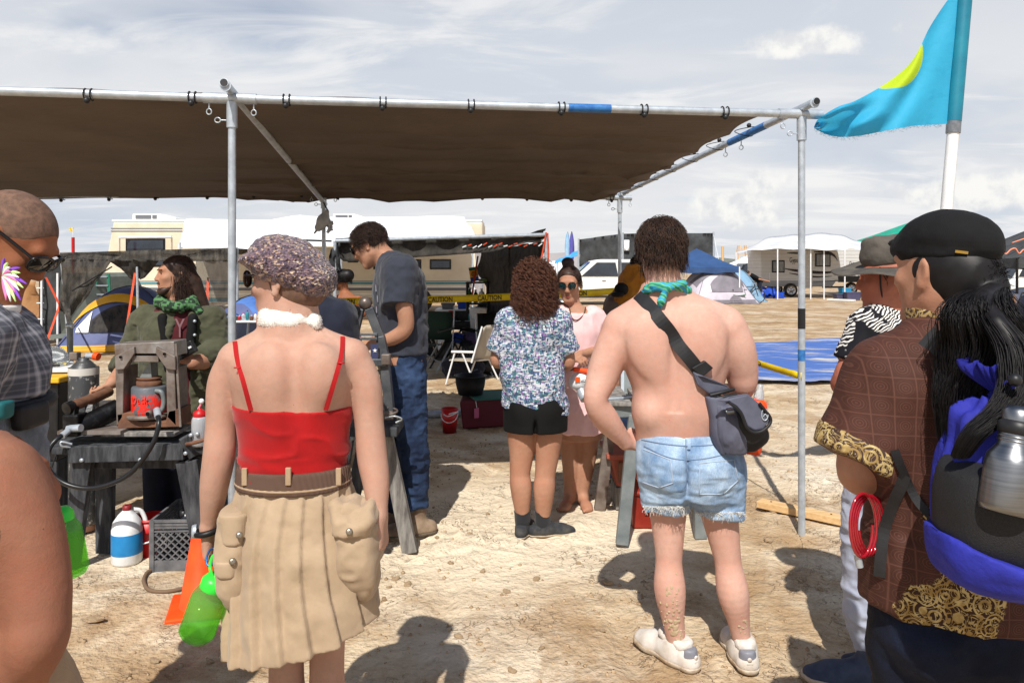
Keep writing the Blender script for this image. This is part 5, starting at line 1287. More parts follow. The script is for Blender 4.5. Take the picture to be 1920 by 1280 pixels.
mst = thing('pole_mast', 'thin brown pole standing left of the far timber tower', 'pole', G(1355, 60)); MB().tube([G(1355, 60), W(1355, 462, 60)], .10, 6).build('shaft', M_wood_pale, mst); MB().tube([W(1352, 480, 60), W(1358, 480, 60)], .04, 6).build('cross_arm', M_wood_pale, mst)
dc = popup('dark grey canopy with orange scrawl over the white truck', 1950, 19, 3.2, 3, 1.83, 2.75, M_shade2, M_frame_black, off=(.2, 0))
M_scrawl = mat('orange_scrawl', S(226, 140, 110), rough=.6)
MB().tube(arc([W(1874, 462, 17.4), W(1880, 470, 17.4), W(1886, 476, 17.4), W(1895, 468, 17.4), W(1904, 466, 17.4), W(1911, 475, 17.4), W(1920, 468, 17.4), W(1932, 476, 17.4)], 6), .016, 6).build('scrawl', M_scrawl, dc)
MB().tube([W(1898, 455, 17.9), W(1925, 446, 18.1)], .014, 6).build('scrawl', M_scrawl, dc)
suv('white truck parked under the dark scrawled canopy', 1862, 2010, 27, 2.0, M_white_paint, -1, cat='truck', name='parked_truck')
M_cover = mat('grey_vinyl_cover', S(66, 70, 84), S(92, 98, 112), 2, rough=.35, bump=.3, bscale=4, bdist=.05)
cv_ = thing('covered_car', 'low car under grey vinyl cover behind the cardboard cartons', 'car', G(1905, 17)); g = []
for u in np.linspace(0, 1, 26):
    x = W(1846, 0, 17)[0] + u * 2.6; row = []
    for v in np.linspace(0, 1, 12):
        hgt_ = (.95 + .30 * math.exp(-((u - .75) / .3) ** 2)) * math.sin(math.pi * min(.98, .08 + v)) ** .35 * math.sin(math.pi * (.12 + .8 * u)) ** .3
        row.append(A(x, 17 + 1.8 * v, max(.12, hgt_) + .02 * math.sin(u * 31 + v * 11)))
    g.append(row)
g = np.array(g); g[:, 0, 2] = .22; MB().grid(g).build('cover', M_cover, cv_)
for q in (.5, 1.9): MB().lathe((W(1846, 0, 17)[0] + q, 17.1, .3), [(.01, -.1), (.28, -.1), (.3, 0), (.28, .1), (.01, .1)], 18, Matrix.Rotation(R(90), 3, 'X')).build('wheel', M_rubber, cv_)
M_card = mat('cardboard', S(150, 112, 84), S(132, 96, 70), 4, rough=.9)
def carton(label, px0, px1, py0, py1, d, dp=.4):
    a, b = W(px0, py0, d), W(px1, py1, d); o = thing('cardboard_carton', label, 'carton', A((a[0] + b[0]) / 2, d, max(b[2], 0)), 'cartons beside the covered car'); c0 = (a + b) / 2; zb = max(0, b[2])
    MB().box((c0[0], d + dp / 2, (a[2] + zb) / 2), (b[0] - a[0], dp, a[2] - zb)).build('box', M_card, o, .006); MB().box((c0[0], d + dp / 2, a[2] + .002), (.06, dp * .98, .006)).build('tape', mat('carton_tape', S(176, 146, 112), rough=.4), o); MB().box((c0[0] + .3 * (b[0] - a[0]), d - .004, (a[2] * .6 + zb * .4)), (.05, .006, .08)).build('printed_mark', M_white_cotton, o)
carton('brown carton half hidden by black ponytail', 1834, 1869, 553, 612, 13.2); carton('larger brown carton at the edge of the covered car', 1874, 1906, 553, 640, 13.0)
nb = thing('navy_bag', 'navy fabric bag slumped against the larger carton', 'bag', G(1918, 12.8)); soft('bag', [ell(W(1922, 580, 12.9), (.12, .15, .25), None, .05), cone(G(1920, 12.9) + up * .1, .14, W(1920, 575, 12.9), .10, .05)], M_navy_cloth, nb, h=.02, cuts=[((0, 0, 0), (0, 0, -1))]); MB().tube(arc([W(1912, 560, 12.85), W(1918, 548, 12.85), W(1926, 560, 12.85)], 6), .012, 6).build('strap', M_black_nylon, nb)
t = NT('blue_ground_tarp')
ov = t.map((.35, 1.3, 1)); col = t.mix(t.rng(t.noise(1.6, 7, .65, ov), .50, .66), S(42, 92, 172), S(206, 200, 186))
t.bump(t.noise(3, 5, .6, ov), .5, .06); M_gtarp = t.fin(col, .45, spec=.4)
gt = thing('ground_tarp', 'dusty blue tarp spread flat on the ground beyond the canopy', 'tarp', G(1520, 13)); c4 = [G(1396, 15.6), G(1640, 16.4), G(1800, 10.6), G(1418, 10.25)]
for q in c4: q[2] = .02
s_ = sheet(c4, 40, 26, .03, 0, 51, None); s_.v = [(x, y, abs(z) + .03) for x, y, z in s_.v]; s_.build('sheet', M_gtarp, gt)
for q in c4: MB().tube(ring((q[0] * .995, q[1], .03), .02, .02, 10), .006, 5, close=True).build('eyelet', M_galv, gt)
def lath(c, prof, n=24, **kw): return MB().lathe(c, prof, n, **kw)
TB = 4.02
bench = thing('work_bench', 'grimy black timber work bench carrying the steel press', 'bench', G(260, 4.1))
zt_ = .665
top_poly = [W(96, 838, 3.95), W(398, 808, 3.95), W(396, 775, 4.42), W(120, 800, 4.42)]
for q in top_poly: q[2] = zt_
for k in range(3):    # three planks side by side
    u0, u1 = k / 3 + .004, (k + 1) / 3 - .004
    a, b, c0, d0 = top_poly; P = [a * (1 - u0) + d0 * u0, b * (1 - u0) + c0 * u0, b * (1 - u1) + c0 * u1, a * (1 - u1) + d0 * u1]
    MB().hexa([p - up * .04 for p in P] + [p + up * (.003 * (k - 1)) for p in P]).build('plank', M_wood_dark, bench, .005)
MB().beam(W(130, 852, 3.94) , W(345, 846, 3.94), .028, .085).build('apron', M_wood_dark, bench, .004)
MB().beam(W(345, 842, 3.93), W(420, 800, 4.05), .03, .12).build('apron', M_wood_dark, bench, .004)
MB().beam(W(160, 868, 4.05), W(340, 868, 4.05), .03, .05).build('stretcher', M_wood_dark, bench, .004)
for (pt, pb, d0, d1, w0, w1) in (((158, 858), 134, 3.98, 4.02, .10, .075), ((198, 858), 197, 4.22, 4.24, .10, .085), ((352, 862), 388, 3.97, 4.0, .115, .09), ((385, 850), 432, 4.35, 4.5, .10, .085)):
    MB().beam(W(*pt, d0), G(pb, d1), w0, .05, w1, .05, up=(0, 1, 0)).build('leg', M_wood_dark, bench, .005)
for px, py in ((152, 863), (262, 862), (347, 850), (357, 816), (369, 814)):
    MB().lathe(W(px, py, 3.915), [(.001, 0), (.010, 0), (.010, -.012), (.001, -.012)], 10, Matrix.Rotation(R(90), 3, 'X')).build('bolt_head', M_galv, bench)
MB().tube(arc([W(132, 838, 3.93), W(116, 836, 3.9), W(115, 828, 3.9), W(135, 832, 3.92)], 6), .005, 6).build('hook', M_galv, bench)
MB().tube(arc([W(350, 832, 3.92), W(362, 830, 3.88), W(382, 824, 3.86), W(398, 812, 3.9)], 6), .010, 8).build('grab_bar', M_rust, bench)
pr = thing('steel_press', 'rusty welded steel press frame standing on the black bench', 'press', W(272, 802, 4.1))
pd = 4.08
def P_(x, y, dd=0): return W(x, y, pd + dd)
th = A(0, .16, 0)
MB().prism([P_(214, 645), P_(326, 640), P_(328, 668), P_(215, 668)], th).build('top_plate', mat('worn_bright_steel', S(150, 148, 146), S(112, 96, 86), 10, rough=.5, metal=.5, bump=.3, bscale=50), pr, .004)
MB().prism([P_(247, 661), P_(297, 661), P_(297, 679), P_(247, 679)], th).build('cross_head', M_rust_steel, pr, .004)
for sgn, xs in ((-1, (215, 249, 251, 232, 216)), (1, (328, 294, 292, 312, 329))):
    MB().prism([P_(xs[0], 668, -.02), P_(xs[2], 650, -.02), P_(xs[2] - sgn * 1, 662, -.02), P_(xs[3], 692, -.02), P_(xs[4], 694, -.02)], A(0, .05, 0)).build('gusset', M_rust_steel, pr, .004)
    MB().prism([P_(xs[0] + (1 if sgn < 0 else -1), 690), P_(xs[0] - sgn * 17, 688), P_(xs[0] - sgn * 15 - 0, 782), P_(xs[0] + 3, 800)], th).build('upright', M_rust_steel, pr, .004)
MB().prism([P_(219, 776), P_(252, 772), P_(258, 790), P_(310, 790), P_(316, 770), P_(336, 766), P_(337, 800), P_(221, 803)], th * .95).build('bed', M_rust, pr, .004)
MB().box(P_(278, 806, .08), (.40, .24, .022)).build('base_plate', M_wood_grey, pr, .004)
MB().prism([P_(327, 644, .0), P_(331, 646, .17), P_(341, 790, .17), P_(336, 800, 0)], A(.012, 0, 0)).build('side_plate', M_rust_steel, pr)
for q in ((227, 669), (309, 663)): MB().lathe(P_(*q, -.022), [(.001, 0), (.007, 0), (.007, .01)], 10, Matrix.Rotation(R(90), 3, 'X')).build('bolt_hole', M_frame_black, pr)
jk = thing('bottle_jack', 'grey bottle jack with flaking red paint inside the steel press', 'jack', P_(280, 776, .08))
c0 = P_(280, 776, .08)
t = NT('flaking_red_paint'); n_ = t.noise(24, 5, .65); zq = t.sep()
fl_ = t.math('MULTIPLY', t.rng(n_, .47, .50), t.rng(zq[2], .125, .10)); t.bump(n_, .5, .004)
M_flake = t.fin(t.mix(fl_, t.mix(t.noise(9), S(74, 80, 88), S(98, 102, 106)), t.mix(t.noise(12), S(226, 44, 26), S(200, 30, 20))), .5)
lath(c0, [(.01, 0), (.088, 0), (.092, .02), (.092, .150), (.086, .158), (.055, .160), (.01, .160)], 32).build('cylinder', M_flake, jk)
lath(c0, [(.062, .156), (.066, .165), (.066, .186), (.058, .19), (.058, .196), (.064, .199), (.064, .206), (.01, .206)], 28).build('collar', M_rust, jk)
lath(c0, [(.115, -.012), (.118, -.004), (.118, .004), (.09, .008)], 32).build('saddle', M_rust_steel, jk)
MB().prism([c0 + A(-.045, -.02, .206), c0 + A(.022, -.02, .206), c0 + A(.016, -.02, .30)], (0, .08, 0)).build('wedge', M_steel_grey, jk)
MB().tube(arc([c0 + A(.065, -.06, .14), c0 + A(.098, -.065, .132), c0 + A(.108, -.06, .09), c0 + A(.100, -.06, .04), c0 + A(.07, -.06, .025)], 6), .013, 10).build('handle', M_steel_grey, jk)
lettering('Deck', mat('red_letter_paint', S(226, 44, 26), rough=.5), jk, c0 + A(-.055, -.093, .075), (1, 0, 0), (0, 0, 1), .04, width=.09, ext=.002)
lath(c0 + A(.052, -.095, .025), [(.001, 0), (.017, 0), (.017, .022), (.012, .03)], 12, M=Matrix.Rotation(R(90), 3, 'X')).build('port', M_rust_steel, jk)
hose = thing('hydraulic_hose', 'thick black hydraulic hose looping from jack to hand pump', 'hose', W(160, 915, 3.9))
pts = [(294, 772, 3.95), (298, 790, 3.88), (294, 812, 3.86), (284, 836, 3.85), (262, 868, 3.85), (236, 893, 3.85), (200, 909, 3.84), (160, 915, 3.84), (122, 906, 3.84), (95, 885, 3.84), (87, 862, 3.85), (94, 838, 3.87), (108, 822, 3.9), (124, 810, 3.95)]
MB().tube(arc([W(*p) for p in pts], 8), .0125, 12).build('tube', mat('hose_rubber', S(26, 27, 30), rough=.35), hose)
MB().tube([W(116, 817, 3.92), W(127, 808, 3.96)], .017, 10).build('coupling', M_galv, hose); MB().tube([W(294, 768, 3.96), W(296.5, 782, 3.91)], .018, 10).build('coupling', M_galv, hose)
M_grease = mat('greasy_black_iron', S(20, 20, 22), S(70, 70, 72), 16, lo=.5, hi=.8, rough=.35, metal=.5, bump=.3, bscale=60)
hp_ = thing('hand_pump', 'greasy black hydraulic hand pump with rusty pipe lever', 'pump', W(170, 810, 4.05))
MB().tube([W(150, 800, 4.05), W(222, 765, 4.2)], .055, 18).build('reservoir', M_grease, hp_)
MB().box(W(141, 795, 4.03), (.085, .10, .12)).build('pump_head', M_grease, hp_, .01)
MB().tube([W(128, 803, 3.99), W(152, 802, 3.97)], .02, 12).build('piston', M_galv, hp_)
MB().tube([W(127, 764, 4.0), W(180, 745, 4.2), W(204, 734, 4.35)], .029, 16).build('lever_pipe', M_rust, hp_)
MB().tube([W(124, 766, 3.985), W(136, 761, 4.02)], .033, 16).build('lever_socket', M_grease, hp_)
MB().beam(W(135, 785, 4.0), W(138, 762, 4.02), .04, .04).build('lever_yoke', M_grease, hp_); MB().beam(W(165, 790, 4.08), W(168, 760, 4.12), .035, .035).build('bracket', M_grease, hp_)
MB().box(W(180, 806, 4.08), (.34, .14, .02), M=Matrix.Rotation(-.0, 3, 'Y')).build('base_plate', M_rust_steel, hp_)
sq = thing('squeeze_bottle', 'clear squeeze bottle with red cap and white tip on bench', 'bottle', W(372, 790, 3.95)); c0 = A(W(372, 0, 3.95)[0], 3.97, zt_ + .005)
def clear_plastic(name, c, rough=.12, tr_=.85, ior=1.35):
    t = NT(name); return t.fin(c, rough, Transmission_Weight=tr_, IOR=ior)
M_clear = clear_plastic('frosted_plastic', S(226, 230, 236), .32, .6)
lath(c0, [(.01, .0), (.038, 0), (.043, .01), (.043, .12), (.040, .145), (.034, .155), (.01, .157)], 22).build('body', M_clear, sq); lath(c0, [(.034, .155), (.036, .16), (.034, .18), (.014, .19), (.008, .20)], 18).build('cap', M_red_plastic, sq); MB().tube(arc([c0 + up * .195, c0 + A(.003, 0, .215), c0 + A(.006, 0, .232)], 4), .006, 8).build('spout', mat('pink_plastic', S(230, 120, 140), rough=.4), sq); MB().ball(c0 + A(.008, 0, .236), .014, 8).build('tip', M_white_plastic, sq)
bj = thing('bleach_jug', 'white bleach jug with blue label standing under the bench', 'jug', G(238, 4.10)); c0 = G(238, 4.10); q_ = 1.0
lath(c0, [(.01, .0), (.072, 0), (.078, .012), (.078, .185), (.070, .225), (.045, .262), (.020, .287), (.018, .30), (.01, .30)], 28).build('body', M_white_plastic, bj); lath(c0, [(.0787, .055), (.0790, .057), (.0790, .165), (.0787, .167)], 28).build('label_band', mat('blue_label', S(34, 130, 190), S(24, 116, 178), 12, rough=.5), bj)
lath(c0, [(.021, .285), (.022, .29), (.022, .312), (.01, .314)], 16).build('cap', mat('dark_red_cap', S(130, 30, 34), rough=.5), bj); MB().tube(arc([c0 + A(.02, .03, .28), c0 + A(.05, .055, .262), c0 + A(.072, .06, .21), c0 + A(.074, .05, .17)], 5), .012, 10).build('handle', M_white_plastic, bj)
def bucket(label, px, d, r, hgt, m=None, bail=True, tilt=0):
    c0 = G(px, d); b = thing('bucket', label, 'bucket', c0, 'red buckets')
    lath(c0, [(.01, .005), (r * .80, .005), (r * .82, .0), (r, hgt), (r * .96, hgt), (r * .78, .02), (.01, .02)], 26).build('pail', m or M_red_plastic, b); MB().tube(ring(c0, r * 1.02, r * 1.02, 26, hgt - .01), .005, 6, close=True).build('rim', m or M_red_plastic, b)
    if bail: MB().tube([c0 + A(-r * math.cos(a), -r * .95 * math.sin(a) * 1.0, hgt * .78 - r * .9 * math.sin(a)) + A(0, -.012, 0) for a in np.linspace(0, math.pi, 14)], .0045, 6).build('bail', M_white_plastic, b)
    return b
bucket('red bucket with white bail behind the bleach jug', 282, 4.22, .085, .215)
rb = bucket('red bucket with white bail standing beside maroon box', 843, 7.32, .082, .235); MB().tube(arc([G(843, 7.32) + A(-.05, -.085, .19), G(843, 7.32) + A(.0, -.1, .175), G(843, 7.32) + A(.09, -.07, .215), G(843, 7.32) + A(.0, -.1, .195)], 6), .005, 6).build('cord', M_white_plastic, rb)
mc = thing('milk_crate', 'dark grey milk crate with diamond lattice sides under bench', 'crate', G(335, 4.05)); M_crate = mat('dusty_grey_plastic', S(78, 80, 84), S(112, 112, 114), 12, rough=.6)
cw, ch, cd = .36, .27, .36; ax_ = A(math.cos(.05), math.sin(.05), 0); ay_ = A(-math.sin(.05), math.cos(.05), 0); o_ = G(288, 3.97)
q_ = lambda x, y, z: o_ + ax_ * x + ay_ * y + up * z
for (f0, f1) in (((0, 0), (cw, 0)), ((cw, 0), (cw, cd)), ((0, cd), (cw, cd)), ((0, 0), (0, cd))):
    pa, pb = q_(*f0, 0), q_(*f1, 0)
    for z, hh in ((.03, .06), (.235, .012), (.25, .012), (.268, .014), (.215, .008)): MB().beam(pa + up * z, pb + up * z, .014, hh).build('rail', M_crate, mc)
    n = 9
    for k in range(-4, n):
        for sg in (1, -1):
            x_a, x_b = k / n, (k + 4) / n; z_a, z_b = (.06, .215) if sg > 0 else (.215, .06)
            if x_a < 0: z_a += (z_b - z_a) * (-x_a) / (x_b - x_a); x_a = 0
            if x_b > 1: z_b -= (z_b - z_a) * (x_b - 1) / (x_b - x_a); x_b = 1
            MB().beam(pa * (1 - x_a) + pb * x_a + up * z_a, pa * (1 - x_b) + pb * x_b + up * z_b, .008, .007).build('lattice_bar', M_crate, mc)
for (x, y) in ((0, 0), (cw, 0), (cw, cd), (0, cd)): MB().box(q_(x, y, .137), (.024, .024, .274), .05).build('corner_post', M_crate, mc)
MB().box(q_(cw / 2, cd / 2, .012), (cw, cd, .016), .05).build('floor', M_crate, mc)
for k, (x, y, r_) in enumerate(((.12, .13, .045), (.24, .20, .05))):
    b = thing('dark_bottle', ('slimmer', 'thicker')[k] + ' of two dark bottles standing inside the milk crate', 'bottle', q_(x, y, .02), 'dark bottles in the milk crate'); lath(q_(x, y, .02), [(.01, 0), (r_, 0), (r_, .17), (.02, .22), (.018, .25), (.01, .25)], 16).build('body', M_navy_paint, b); lath(q_(x, y, .27), [(.02, -.012), (.02, .012), (.01, .013)], 12).build('cap', M_black_plastic, b)
co = thing('traffic_cone', 'orange traffic cone standing behind the woman in red top', 'cone', G(376, 3.55)); c0 = G(379, 3.55)
lath(c0, [(.110, .018), (.100, .028), (.048, .345), (.045, .352), (.036, .352), (.034, .34)], 28).build('cone_body', M_orange_plastic, co); MB().box(c0 + up * .012, (.29, .29, .024), .3).build('base', M_orange_plastic, co, .008)
gl = thing('ground_hose', 'thin brown hose curled on sand beside the milk crate', 'hose', G(290, 3.9)); MB().tube(arc([G(288, 3.98) + up * .012, G(275, 3.92) + up * .012, G(270, 3.82) + up * .012, G(280, 3.72) + up * .012, G(310, 3.70) + up * .012, G(345, 3.74) + up * .012, G(372, 3.80) + up * .012], 8), .010, 8).build('tube', mat('dusty_brown_rubber', S(112, 90, 70), rough=.8), gl); MB().tube([G(372, 3.80) + up * .012, G(378, 3.82) + up * .012], .014, 8).build('end_fitting', M_rust, gl)
st = thing('side_table', 'small white topped side table cluttered with torch parts', 'table', G(105, 4.9)); zt2 = W(0, 688, 4.8)[2]
MB().prism([W(30, 694, 4.7) * A(1, 1, 0) + up * zt2, W(158, 680, 4.75) * A(1, 1, 0) + up * zt2, W(150, 670, 5.15) * A(1, 1, 0) + up * zt2, W(40, 676, 5.15) * A(1, 1, 0) + up * zt2], up * -.025).build('table_top', M_white_plastic, st, .006)
for px, d in ((40, 4.75), (150, 4.8), (45, 5.1), (146, 5.12)): MB().tube([G(px, d), A(G(px, d)[0], d, zt2)], .014, 8).build('leg', M_galv, st)
def gas_can(label, px, py, d, r, hgt, m, z0):
    c0 = W(px, py, d) * A(1, 1, 0) + up * z0; o = thing('gas_torch', label, 'torch', c0)
    lath(c0, [(.01, 0), (r, 0), (r, hgt * .8), (r * .7, hgt * .95), (.012, hgt), (.01, hgt)], 18).build('canister', m, o); lath(c0 + up * hgt * .35, [(r * 1.01, 0), (r * 1.01, hgt * .3)], 18).build('label_band', mat('pale_label', S(190, 186, 176), rough=.5), o)
    MB().box(c0 + up * (hgt + .06), (.045, .05, .12)).build('valve_body', M_navy_paint, o, .01); MB().tube([c0 + up * (hgt + .10), c0 + A(-.09, 0, hgt + .105)], .014, 8).build('nozzle', M_grease, o); MB().ball(c0 + up * (hgt + .135), .02, 8).build('knob', M_black_plastic, o); return o
gas_can('green gas canister torch standing on white side table', 71, 682, 4.85, .036, .11, mat('dark_green_paint', S(26, 62, 52), rough=.4), zt2)
bw = thing('glass_dome', 'clear plastic dome cover resting on the white side table', 'dome cover', W(113, 680, 4.9)); c0 = W(113, 680, 4.9) * A(1, 1, 0) + up * (zt2 + .003)
M_glass = clear_plastic('clear_dome', S(236, 240, 242), .06, .9, 1.3)
lath(c0, [(.095, 0), (.095, .03), (.084, .075), (.055, .108), (.01, .12)], 28).build('dome', M_glass, bw); MB().tube(ring(c0, .095, .095, 28, .004), .005, 6, close=True).build('rim', M_galv, bw); MB().tube(ring(c0, .088, .088, 28, .062), .003, 6, close=True).build('seam', M_galv, bw)
cy = thing('gas_cylinder', 'scuffed dark gas cylinder with white label beside side table', 'gas cylinder', G(157, 4.62)); c0 = G(157, 4.62); rz_ = .085
t = NT('scuffed_cylinder_paint'); M_cyl = t.fin(t.mix(t.rng(t.noise(26, 6, .7), .56, .66), t.mix(t.noise(4), S(56, 58, 62), S(72, 74, 76)), S(168, 168, 166)), .45, .2)
lath(c0, [(.01, .02), (rz_ * .9, .02), (rz_, .05), (rz_, .96), (rz_ * .9, 1.0), (rz_ * .5, 1.035), (.03, 1.045), (.03, 1.06), (.01, 1.06)], 26).build('tank', M_cyl, cy); z_l = W(0, 698, 4.55)[2]; lath(c0, [(rz_ + .001, z_l - .022), (rz_ + .0015, z_l), (rz_ + .001, z_l + .022)], 26).build('label_band', mat('pale_label2', S(196, 194, 188), rough=.5), cy)
MB().box(c0 + up * 1.07, (.05, .05, .05)).build('valve', M_rust_steel, cy, .006); MB().tube([c0 + A(.02, 0, 1.07), c0 + A(.07, -.01, 1.07)], .018, 10).build('outlet', M_galv, cy); MB().tube([c0 + A(.07, -.01, 1.07), c0 + A(.10, -.015, 1.065)], .024, 12).build('orange_plug', M_orange_plastic, cy); MB().tube(arc([c0 + A(-.07, -.04, .55), c0 + A(-.12, -.06, .5), c0 + A(-.15, -.08, .40)], 6), .005, 6).build('pressure_hose', M_cord, cy); lath(c0, [(rz_ * .95, 0), (rz_ * .95, .05)], 24).build('foot_ring', M_rust, cy)
def small(name, label, cat, group, prim_fn):
    o = thing(name, label, cat, (0, 0, 0), group); prim_fn(o); return o
for k, (px, dd, ln, m, lab) in enumerate(((88, 4.78, .10, M_galv, 'chromed wrench lying on the white side table'), (110, 4.8, .09, M_black_plastic, 'black handled cutter lying on the white side table'), (124, 4.86, .08, M_yellow_tape, 'yellow tape measure lying on the white side table'))):
    c0 = W(px, 680, dd) * A(1, 1, 0) + up * (zt2 + .012); o = thing('hand_tool', lab, 'tool', c0, 'tools on the side table'); MB().beam(c0 + A(-ln / 2, 0, 0), c0 + A(ln / 2, .02, 0), .014, .012).build('shaft', m, o, .002); MB().box(c0 + A(-ln / 2, 0, .003), (.03, .03, .02)).build('head', M_rust_steel, o, .003)
pg = thing('pipe_stub', 'upright galvanised pipe stub with cap behind the glass dome', 'pipe', G(134, 5.6)); MB().tube([G(134, 5.6), W(131, 612, 5.6)], .022, 10).build('shaft', M_steel_grey, pg); MB().tube([W(125, 611, 5.6), W(137, 611, 5.6)], .02, 10).build('cap', M_galv, pg)
yb = thing('tool_bin', 'dark grey bin with yellow lid below the side table', 'bin', G(85, 4.75)); zb = W(0, 712, 4.6)[2]; cxb = W(76, 0, 4.6)[0]
MB().hexa([(cxb - .13, 4.62, .42), (cxb + .09, 4.62, .42), (cxb + .09, 4.9, .42), (cxb - .13, 4.9, .42), (cxb - .15, 4.6, zb - .02), (cxb + .11, 4.6, zb - .02), (cxb + .11, 4.95, zb - .02), (cxb - .15, 4.95, zb - .02)]).build('tub', M_black_plastic, yb, .01); M_yel = mat('yellow_plastic', S(222, 176, 40), S(206, 160, 30), 5, rough=.5)
MB().box((cxb - .02, 4.77, zb), (.30, .40, .035)).build('lid', M_yel, yb, .008); MB().box((cxb - .02, 4.565, zb - .04), (.05, .02, .07)).build('latch', M_black_plastic, yb, .004); MB().box((cxb - .02, 4.76, .21), (.2, .26, .42)).build('stand', M_wood_dark, yb, .01)
ol = thing('orange_cloth', 'small orange rag lying on the yellow bin lid', 'rag', W(60, 708, 4.65)); sheet([A(cxb - .1, 4.70, zb + .03), A(cxb - .02, 4.70, zb + .025), A(cxb - .03, 4.62, zb + .022), A(cxb - .11, 4.63, zb + .022)], 8, 8, .012, 0, 61, (0, 0, .004)).build('cloth', M_orange_plastic, ol); MB().beam((cxb - .11, 4.63, zb + .022), (cxb - .03, 4.62, zb + .022), .006, .004).build('hem', M_orange_plastic, ol)
ST = 4.25
vs = thing('vice_stand', 'black timber stand with steel vice topped by round ball', 'vice', G(720, ST))
M_vice = mat('dark_gunmetal', S(70, 74, 80), S(104, 106, 110), 12, rough=.5, metal=.5, bump=.3, bscale=50)
def w_(x, y, dd=0): return W(x, y, ST + dd)
MB().ball(w_(685, 568), 12.5 * ST / F, 14).build('ball', mat('worn_brown_steel', S(118, 106, 100), S(92, 84, 80), 9, rough=.4, metal=.5, bump=.2, bscale=50), vs)
MB().beam(w_(676, 578), w_(663, 634), .045, .05).build('jaw_leg', M_vice, vs, .004); MB().beam(w_(692, 578), w_(714, 634), .045, .05).build('jaw_leg', M_vice, vs, .004)
MB().beam(w_(713, 630), w_(722, 672), .05, .05).build('jaw_leg', M_vice, vs, .004); MB().beam(w_(663, 632), w_(668, 668), .045, .05).build('jaw_leg', M_vice, vs, .004)
for y in (627, 634.5): MB().beam(w_(668, y, -.03), w_(708, y, -.03), .02, .016).build('cross_bar', M_vice, vs, .002)
MB().box(w_(706, 677), (.125, .12, .042)).build('vice_block', M_vice, vs, .006); MB().box(w_(724, 673, -.04), (.05, .05, .06)).build('clamp_lug', M_rust_steel, vs, .006)
MB().beam(w_(722, 680), w_(731, 770), .05, .07).build('column', M_vice, vs, .004)
MB().tube([w_(668, 583, -.02), w_(658, 579, -.06)], .03, 12).build('crank_grip', M_black_plastic, vs)
pn = MB().box(w_(702, 659, -.05), (.042, .006, .085)).build('star_panel', mat('navy_panel', S(54, 60, 92), rough=.5), vs); sp = []
for k in range(10):
    rr_ = .0135 if k % 2 == 0 else .0055; a = math.pi / 2 + k * math.pi / 5; sp.append(w_(703, 657, -.056) + A(rr_ * math.cos(a), 0, rr_ * math.sin(a)))
MB().prism(sp, (0, .003, 0)).build('white_star', M_white_paint, pn)
MB().box(w_(706, 796, .1), (.30, .42, .05)).build('bench_top', M_wood_dark, vs, .006); MB().tube([w_(735, 784, -.05) + A(.03 * math.cos(a), .03 * math.sin(a), .002 * k) for k, a in enumerate(np.linspace(0, 9, 30))], .006, 6).build('ring_bolt', M_rust_steel, vs); MB().tube(arc([w_(722, 783, -.1), w_(740, 780, -.12), w_(753, 785, -.1), w_(742, 792, -.1)], 6), .005, 6).build('hook', M_galv, vs); MB().box(w_(728, 776, 0), (.07, .1, .05)).build('column_foot', M_rust_steel, vs, .006)
MB().beam(w_(722, 806), G(769, 4.24), .075, .05, .085, .055, up=(0, 1, 0)).build('leg', M_wood_grey, vs, .005); MB().beam(w_(690, 806), G(640, 4.3), .075, .05, .085, .05, up=(0, 1, 0)).build('leg', M_wood_dark, vs, .005); MB().beam(w_(655, 806, .3), G(625, 4.75), .075, .05, .085, .05, up=(0, 1, 0)).build('leg', M_wood_dark, vs, .005); MB().beam(w_(718, 806, .3), G(745, 4.75), .075, .05, .085, .05, up=(0, 1, 0)).build('leg', M_wood_dark, vs, .005)
MB().beam(w_(660, 906, .05), w_(740, 906, .05), .03, .07).build('stretcher', M_wood_grey, vs, .004); MB().beam(w_(645, 830), w_(672, 815, .05), .02, .02).build('brace_rod', M_galv, vs)
cn = thing('spray_can', 'red and cream canister hanging below the star panel', 'can', w_(702, 757)); c0 = w_(704, 757, .0); lath(c0, [(.01, 0), (.026, 0), (.029, .004), (.029, .125), (.028, .13)], 20).build('red_body', M_red_plastic, cn); lath(c0, [(.0285, .128), (.029, .13), (.029, .185), (.026, .192), (.01, .193)], 20).build('cream_top', mat('cream_plastic', S(228, 218, 190), rough=.5), cn)
RT = 4.55
rt = thing('steel_trestle', 'scuffed grey steel trestle table beside the shirtless man', 'trestle', G(1230, RT))
zr = W(0, 752, 4.55)[2]
MB().beam(A(W(1128, 0, 4.42)[0], 4.42, zr - .035), A(W(1345, 0, 4.5)[0], 4.50, zr - .035), .05, .07).build('front_rail', M_steel_grey, rt, .004)
MB().beam(A(W(1130, 0, 4.95)[0], 4.95, zr - .035), A(W(1320, 0, 5.0)[0], 5.0, zr - .035), .05, .07).build('rear_rail', M_steel_grey, rt, .004)
for k in range(4): x = W(1150 + k * 50, 0, 4.7)[0]; MB().beam((x, 4.38, zr + .012), (x + .02, 5.0, zr + .012), .13, .022).build('slat', random.choice((M_wood_grey, M_steel_grey, M_rust_steel)), rt, .003)
for pt, d0, pb, d1, m in ((1190, 4.43, 1166, 4.36, M_steel_grey), (1152, 4.95, 1124, 4.98, M_rust_steel), (1310, 4.5, 1313, 4.46, M_steel_grey), (1300, 5.0, 1330, 5.05, M_steel_grey)):
    a = A(W(pt, 0, d0)[0], d0, zr - .06); MB().beam(a, G(pb, d1), .072, .045, up=(0, 1, 0)).build('leg', m, rt, .004)
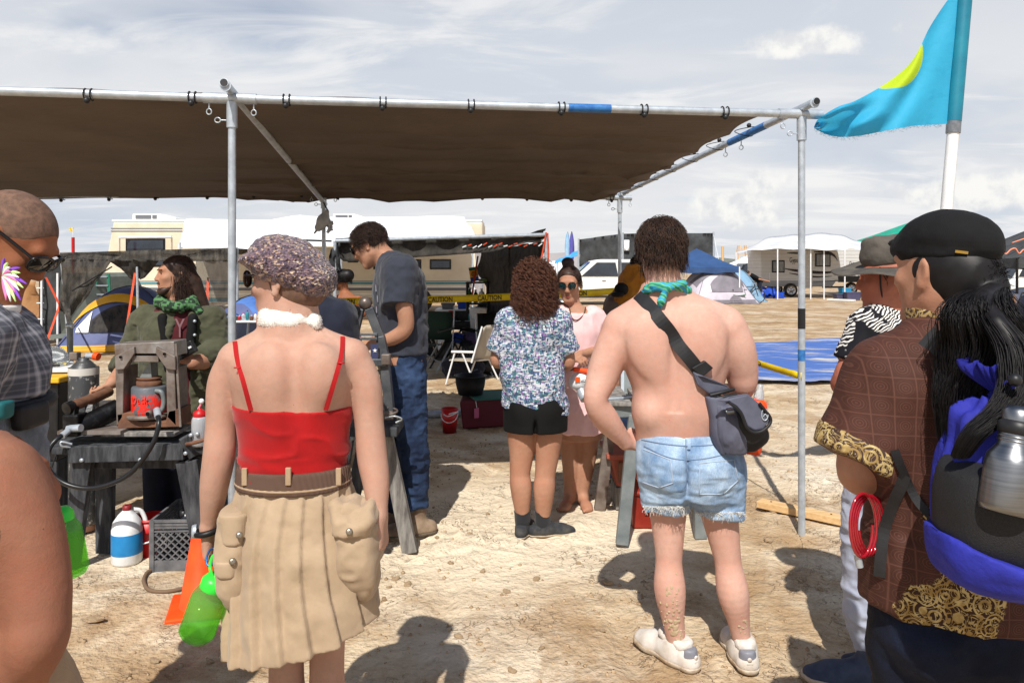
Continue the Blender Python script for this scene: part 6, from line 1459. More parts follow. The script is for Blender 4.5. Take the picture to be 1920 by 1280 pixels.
sp2 = thing('steel_plate', 'upright galvanised plate leaning on the steel trestle', 'plate', A(W(1175, 0, 4.9)[0], 4.9, zr)); MB().prism([W(1166, 738, 4.9), W(1196, 738, 4.9), W(1186, 676, 4.96), W(1166, 672, 4.96)], (0, .01, 0)).build('sheet', M_steel_grey, sp2); MB().beam(W(1167, 742, 4.88), W(1167, 674, 4.94), .02, .02).build('edge_angle', M_galv, sp2)
pp = thing('steel_rod', 'shiny steel rod lying across the trestle top', 'rod', W(1160, 745, 4.5)); MB().tube([W(1138, 748, 4.45), W(1172, 746, 4.5)], .010, 10).build('thin_end', M_galv, pp); MB().tube([W(1168, 746, 4.49), W(1215, 741, 4.56)], .017, 12).build('sleeve', M_steel, pp)
tc2 = thing('terracotta_trough', 'brick red trough with moulded panel under the steel trestle', 'trough', G(1192, 4.95)); M_terra = mat('terracotta_plastic', S(158, 84, 66), S(138, 68, 52), 6, rough=.7); a, b = W(1140, 850, 4.95), W(1245, 915, 4.95)
MB().hexa([(a[0] + .06, 4.97, b[2]), (b[0] - .06, 4.97, b[2]), (b[0] - .06, 5.25, b[2]), (a[0] + .06, 5.25, b[2]), (a[0], 4.92, a[2]), (b[0], 4.92, a[2]), (b[0], 5.3, a[2]), (a[0], 5.3, a[2])]).build('tub', M_terra, tc2, .02); MB().box(((a[0] + b[0]) / 2, 5.1, a[2] - .01), (b[0] - a[0] + .03, .41, .03)).build('rim', M_terra, tc2, .006)
for k in range(6): MB().box((a[0] + .08 + k * .042, 4.922, (a[2] + b[2]) / 2), (.03, .014, .13)).build('moulded_panel', M_rust, tc2)
MB().box(((a[0] + b[0]) / 2, 5.1, b[2] / 2), (.26, .26, b[2])).build('pedestal', M_wood_grey, tc2, .006)
op = tote('dark red pail with blue sticker under the steel trestle', 1184, 1236, 918, 4.62, mat('dark_red_plastic', S(150, 46, 30), S(120, 34, 24), 5, rough=.5), .22, name='tool_pail', cat='pail', group=None); MB().box(W(1216, 948, 4.585), (.045, .004, .075)).build('sticker', M_cyan_plastic, op)
bl_ = thing('leaf_blower', 'white and orange handheld blower held behind the patterned shirt', 'blower', W(1090, 725, 4.6)); c0 = W(1090, 722, 4.6)
soft('housing', [ell(W(1088, 714, 4.62), (.052, .05, .055), None, .02), cone(W(1080, 716, 4.62), .045, W(1102, 710, 4.66), .05, .02)], M_white_plastic, bl_, h=.006); soft('handle', [cone(W(1078, 692, 4.6), .016, W(1110, 698, 4.6), .017, .01), cone(W(1110, 698, 4.6), .015, W(1112, 712, 4.62), .015, .01)], M_orange_plastic, bl_, h=.005); MB().tube([W(1090, 732, 4.6), W(1098, 748, 4.56)], .034, 16).build('nozzle', M_galv, bl_); MB().ball(W(1070, 690, 4.6), .018, 8).build('trigger', M_black_plastic, bl_)
MB().box(W(1083, 711, 4.563), (.030, .006, .030)).build('logo_square', M_orange_plastic, bl_); lettering('HOT', M_black_ink, bl_, W(1088.5, 717, 4.562), (1, 0, 0), (0, 0, 1), .022, width=.042, ext=.002)
mx_ = thing('maroon_chest', 'maroon chest with pink luggage tag below the black tub', 'chest', G(910, 7.5)); a, b = W(862, 752, 7.45), W(962, 752, 7.6); M_maroon_pl = mat('maroon_fabric_chest', S(92, 22, 36), S(78, 16, 30), 4, rough=.7)
MB().hexa([(a[0] + .03, 7.45, 0), (b[0], 7.6, 0), (b[0], 8.1, 0), (a[0] + .03, 7.95, 0), (a[0], 7.43, a[2]), (b[0], 7.58, a[2]), (b[0], 8.1, a[2]), (a[0], 7.95, a[2])]).build('case', M_maroon_pl, mx_, .015); MB().box(((a[0] + b[0]) / 2 + .05, 7.76, a[2] + .012), (b[0] - a[0] - .05, .5, .025), .27).build('lid', mat('teal_lid', S(38, 92, 84), rough=.6), mx_, .006)
MB().beam(W(892, 752, 7.44), W(894, 764, 7.44), .006, .004).build('tag_string', M_white_plastic, mx_); MB().prism([W(889, 766, 7.44), W(898, 764, 7.44), W(898, 783, 7.44), W(889, 784, 7.44)], (0, .006, 0)).build('luggage_tag', mat('pink_tag', S(186, 96, 134), rough=.6), mx_)
bt_ = thing('black_tub', 'black rubber tub with rolled rim on top of maroon chest', 'tub', W(882, 748, 7.6)); zb_ = a[2] + .028; c0 = A(W(882, 0, 7.7)[0], 7.7, zb_); lath(c0, [(.01, 0), (.125, 0), (.150, .10), (.158, .185), (.172, .19), (.168, .20), (.15, .196), (.13, .03), (.01, .02)], 28).build('bowl', M_black_plastic, bt_)
for s2 in (-1, 1): MB().tube(arc([c0 + A(s2 * .16, -.04, .185), c0 + A(s2 * .195, 0, .18), c0 + A(s2 * .16, .04, .185)], 5), .008, 6).build('handle', M_black_plastic, bt_)
gp = thing('ground_pipe', 'pale grey pipe lying on ground behind the red bucket', 'pipe', G(800, 7.9)); MB().tube([G(720, 7.85) + up * .045, G(868, 8.05) + up * .045], .038, 14).build('shaft', M_galv, gp); MB().tube([G(862, 8.04) + up * .045, G(872, 8.055) + up * .045], .043, 14).build('collar', M_galv, gp)
def folding_chair():
    d = 10.3; ch_ = thing('folding_chair', 'beige fabric folding chair with white tube frame', 'chair', G(890, d)); q = lambda x, y, dd=0: W(x, y, d + dd); M_sling = mat('beige_sling', S(176, 166, 150), S(158, 148, 134), 3, rough=.85, bump=.2, bscale=14)
    g = []
    for i in range(9):
        u = i / 8; g.append([q(884 + 20 * u, 678 - 66 * u + 4 * u * u, 0), q(892 + 20 * u, 676 - 66 * u, .15), q(912 + 17 * u, 674 - 66 * u, .30), q(934 + 13 * u, 672 - 64 * u, .48)])
    MB().grid(np.array(g), thick=(.0, .012, 0)).build('backrest', M_sling, ch_); MB().grid(np.array([[q(842, 676, 0), q(860, 672, .45)], [q(884, 678, 0), q(930, 674, .48)]]), thick=(0, 0, .015)).build('seat', M_sling, ch_)
    for dd, ox in ((0, 0), (.46, 44)):
        MB().tube([G(890 + ox, d + dd), q(866 + ox, 660, dd)], .012, 8).build('leg', M_white_plastic, ch_); MB().tube([G(836 + ox * .95, d + dd), q(853 + ox, 660, dd)], .012, 8).build('leg', M_white_plastic, ch_); MB().tube([q(884 + ox, 680, dd), q(904 + ox, 612, dd)], .013, 8).build('back_post', M_white_plastic, ch_)
        MB().beam(q(846 + ox, 659, dd), q(888 + ox, 660, dd), .045, .03).build('armrest', M_white_plastic, ch_, .008)
    return ch_
folding_chair()
lg = thing('lounge_chair', 'navy zero gravity lounge chair draped with clothes', 'chair', G(845, 12.0)); d = 12.0; q = lambda x, y, dd=0: W(x, y, d + dd)
MB().tube(arc([q(806, 690, 0), q(816, 672, 0), q(830, 650, 0), q(842, 622, 0), q(856, 616, 0), q(890, 622, .1)], 6), .018, 8).build('side_tube', M_frame_black, lg); MB().tube(arc([q(826, 690, .5), q(836, 672, .5), q(850, 650, .5), q(862, 622, .5), q(876, 616, .5), q(900, 622, .55)], 6), .018, 8).build('side_tube', M_frame_black, lg)
MB().grid(np.array([[q(812, 676, 0), q(830, 676, .5)], [q(830, 648, 0), q(850, 648, .5)], [q(842, 630, 0), q(862, 630, .5)], [q(858, 636, 0), q(876, 636, .5)], [q(884, 642, 0), q(900, 640, .5)]]), thick=(0, 0, .02)).build('sling', M_navy_cloth, lg)
MB().tube([G(838, 12.0), q(852, 640)], .015, 8).build('leg', M_frame_black, lg); MB().tube([G(872, 12.0), q(852, 640)], .015, 8).build('leg', M_frame_black, lg); MB().tube([G(850, 12.5), q(866, 640, .5)], .015, 8).build('leg', M_frame_black, lg); MB().tube([G(888, 12.5), q(866, 640, .5)], .015, 8).build('leg', M_frame_black, lg)
for k, (x, y, m, lb) in enumerate(((856, 632, M_blue_plastic, 'bright blue'), (872, 640, M_navy_cloth, 'navy'), (884, 632, mat('violet_cloth', S(84, 66, 110), rough=.9), 'violet'))):
    o = thing('draped_cloth', lb + ' cloth heaped on the navy lounge chair', 'cloth', q(x, y, .2), 'clothes on the lounge chair'); soft('heap', [ell(q(x, y, .2), (.12, .16, .07), None, .04), ell(q(x + 5, y + 4, .15), (.10, .12, .05), None, .04)], m, o, h=.014, disp=folds(.016, 14, 14, 14, k + 3)); MB().beam(q(x - 8, y + 3, .05), q(x + 8, y + 4, .05), .02, .01).build('hem', m, o)
ctb = thing('clutter_table', 'black folding table loaded with bottles and camp clutter', 'table', G(840, 13)); d = 13.0; zc_ = W(0, 612, 13)[2]
MB().box((W(845, 0, 13)[0], 13.3, zc_ - .015), (.95, .6, .03)).build('table_top', M_black_plastic, ctb, .006)
for sx in (-1, 1):
    for yy in (13.02, 13.55): MB().beam((W(845, 0, 13)[0] + sx * .44, yy, zc_), (W(845, 0, 13)[0] + sx * .25, yy, 0), .03, .03).build('leg', M_frame_black, ctb)
def bottle(label, px, d, z0, r, hgt, m, m_cap=None, group='bottles and jars on the clutter tables'):
    c0 = A(W(px, 0, d)[0], d, z0); o = thing('bottle', label, 'bottle', c0, group); lath(c0, [(.005, 0), (r, 0), (r, hgt * .62), (r * .85, hgt * .72), (r * .38, hgt * .84), (r * .36, hgt * .92)], 14).build('body', m, o); lath(c0, [(r * .42, hgt * .90), (r * .42, hgt), (.004, hgt)], 12).build('cap', m_cap or M_white_plastic, o); return o
M_green_glass = mat('green_bottle', S(70, 130, 70), rough=.2); M_teal_pl = mat('teal_bottle', S(40, 140, 150), rough=.3)
for px, dd, r_, h_, m, mc_, lb in ((805, 13.1, .035, .20, M_yel, None, 'yellow bottle beside a white jar on the black table'), (812, 13.3, .04, .18, M_white_plastic, M_blue_plastic, 'white bottle with blue cap on the black table'), (827, 13.2, .035, .22, M_blue_plastic, None, 'blue bottle standing on the black table'), (834, 13.4, .03, .16, M_clear, M_red_plastic, 'clear bottle with red cap on the black table'), (820, 13.05, .045, .12, M_clear, None, 'squat clear jar at the front of the black table')):
    bottle(lb, px, dd, zc_, r_, h_, m, mc_)
rc = thing('red_cup', 'red plastic cup standing on a black pot', 'cup', A(W(846, 0, 13.2)[0], 13.2, zc_ + .17)); c0 = A(W(846, 0, 13.2)[0], 13.2, zc_ + .14); lath(c0, [(.005, 0), (.032, 0), (.048, .12), (.045, .12)], 16).build('cup_wall', M_red_plastic, rc); MB().tube(ring(c0, .047, .047, 16, .12), .004, 5, close=True).build('rim', M_red_plastic, rc)
pt = thing('black_pot', 'black cooking pot with lid on the clutter table', 'pot', A(W(846, 0, 13.2)[0], 13.2, zc_)); c0 = A(W(845, 0, 13.2)[0], 13.2, zc_); lath(c0, [(.005, 0), (.11, 0), (.12, .10), (.12, .12), (.05, .14), (.005, .14)], 20).build('pot_wall', M_black_plastic, pt)
for s2 in (-1, 1): MB().box(c0 + A(s2 * .14, 0, .09), (.05, .03, .015)).build('handle', M_black_plastic, pt)
wt_ = thing('white_table', 'white plastic camp table behind the black shelf rack', 'table', G(858, 14.2)); zw = W(0, 580, 14.2)[2]; MB().box((W(852, 0, 14.2)[0], 14.5, zw - .02), (.75, .6, .04)).build('table_top', M_white_plastic, wt_, .01)
for sx in (-.34, .34):
    for yy in (14.25, 14.75): MB().box((W(852, 0, 14.2)[0] + sx, yy, zw / 2 - .02), (.05, .05, zw)).build('leg', M_white_plastic, wt_)
tote('blue lidded tub standing on the white camp table', 858, 876, 566, 14.3, M_blue_plastic, .3, z0=zw); tote('grey tub beside the blue tub on the white table', 828, 850, 568, 14.3, M_stripe_grey, .3, z0=zw)
sf = thing('shelf_rack', 'black plastic shelf rack stacked with groceries', 'shelf', G(895, 13.6)); dS = 13.6; sx0, sx1 = W(876, 0, dS)[0], W(914, 0, dS)[0]
for py in (530, 570, 600): MB().box(((sx0 + sx1) / 2, dS + .18, W(0, py, dS)[2]), (sx1 - sx0 + .06, .4, .03)).build('shelf', M_black_plastic, sf, .005)
for x in (sx0, sx1):
    for yy in (dS, dS + .36): MB().tube([A(x, yy, 0), A(x, yy, W(0, 530, dS)[2])], .024, 8).build('post', M_black_plastic, sf)
z53, z57 = W(0, 529, dS)[2] + .01, W(0, 569, dS)[2] + .01
cb = thing('cereal_box', 'tilted orange and green grocery box with swirl on shelf top', 'box', A(W(888, 0, dS)[0], dS + .1, z53)); M_orange_print = mat('orange_print', S(232, 160, 40), rough=.6)
cbm = Matrix.Rotation(-.16, 3, 'Y'); c0 = A(W(888, 0, dS)[0], dS + .1, z53 + .135); MB().box(c0, (.15, .06, .26), M=cbm).build('carton', M_orange_print, cb)
for zz3, hh, m in ((.10, .055, M_green_fibre), (-.09, .075, M_blue_plastic)): MB().box(Vector(c0) + cbm @ Vector((0, -.001, zz3)), (.153, .063, hh), M=cbm).build('printed_band', m, cb)
for r_ in (.045, .022): MB().tube([np.array(Vector(c0) + cbm @ Vector((.005 + r_ * math.cos(a), -.033, r_ * math.sin(a)))) for a in np.linspace(0, 6.28, 19)[:-1]], .006, 5, close=True).build('swirl', M_rust, cb)
gbx = thing('green_packet', 'flat green packet lying on the shelf top', 'packet', A(W(905, 0, dS)[0], dS + .1, z53)); MB().box((W(905, 0, dS)[0], dS + .15, z53 + .025), (.15, .12, .045)).build('packet', mat('leaf_green', S(110, 150, 60), rough=.6), gbx, .006); MB().box((W(905, 0, dS)[0], dS + .15, z53 + .049), (.08, .06, .004)).build('sticker', M_white_plastic, gbx)
bottle('green glass bottle on the middle shelf of the rack', 880, dS + .1, z57, .045, .28, M_green_glass); bottle('white jug on the middle shelf of the rack', 903, dS + .12, z57, .055, .26, M_white_plastic); bottle('red capped dark bottle on the middle shelf of the rack', 892, dS + .1, z57, .04, .24, M_black_plastic, M_red_plastic); bottle('teal drink bottle standing before the shelf rack', 882, dS - .3, 0.62, .035, .22, M_teal_pl)
ub = thing('upturned_crate', 'brown crate supporting the teal drink bottle', 'crate', G(884, dS - .3)); MB().box(G(884, dS - .3) + up * .31, (.3, .25, .62)).build('box', M_wood_dark, ub, .01); MB().box(G(884, dS - .43) + up * .5, (.3, .02, .06)).build('slat', M_wood_grey, ub)
for zz3 in (.3, .15): MB().box(G(884, dS - .43) + up * zz3, (.3, .02, .06)).build('slat', M_wood_grey, ub)
wbk = thing('white_bucket', 'white plastic bucket with lid beside the shelf rack', 'bucket', G(898, 13.0)); c0 = G(899, 13.0) + up * .55; lath(c0, [(.01, 0), (.13, 0), (.15, .32), (.16, .33), (.16, .36), (.01, .37)], 22).build('pail', M_white_plastic, wbk); MB().tube([c0 + A(.155 * math.cos(a), -.155 * abs(math.sin(a)), .25 - .1 * math.sin(a)) for a in np.linspace(0, math.pi, 12)], .005, 5).build('bail', M_galv, wbk); MB().box(G(899, 13.0) + up * .275, (.4, .35, .55)).build('stool', M_wood_dark, wbk, .01)
camp_chair('folded navy camp chair leaning by the shelf rack', 925, 13.9, M_navy_cloth)
ctb2 = tote('navy cooler box on the ground behind the grey shirt', 797, 816, 625, 13.6, M_navy_paint, .5, name='cooler_box')
stv = thing('camp_stove', 'black camp stove folded open on the clutter table', 'stove', A(W(862, 0, 13.2)[0], 13.15, zc_)); c0 = A(W(868, 0, 13.2)[0], 13.15, zc_); MB().box(c0 + up * .04, (.36, .28, .08)).build('body', M_black_plastic, stv, .01); MB().box(c0 + A(0, .15, .16), (.36, .02, .2)).build('lid', M_black_plastic, stv)
for s2 in (-.09, .09): MB().tube(ring(c0 + A(s2, 0, .088), .05, .05, 16), .006, 5, close=True).build('burner', M_galv, stv)
kt = thing('kit_tray', 'white rimmed tray of small kit in front of blue tent', 'tray', G(470, 9.0)); zk = W(0, 602, 9)[2]; MB().box((W(472, 0, 9)[0], 9.2, zk - .01), (.42, .3, .025)).build('tray', M_white_plastic, kt, .006)
for sx in (-.18, .18): MB().tube([A(W(472, 0, 9)[0] + sx, 9.2, 0), A(W(472, 0, 9)[0] + sx * .6, 9.2, zk)], .014, 8).build('leg', M_galv, kt)
for k in range(7): bottle(('squat red jar with white lid', 'clear jar with red lid', 'teal jar with black lid', 'rust brown jar with white lid', 'white jar with red lid', 'green jar with black lid', 'red jar beside the green jar')[k] + ' on the kit tray', 449 + k * 7.5, 9.1 + .02 * (k % 3), zk + .004, .018 + .006 * (k % 2), .06 + .03 * ((k * 7) % 3), (M_red_plastic, M_clear, M_teal_pl, M_rust, M_white_plastic, M_green_glass, M_red_plastic)[k], (M_white_plastic, M_red_plastic, M_black_plastic)[k % 3], group='jars on the kit tray')
camp_chair('navy camp chair beneath the kit tray by blue tent', 462, 9.6, M_navy_cloth)
pk = thing('pine_plank', 'pale pine plank lying on the sand at the foot of canopy post', 'plank', G(1490, 4.75)); a, b = G(1424, 5.02) + up * .035, G(1585, 4.66) + up * .035; MB().beam(a, b, .09, .045).build('board', M_wood_pale, pk, .004)
for u in (.15, .85): c0 = a * (1 - u) + b * u + up * .024; MB().lathe(c0, [(.001, 0), (.006, 0), (.006, .003)], 8).build('nail_head', M_rust, pk)
gd = thing('gull_decoy', 'white paper gull hung head down from the rear rail', 'decoration', W(607, 410, 7.45)); q = lambda x, y, dd=0: W(x, y, 7.45 + dd); M_gull = mat('grey_white_paper', S(190, 192, 194), S(160, 162, 166), 8, rough=.9)
soft('body', [cone(q(612, 398), .028, q(606, 414), .058, .04), cone(q(606, 414), .058, q(598, 426), .034, .04), ell(q(597, 427), (.036, .034, .036), None, .02)], M_gull, gd, h=.008); MB().tube([q(595, 430), q(589, 438)], [.014, .007], 8).build('beak', mat('brown_beak', S(120, 100, 80), rough=.6), gd)
sheet([q(612, 408, -.02), q(622, 414, .05), q(627, 432, .06), q(612, 436, -.02)], 10, 10, .03, 0, 71).build('wing', M_gull, gd); sheet([q(604, 410, .05), q(612, 404, .1), q(624, 426, .12), q(616, 438, .06)], 10, 10, .03, 0, 72).build('wing', M_gull, gd); MB().tube(arc([q(603, 362), q(607, 380), q(616, 397)], 6), .008, 6).build('cord', M_cord, gd)
dc_ = thing('loose_cord', 'short black cord hanging from the rear rail beside gull', 'cord', q(622, 362)); MB().tube([q(616, 360), q(634, 373)], .009, 6).build('tail', M_cord, dc_); MB().ball(q(634, 373), .012, 6).build('knot', M_cord, dc_)
camp_chair('black camp chair standing behind the beige folding chair', 938, 11.4, M_black_cloth, None, .5); camp_chair('dark green camp chair left of the clutter table', 806, 11.8, mat('dark_green_canvas', S(30, 52, 40), rough=.9), None, -.4)
for px_, d_, m_, lb_ in ((915, 11.2, M_black_nylon, 'black duffel bag slumped beside the shelf rack'), (868, 11.0, M_navy_cloth, 'navy duffel bag on the ground under the lounge chair')):
    o = thing('duffel_bag', lb_, 'bag', G(px_, d_)); c0 = G(px_, d_) + up * .14; soft('bag', [cone(c0 - A(.18, 0, 0), .13, c0 + A(.18, .05, 0), .14, .04)], m_, o, h=.016, cuts=[((0, 0, .004), (0, 0, -1))], disp=folds(.02, 9, 9, 9, 3)); MB().tube(arc([c0 + A(-.08, -.12, .06), c0 + A(-.04, -.1, .2), c0 + A(.06, -.1, .2), c0 + A(.1, -.12, .06)], 5), .012, 6).build('handle', M_black_nylon, o)
def glasses(H, parent, kind='round', m_lens=None, m_frame=None, y=.100, z=.018, sep=.034, rx=.024, rz=.022, sides=(-1, 1), name='sunglasses'):
    g = MB().beam(H.p(-.012, y + .002, z + .004), H.p(.012, y + .002, z + .004), .004, .004)
    for sd in (-1, 1):
        g.tube(arc([H.p(sd * (sep + rx * .9), y - .008, z + rz * .4), H.p(sd * .076, .04, z + .008), H.p(sd * .083, -.012, z + .006)], 5), .0026 if kind == 'round' else .0045, 6)
    fr = g.build(name, m_frame or M_frame_black, parent)
    for sd in (-1, 1):
        L = []
        for i in range(7):
            row = []
            for k in range(18):
                a = 2 * math.pi * k / 18; q = math.sin(math.pi / 2 * i / 6); ex = 1.0 if kind == 'round' else (1 / max(abs(math.cos(a)), abs(math.sin(a)))) ** .45
                row.append(H.p(sd * sep + rx * q * math.cos(a) * ex, y - .010 * (abs(sd * sep + rx * q * math.cos(a)) / .06) ** 2 + .004 * (1 - q), z + rz * q * math.sin(a) * ex))
            row.append(row[0]); L.append(row)
        mb = MB(); mb.grid(np.array(L)); mb.build('lens', m_lens or M_lens, fr)
        MB().tube(L[-1][:-1], .0028 if kind == 'round' else .004, 6, close=True).build('rim', m_frame or M_frame_black, fr)
    return fr
def shoe(b, ank, heading, m_up, m_sole, ln=.28, name='shoe', wd=1.0, sole_h=.024):
    P = foot_prims(ank, heading, ln, False, wd)
    o = soft(name, P, m_up, b.root, h=.007, inf=.004, cuts=[((0, 0, sole_h * .8), (0, 0, -1)), ((0, 0, ank[2] + .02), (0, 0, 1))])
    soft('sole', P, m_sole, o, h=.007, inf=.009, cuts=[((0, 0, .001), (0, 0, -1)), ((0, 0, sole_h), (0, 0, 1))]); return o
def rnd_hair(H, n, zmin, length, curl=0.0, freq=3, K=8, lift=.004, amax=1.5, front=None, seed=1, jit=.25, pole=(0, .5, .87), flare=.15, wob=.12):
    rs = np.random.default_rng(seed); D = cap_dirs(n, zmin); D = D + rs.normal(size=D.shape) * .03; D /= np.linalg.norm(D, axis=1, keepdims=True)
    if front is not None: D = D[front(SKULL_C + SKULL_R * D)]
    N = len(D); pole = np.array(pole) / np.linalg.norm(pole); L = length * np.clip(1 + jit * rs.normal(size=N), .4, 1.8)
    ax = np.cross(np.tile(pole, (N, 1)), D) + rs.normal(size=D.shape) * wob; ax -= D * (ax * D).sum(1, keepdims=True); ax /= np.linalg.norm(ax, axis=1, keepdims=True) + 1e-9
    a0 = np.arccos(np.clip(D @ pole, -1, 1)); down = H.M.T @ A(0, 0, -1.0); Rm = .088; ph = rs.random(N) * 6.28; fq = freq * (1 + .3 * rs.normal(size=N))
    am = amax + .25 * rs.normal(size=N); out = []; lf = lift * (.25 + 1.0 * rs.random((N, 1)))
    for t_ in np.linspace(0, 1, K):
        sL = L * t_; th_ = np.minimum(sL / Rm, np.maximum(am - a0, 0)); rest = sL - th_ * Rm
        c_, s_ = np.cos(th_)[:, None], np.sin(th_)[:, None]; d_ = D * c_ + np.cross(ax, D) * s_
        p = SKULL_C + (SKULL_R + lf * min(1, t_ * 3)) * d_ + (down[None] + d_ * flare) * rest[:, None]
        w = curl * min(1, t_ * 3); a = ph + fq * t_ * 6.28; out.append(p + d_ * (w * (1 + np.cos(a)))[:, None] + ax * (w * np.sin(a))[:, None])
    return H.pts(np.stack(out, 1).reshape(-1, 3)).reshape(N, K, 3)
def button(p, m, parent, r=.009):
    n = (A(0, 0, EYE) - p); n /= np.linalg.norm(n); q = Vector(n).to_track_quat('Z', 'Y').to_matrix()
    return MB().lathe(p, [(.001, .004), (r * .6, .004), (r, .002), (r, -.003)], 12, q).build('snap_button', m, parent)
M_snap = mat('dull_brass_snap', S(150, 140, 126), rough=.35, metal=.8)
b = Body('woman seen from behind in red camisole, khaki cargo skirt and tweed cap', 2.05, 560, h=.0052)
torso = b.L([(910, 551, 0, 99, .118), (870, 551, 0, 97, .104), (810, 551, -.004, 101, .106), (745, 550, -.004, 110, .114), (695, 549, -.004, 116, .110), (660, 548, 0, 104, .092), (636, 546, .008, 74, .066), (614, 544, .012, 47, .052), (594, 543, .014, 44, .05)], .03)
LA = [(440, 674, 0, 31), (419, 722, 0, 29.5), (415, 790, 0, 28), (411, 852, -.012, 29), (402, 910, -.006, 26), (394, 985, .02, 17)]
RA = [(662, 670, 0, 31), (685, 722, 0, 29.5), (692, 790, 0, 27), (698, 857, -.012, 28), (705, 905, -.03, 24.5), (709, 966, -.05, 16.5)]
body = [torso, b.C((520, 628, .005), 21, (446, 666, 0), 27, .05), b.C((574, 626, .005), 21, (658, 662, 0), 27, .05),
        b.E((502, 698, -.084), (36, .034, 48), .06), b.E((596, 695, -.084), (36, .034, 48), .06), b.E((549, 715, -.128), (7, .018, 90), .05, sub=True)]
body += b.limb(LA, .016) + b.limb(RA, .016)
body += b.limb([(515, 930, .01, 62), (528, 1060, .01, 52), (536, 1190, .01, 35), (537, 1262, 0, 32), (538, 1335, -.012, 36), (540, 1430, 0, 28), (541, 1560, .02, 17)], .012) + b.limb([(590, 930, .01, 62), (602, 1060, .01, 52), (612, 1190, .01, 35), (613, 1262, 0, 32), (613, 1335, -.012, 36), (613, 1430, 0, 28), (614, 1560, .02, 17)], .012)
H = Head(b.J(540, 531, .02), 76, 3)
body += H.prims(False) + [cone(H.p(0, -.03, -.05), .052, b.J(545, 620, .012), .058, .04), cone(H.p(0, .0, -.06), .045, b.J(543, 612, 0), .05, .04)]
wl_ = b.J(392, 988, .022); wr_ = b.J(710, 968, -.052)
body += hand(wl_, (.06, .05, -1), (1, .15, .1), (.1, 1, 0), (48, 62, 40), .92) + hand(wr_, (.08, .06, -1), (-1, .3, 0), (.25, 1, 0), (26, 38, 26), .92)
bo = b.soft('body', body, M_skin_pale); bv = bvh_of(bo)
for s_ in (541, 614): shoe(b, b.J(s_, 1560, .02), (0, 1, 0), M_shoe_brown, M_sole_dark, .25)
def cami(P, N):
    q = fbm(P * A(3.2, 3.2, 17) + A(0, 0, 0) + (P[:, :1] * 2.5), 2, 5); lo_ = np.clip((1.24 - P[:, 2]) / .14, 0, 1); return .008 * (np.clip(1 - np.abs(q) * 1.6, 0, 1) ** 2.5 - .3) * (.35 + .8 * lo_)
top = soft('camisole', [torso] + body[3:6], M_red_jersey, b.root, h=.0052, inf=.005, cuts=[(b.J(550, 757), (.02, 0, 1)), (b.J(550, 891), (0.04, 0, -1))], disp=cami)
bv2 = bvh_of(bo, top)
ribbon(bv2, [(441, 641), (446, 672), (457, 712), (472, 768)], .012, M_red_jersey, 'shoulder_strap', top, .003); ribbon(bv2, [(642, 632), (641, 655), (630, 700), (610, 768)], .012, M_red_jersey, 'shoulder_strap', top, .003)
for (x, y) in ((450, 690), (635, 681)): p = onto(bv2, x, y, .007); MB().tube(ring(p, .0085, .004, 14), .0018, 6, close=True).build('strap_slider', M_red_plastic, top)
sk = b.L([(888, 551, 0, 101, .108), (915, 552, 0, 107, .118), (960, 555, 0, 119, .135), (1050, 563, 0, 131, .160), (1140, 568, 0, 139, .178), (1235, 570, 0, 144, .190)], .02)
cs = b.J(566, 0, 0)
def pleats(P, N):
    th_ = np.arctan2(P[:, 1] - cs[1], P[:, 0] - cs[0]); k = np.clip((1.26 - P[:, 2]) / .55, 0, 1) ** 1.0
    saw = np.mod(th_ * 16 / 6.283 + .25 * np.sin(P[:, 2] * 9), 1.0); w = np.where(saw < .82, saw / .82, (1 - saw) / .18)
    r_ = (.020 * (w - .5)) * k + .006 * fbm(P * A(10, 10, 4), 2, 8) * k + .0035 * fbm(P * 22, 2, 9)
    rad_ = np.stack([P[:, 0] - cs[0], P[:, 1] - cs[1], np.zeros(len(P))], 1); rad_ /= np.linalg.norm(rad_, axis=1, keepdims=True); return rad_ * r_[:, None]
h0, h1 = b.J(430, 1214, 0), b.J(716, 1150, 0)
nrm = A(h1[2] - h0[2], 0, -(h1[0] - h0[0]))
skirt = soft('skirt', [sk], M_khaki, b.root, h=.0052, cuts=[(h0, nrm), (b.J(0, 893), (0, 0, 1))], hollow=.013, disp=pleats)
MB().tube([p for p in ring(b.J(551, 898, 0), .152, .118, 48)], .006, 6, close=True).build('waist_seam', M_khaki_trim, skirt)
belt = b.soft('belt', [b.L([(906, 551, 0, 104, .119), (870, 551, 0, 99.5, .109)], .01)], M_belt, inf=.006, h=.006)
for x in (462, 541, 632):
    p = onto(bvh_of(belt), x, 893, .006, b.J(x, 893, -.12)); MB().box(p, (.014, .008, .046)).build('belt_loop', M_khaki_trim, skirt, .002)
pk1 = soft('cargo_pocket', [b.L([(1116, 682, -.03, 14, .04), (1085, 680, -.04, 28, .06), (1020, 674, -.05, 35, .068), (955, 666, -.05, 32, .055), (940, 664, -.05, 28, .045)], .02, 4)], M_khaki, skirt, h=.006, disp=folds(.013, 8, 8, 10, 12))
soft('pocket_flap', [b.L([(1000, 658, -.10, 27, .042), (965, 664, -.085, 37, .052), (938, 663, -.06, 36, .045)], .015, 3.4)], M_khaki, pk1, h=.006, disp=folds(.012, 12, 12, 12, 13)); button(onto(bvh_of(*[o for o in bpy.data.objects if o.name in o_fields and o.name.startswith('pocket_flap')][-1:]), 656, 996, .003, b.J(656, 996, -.15)), M_snap, pk1)
pk2 = soft('cargo_pocket', [b.L([(1130, 450, -.04, 20, .05), (1110, 449, -.045, 26, .062), (1030, 444, -.05, 31, .07), (950, 446, -.05, 25, .06)], .02, 3.2)], M_khaki, skirt, h=.006, disp=folds(.005, 9, 9, 12, 14))
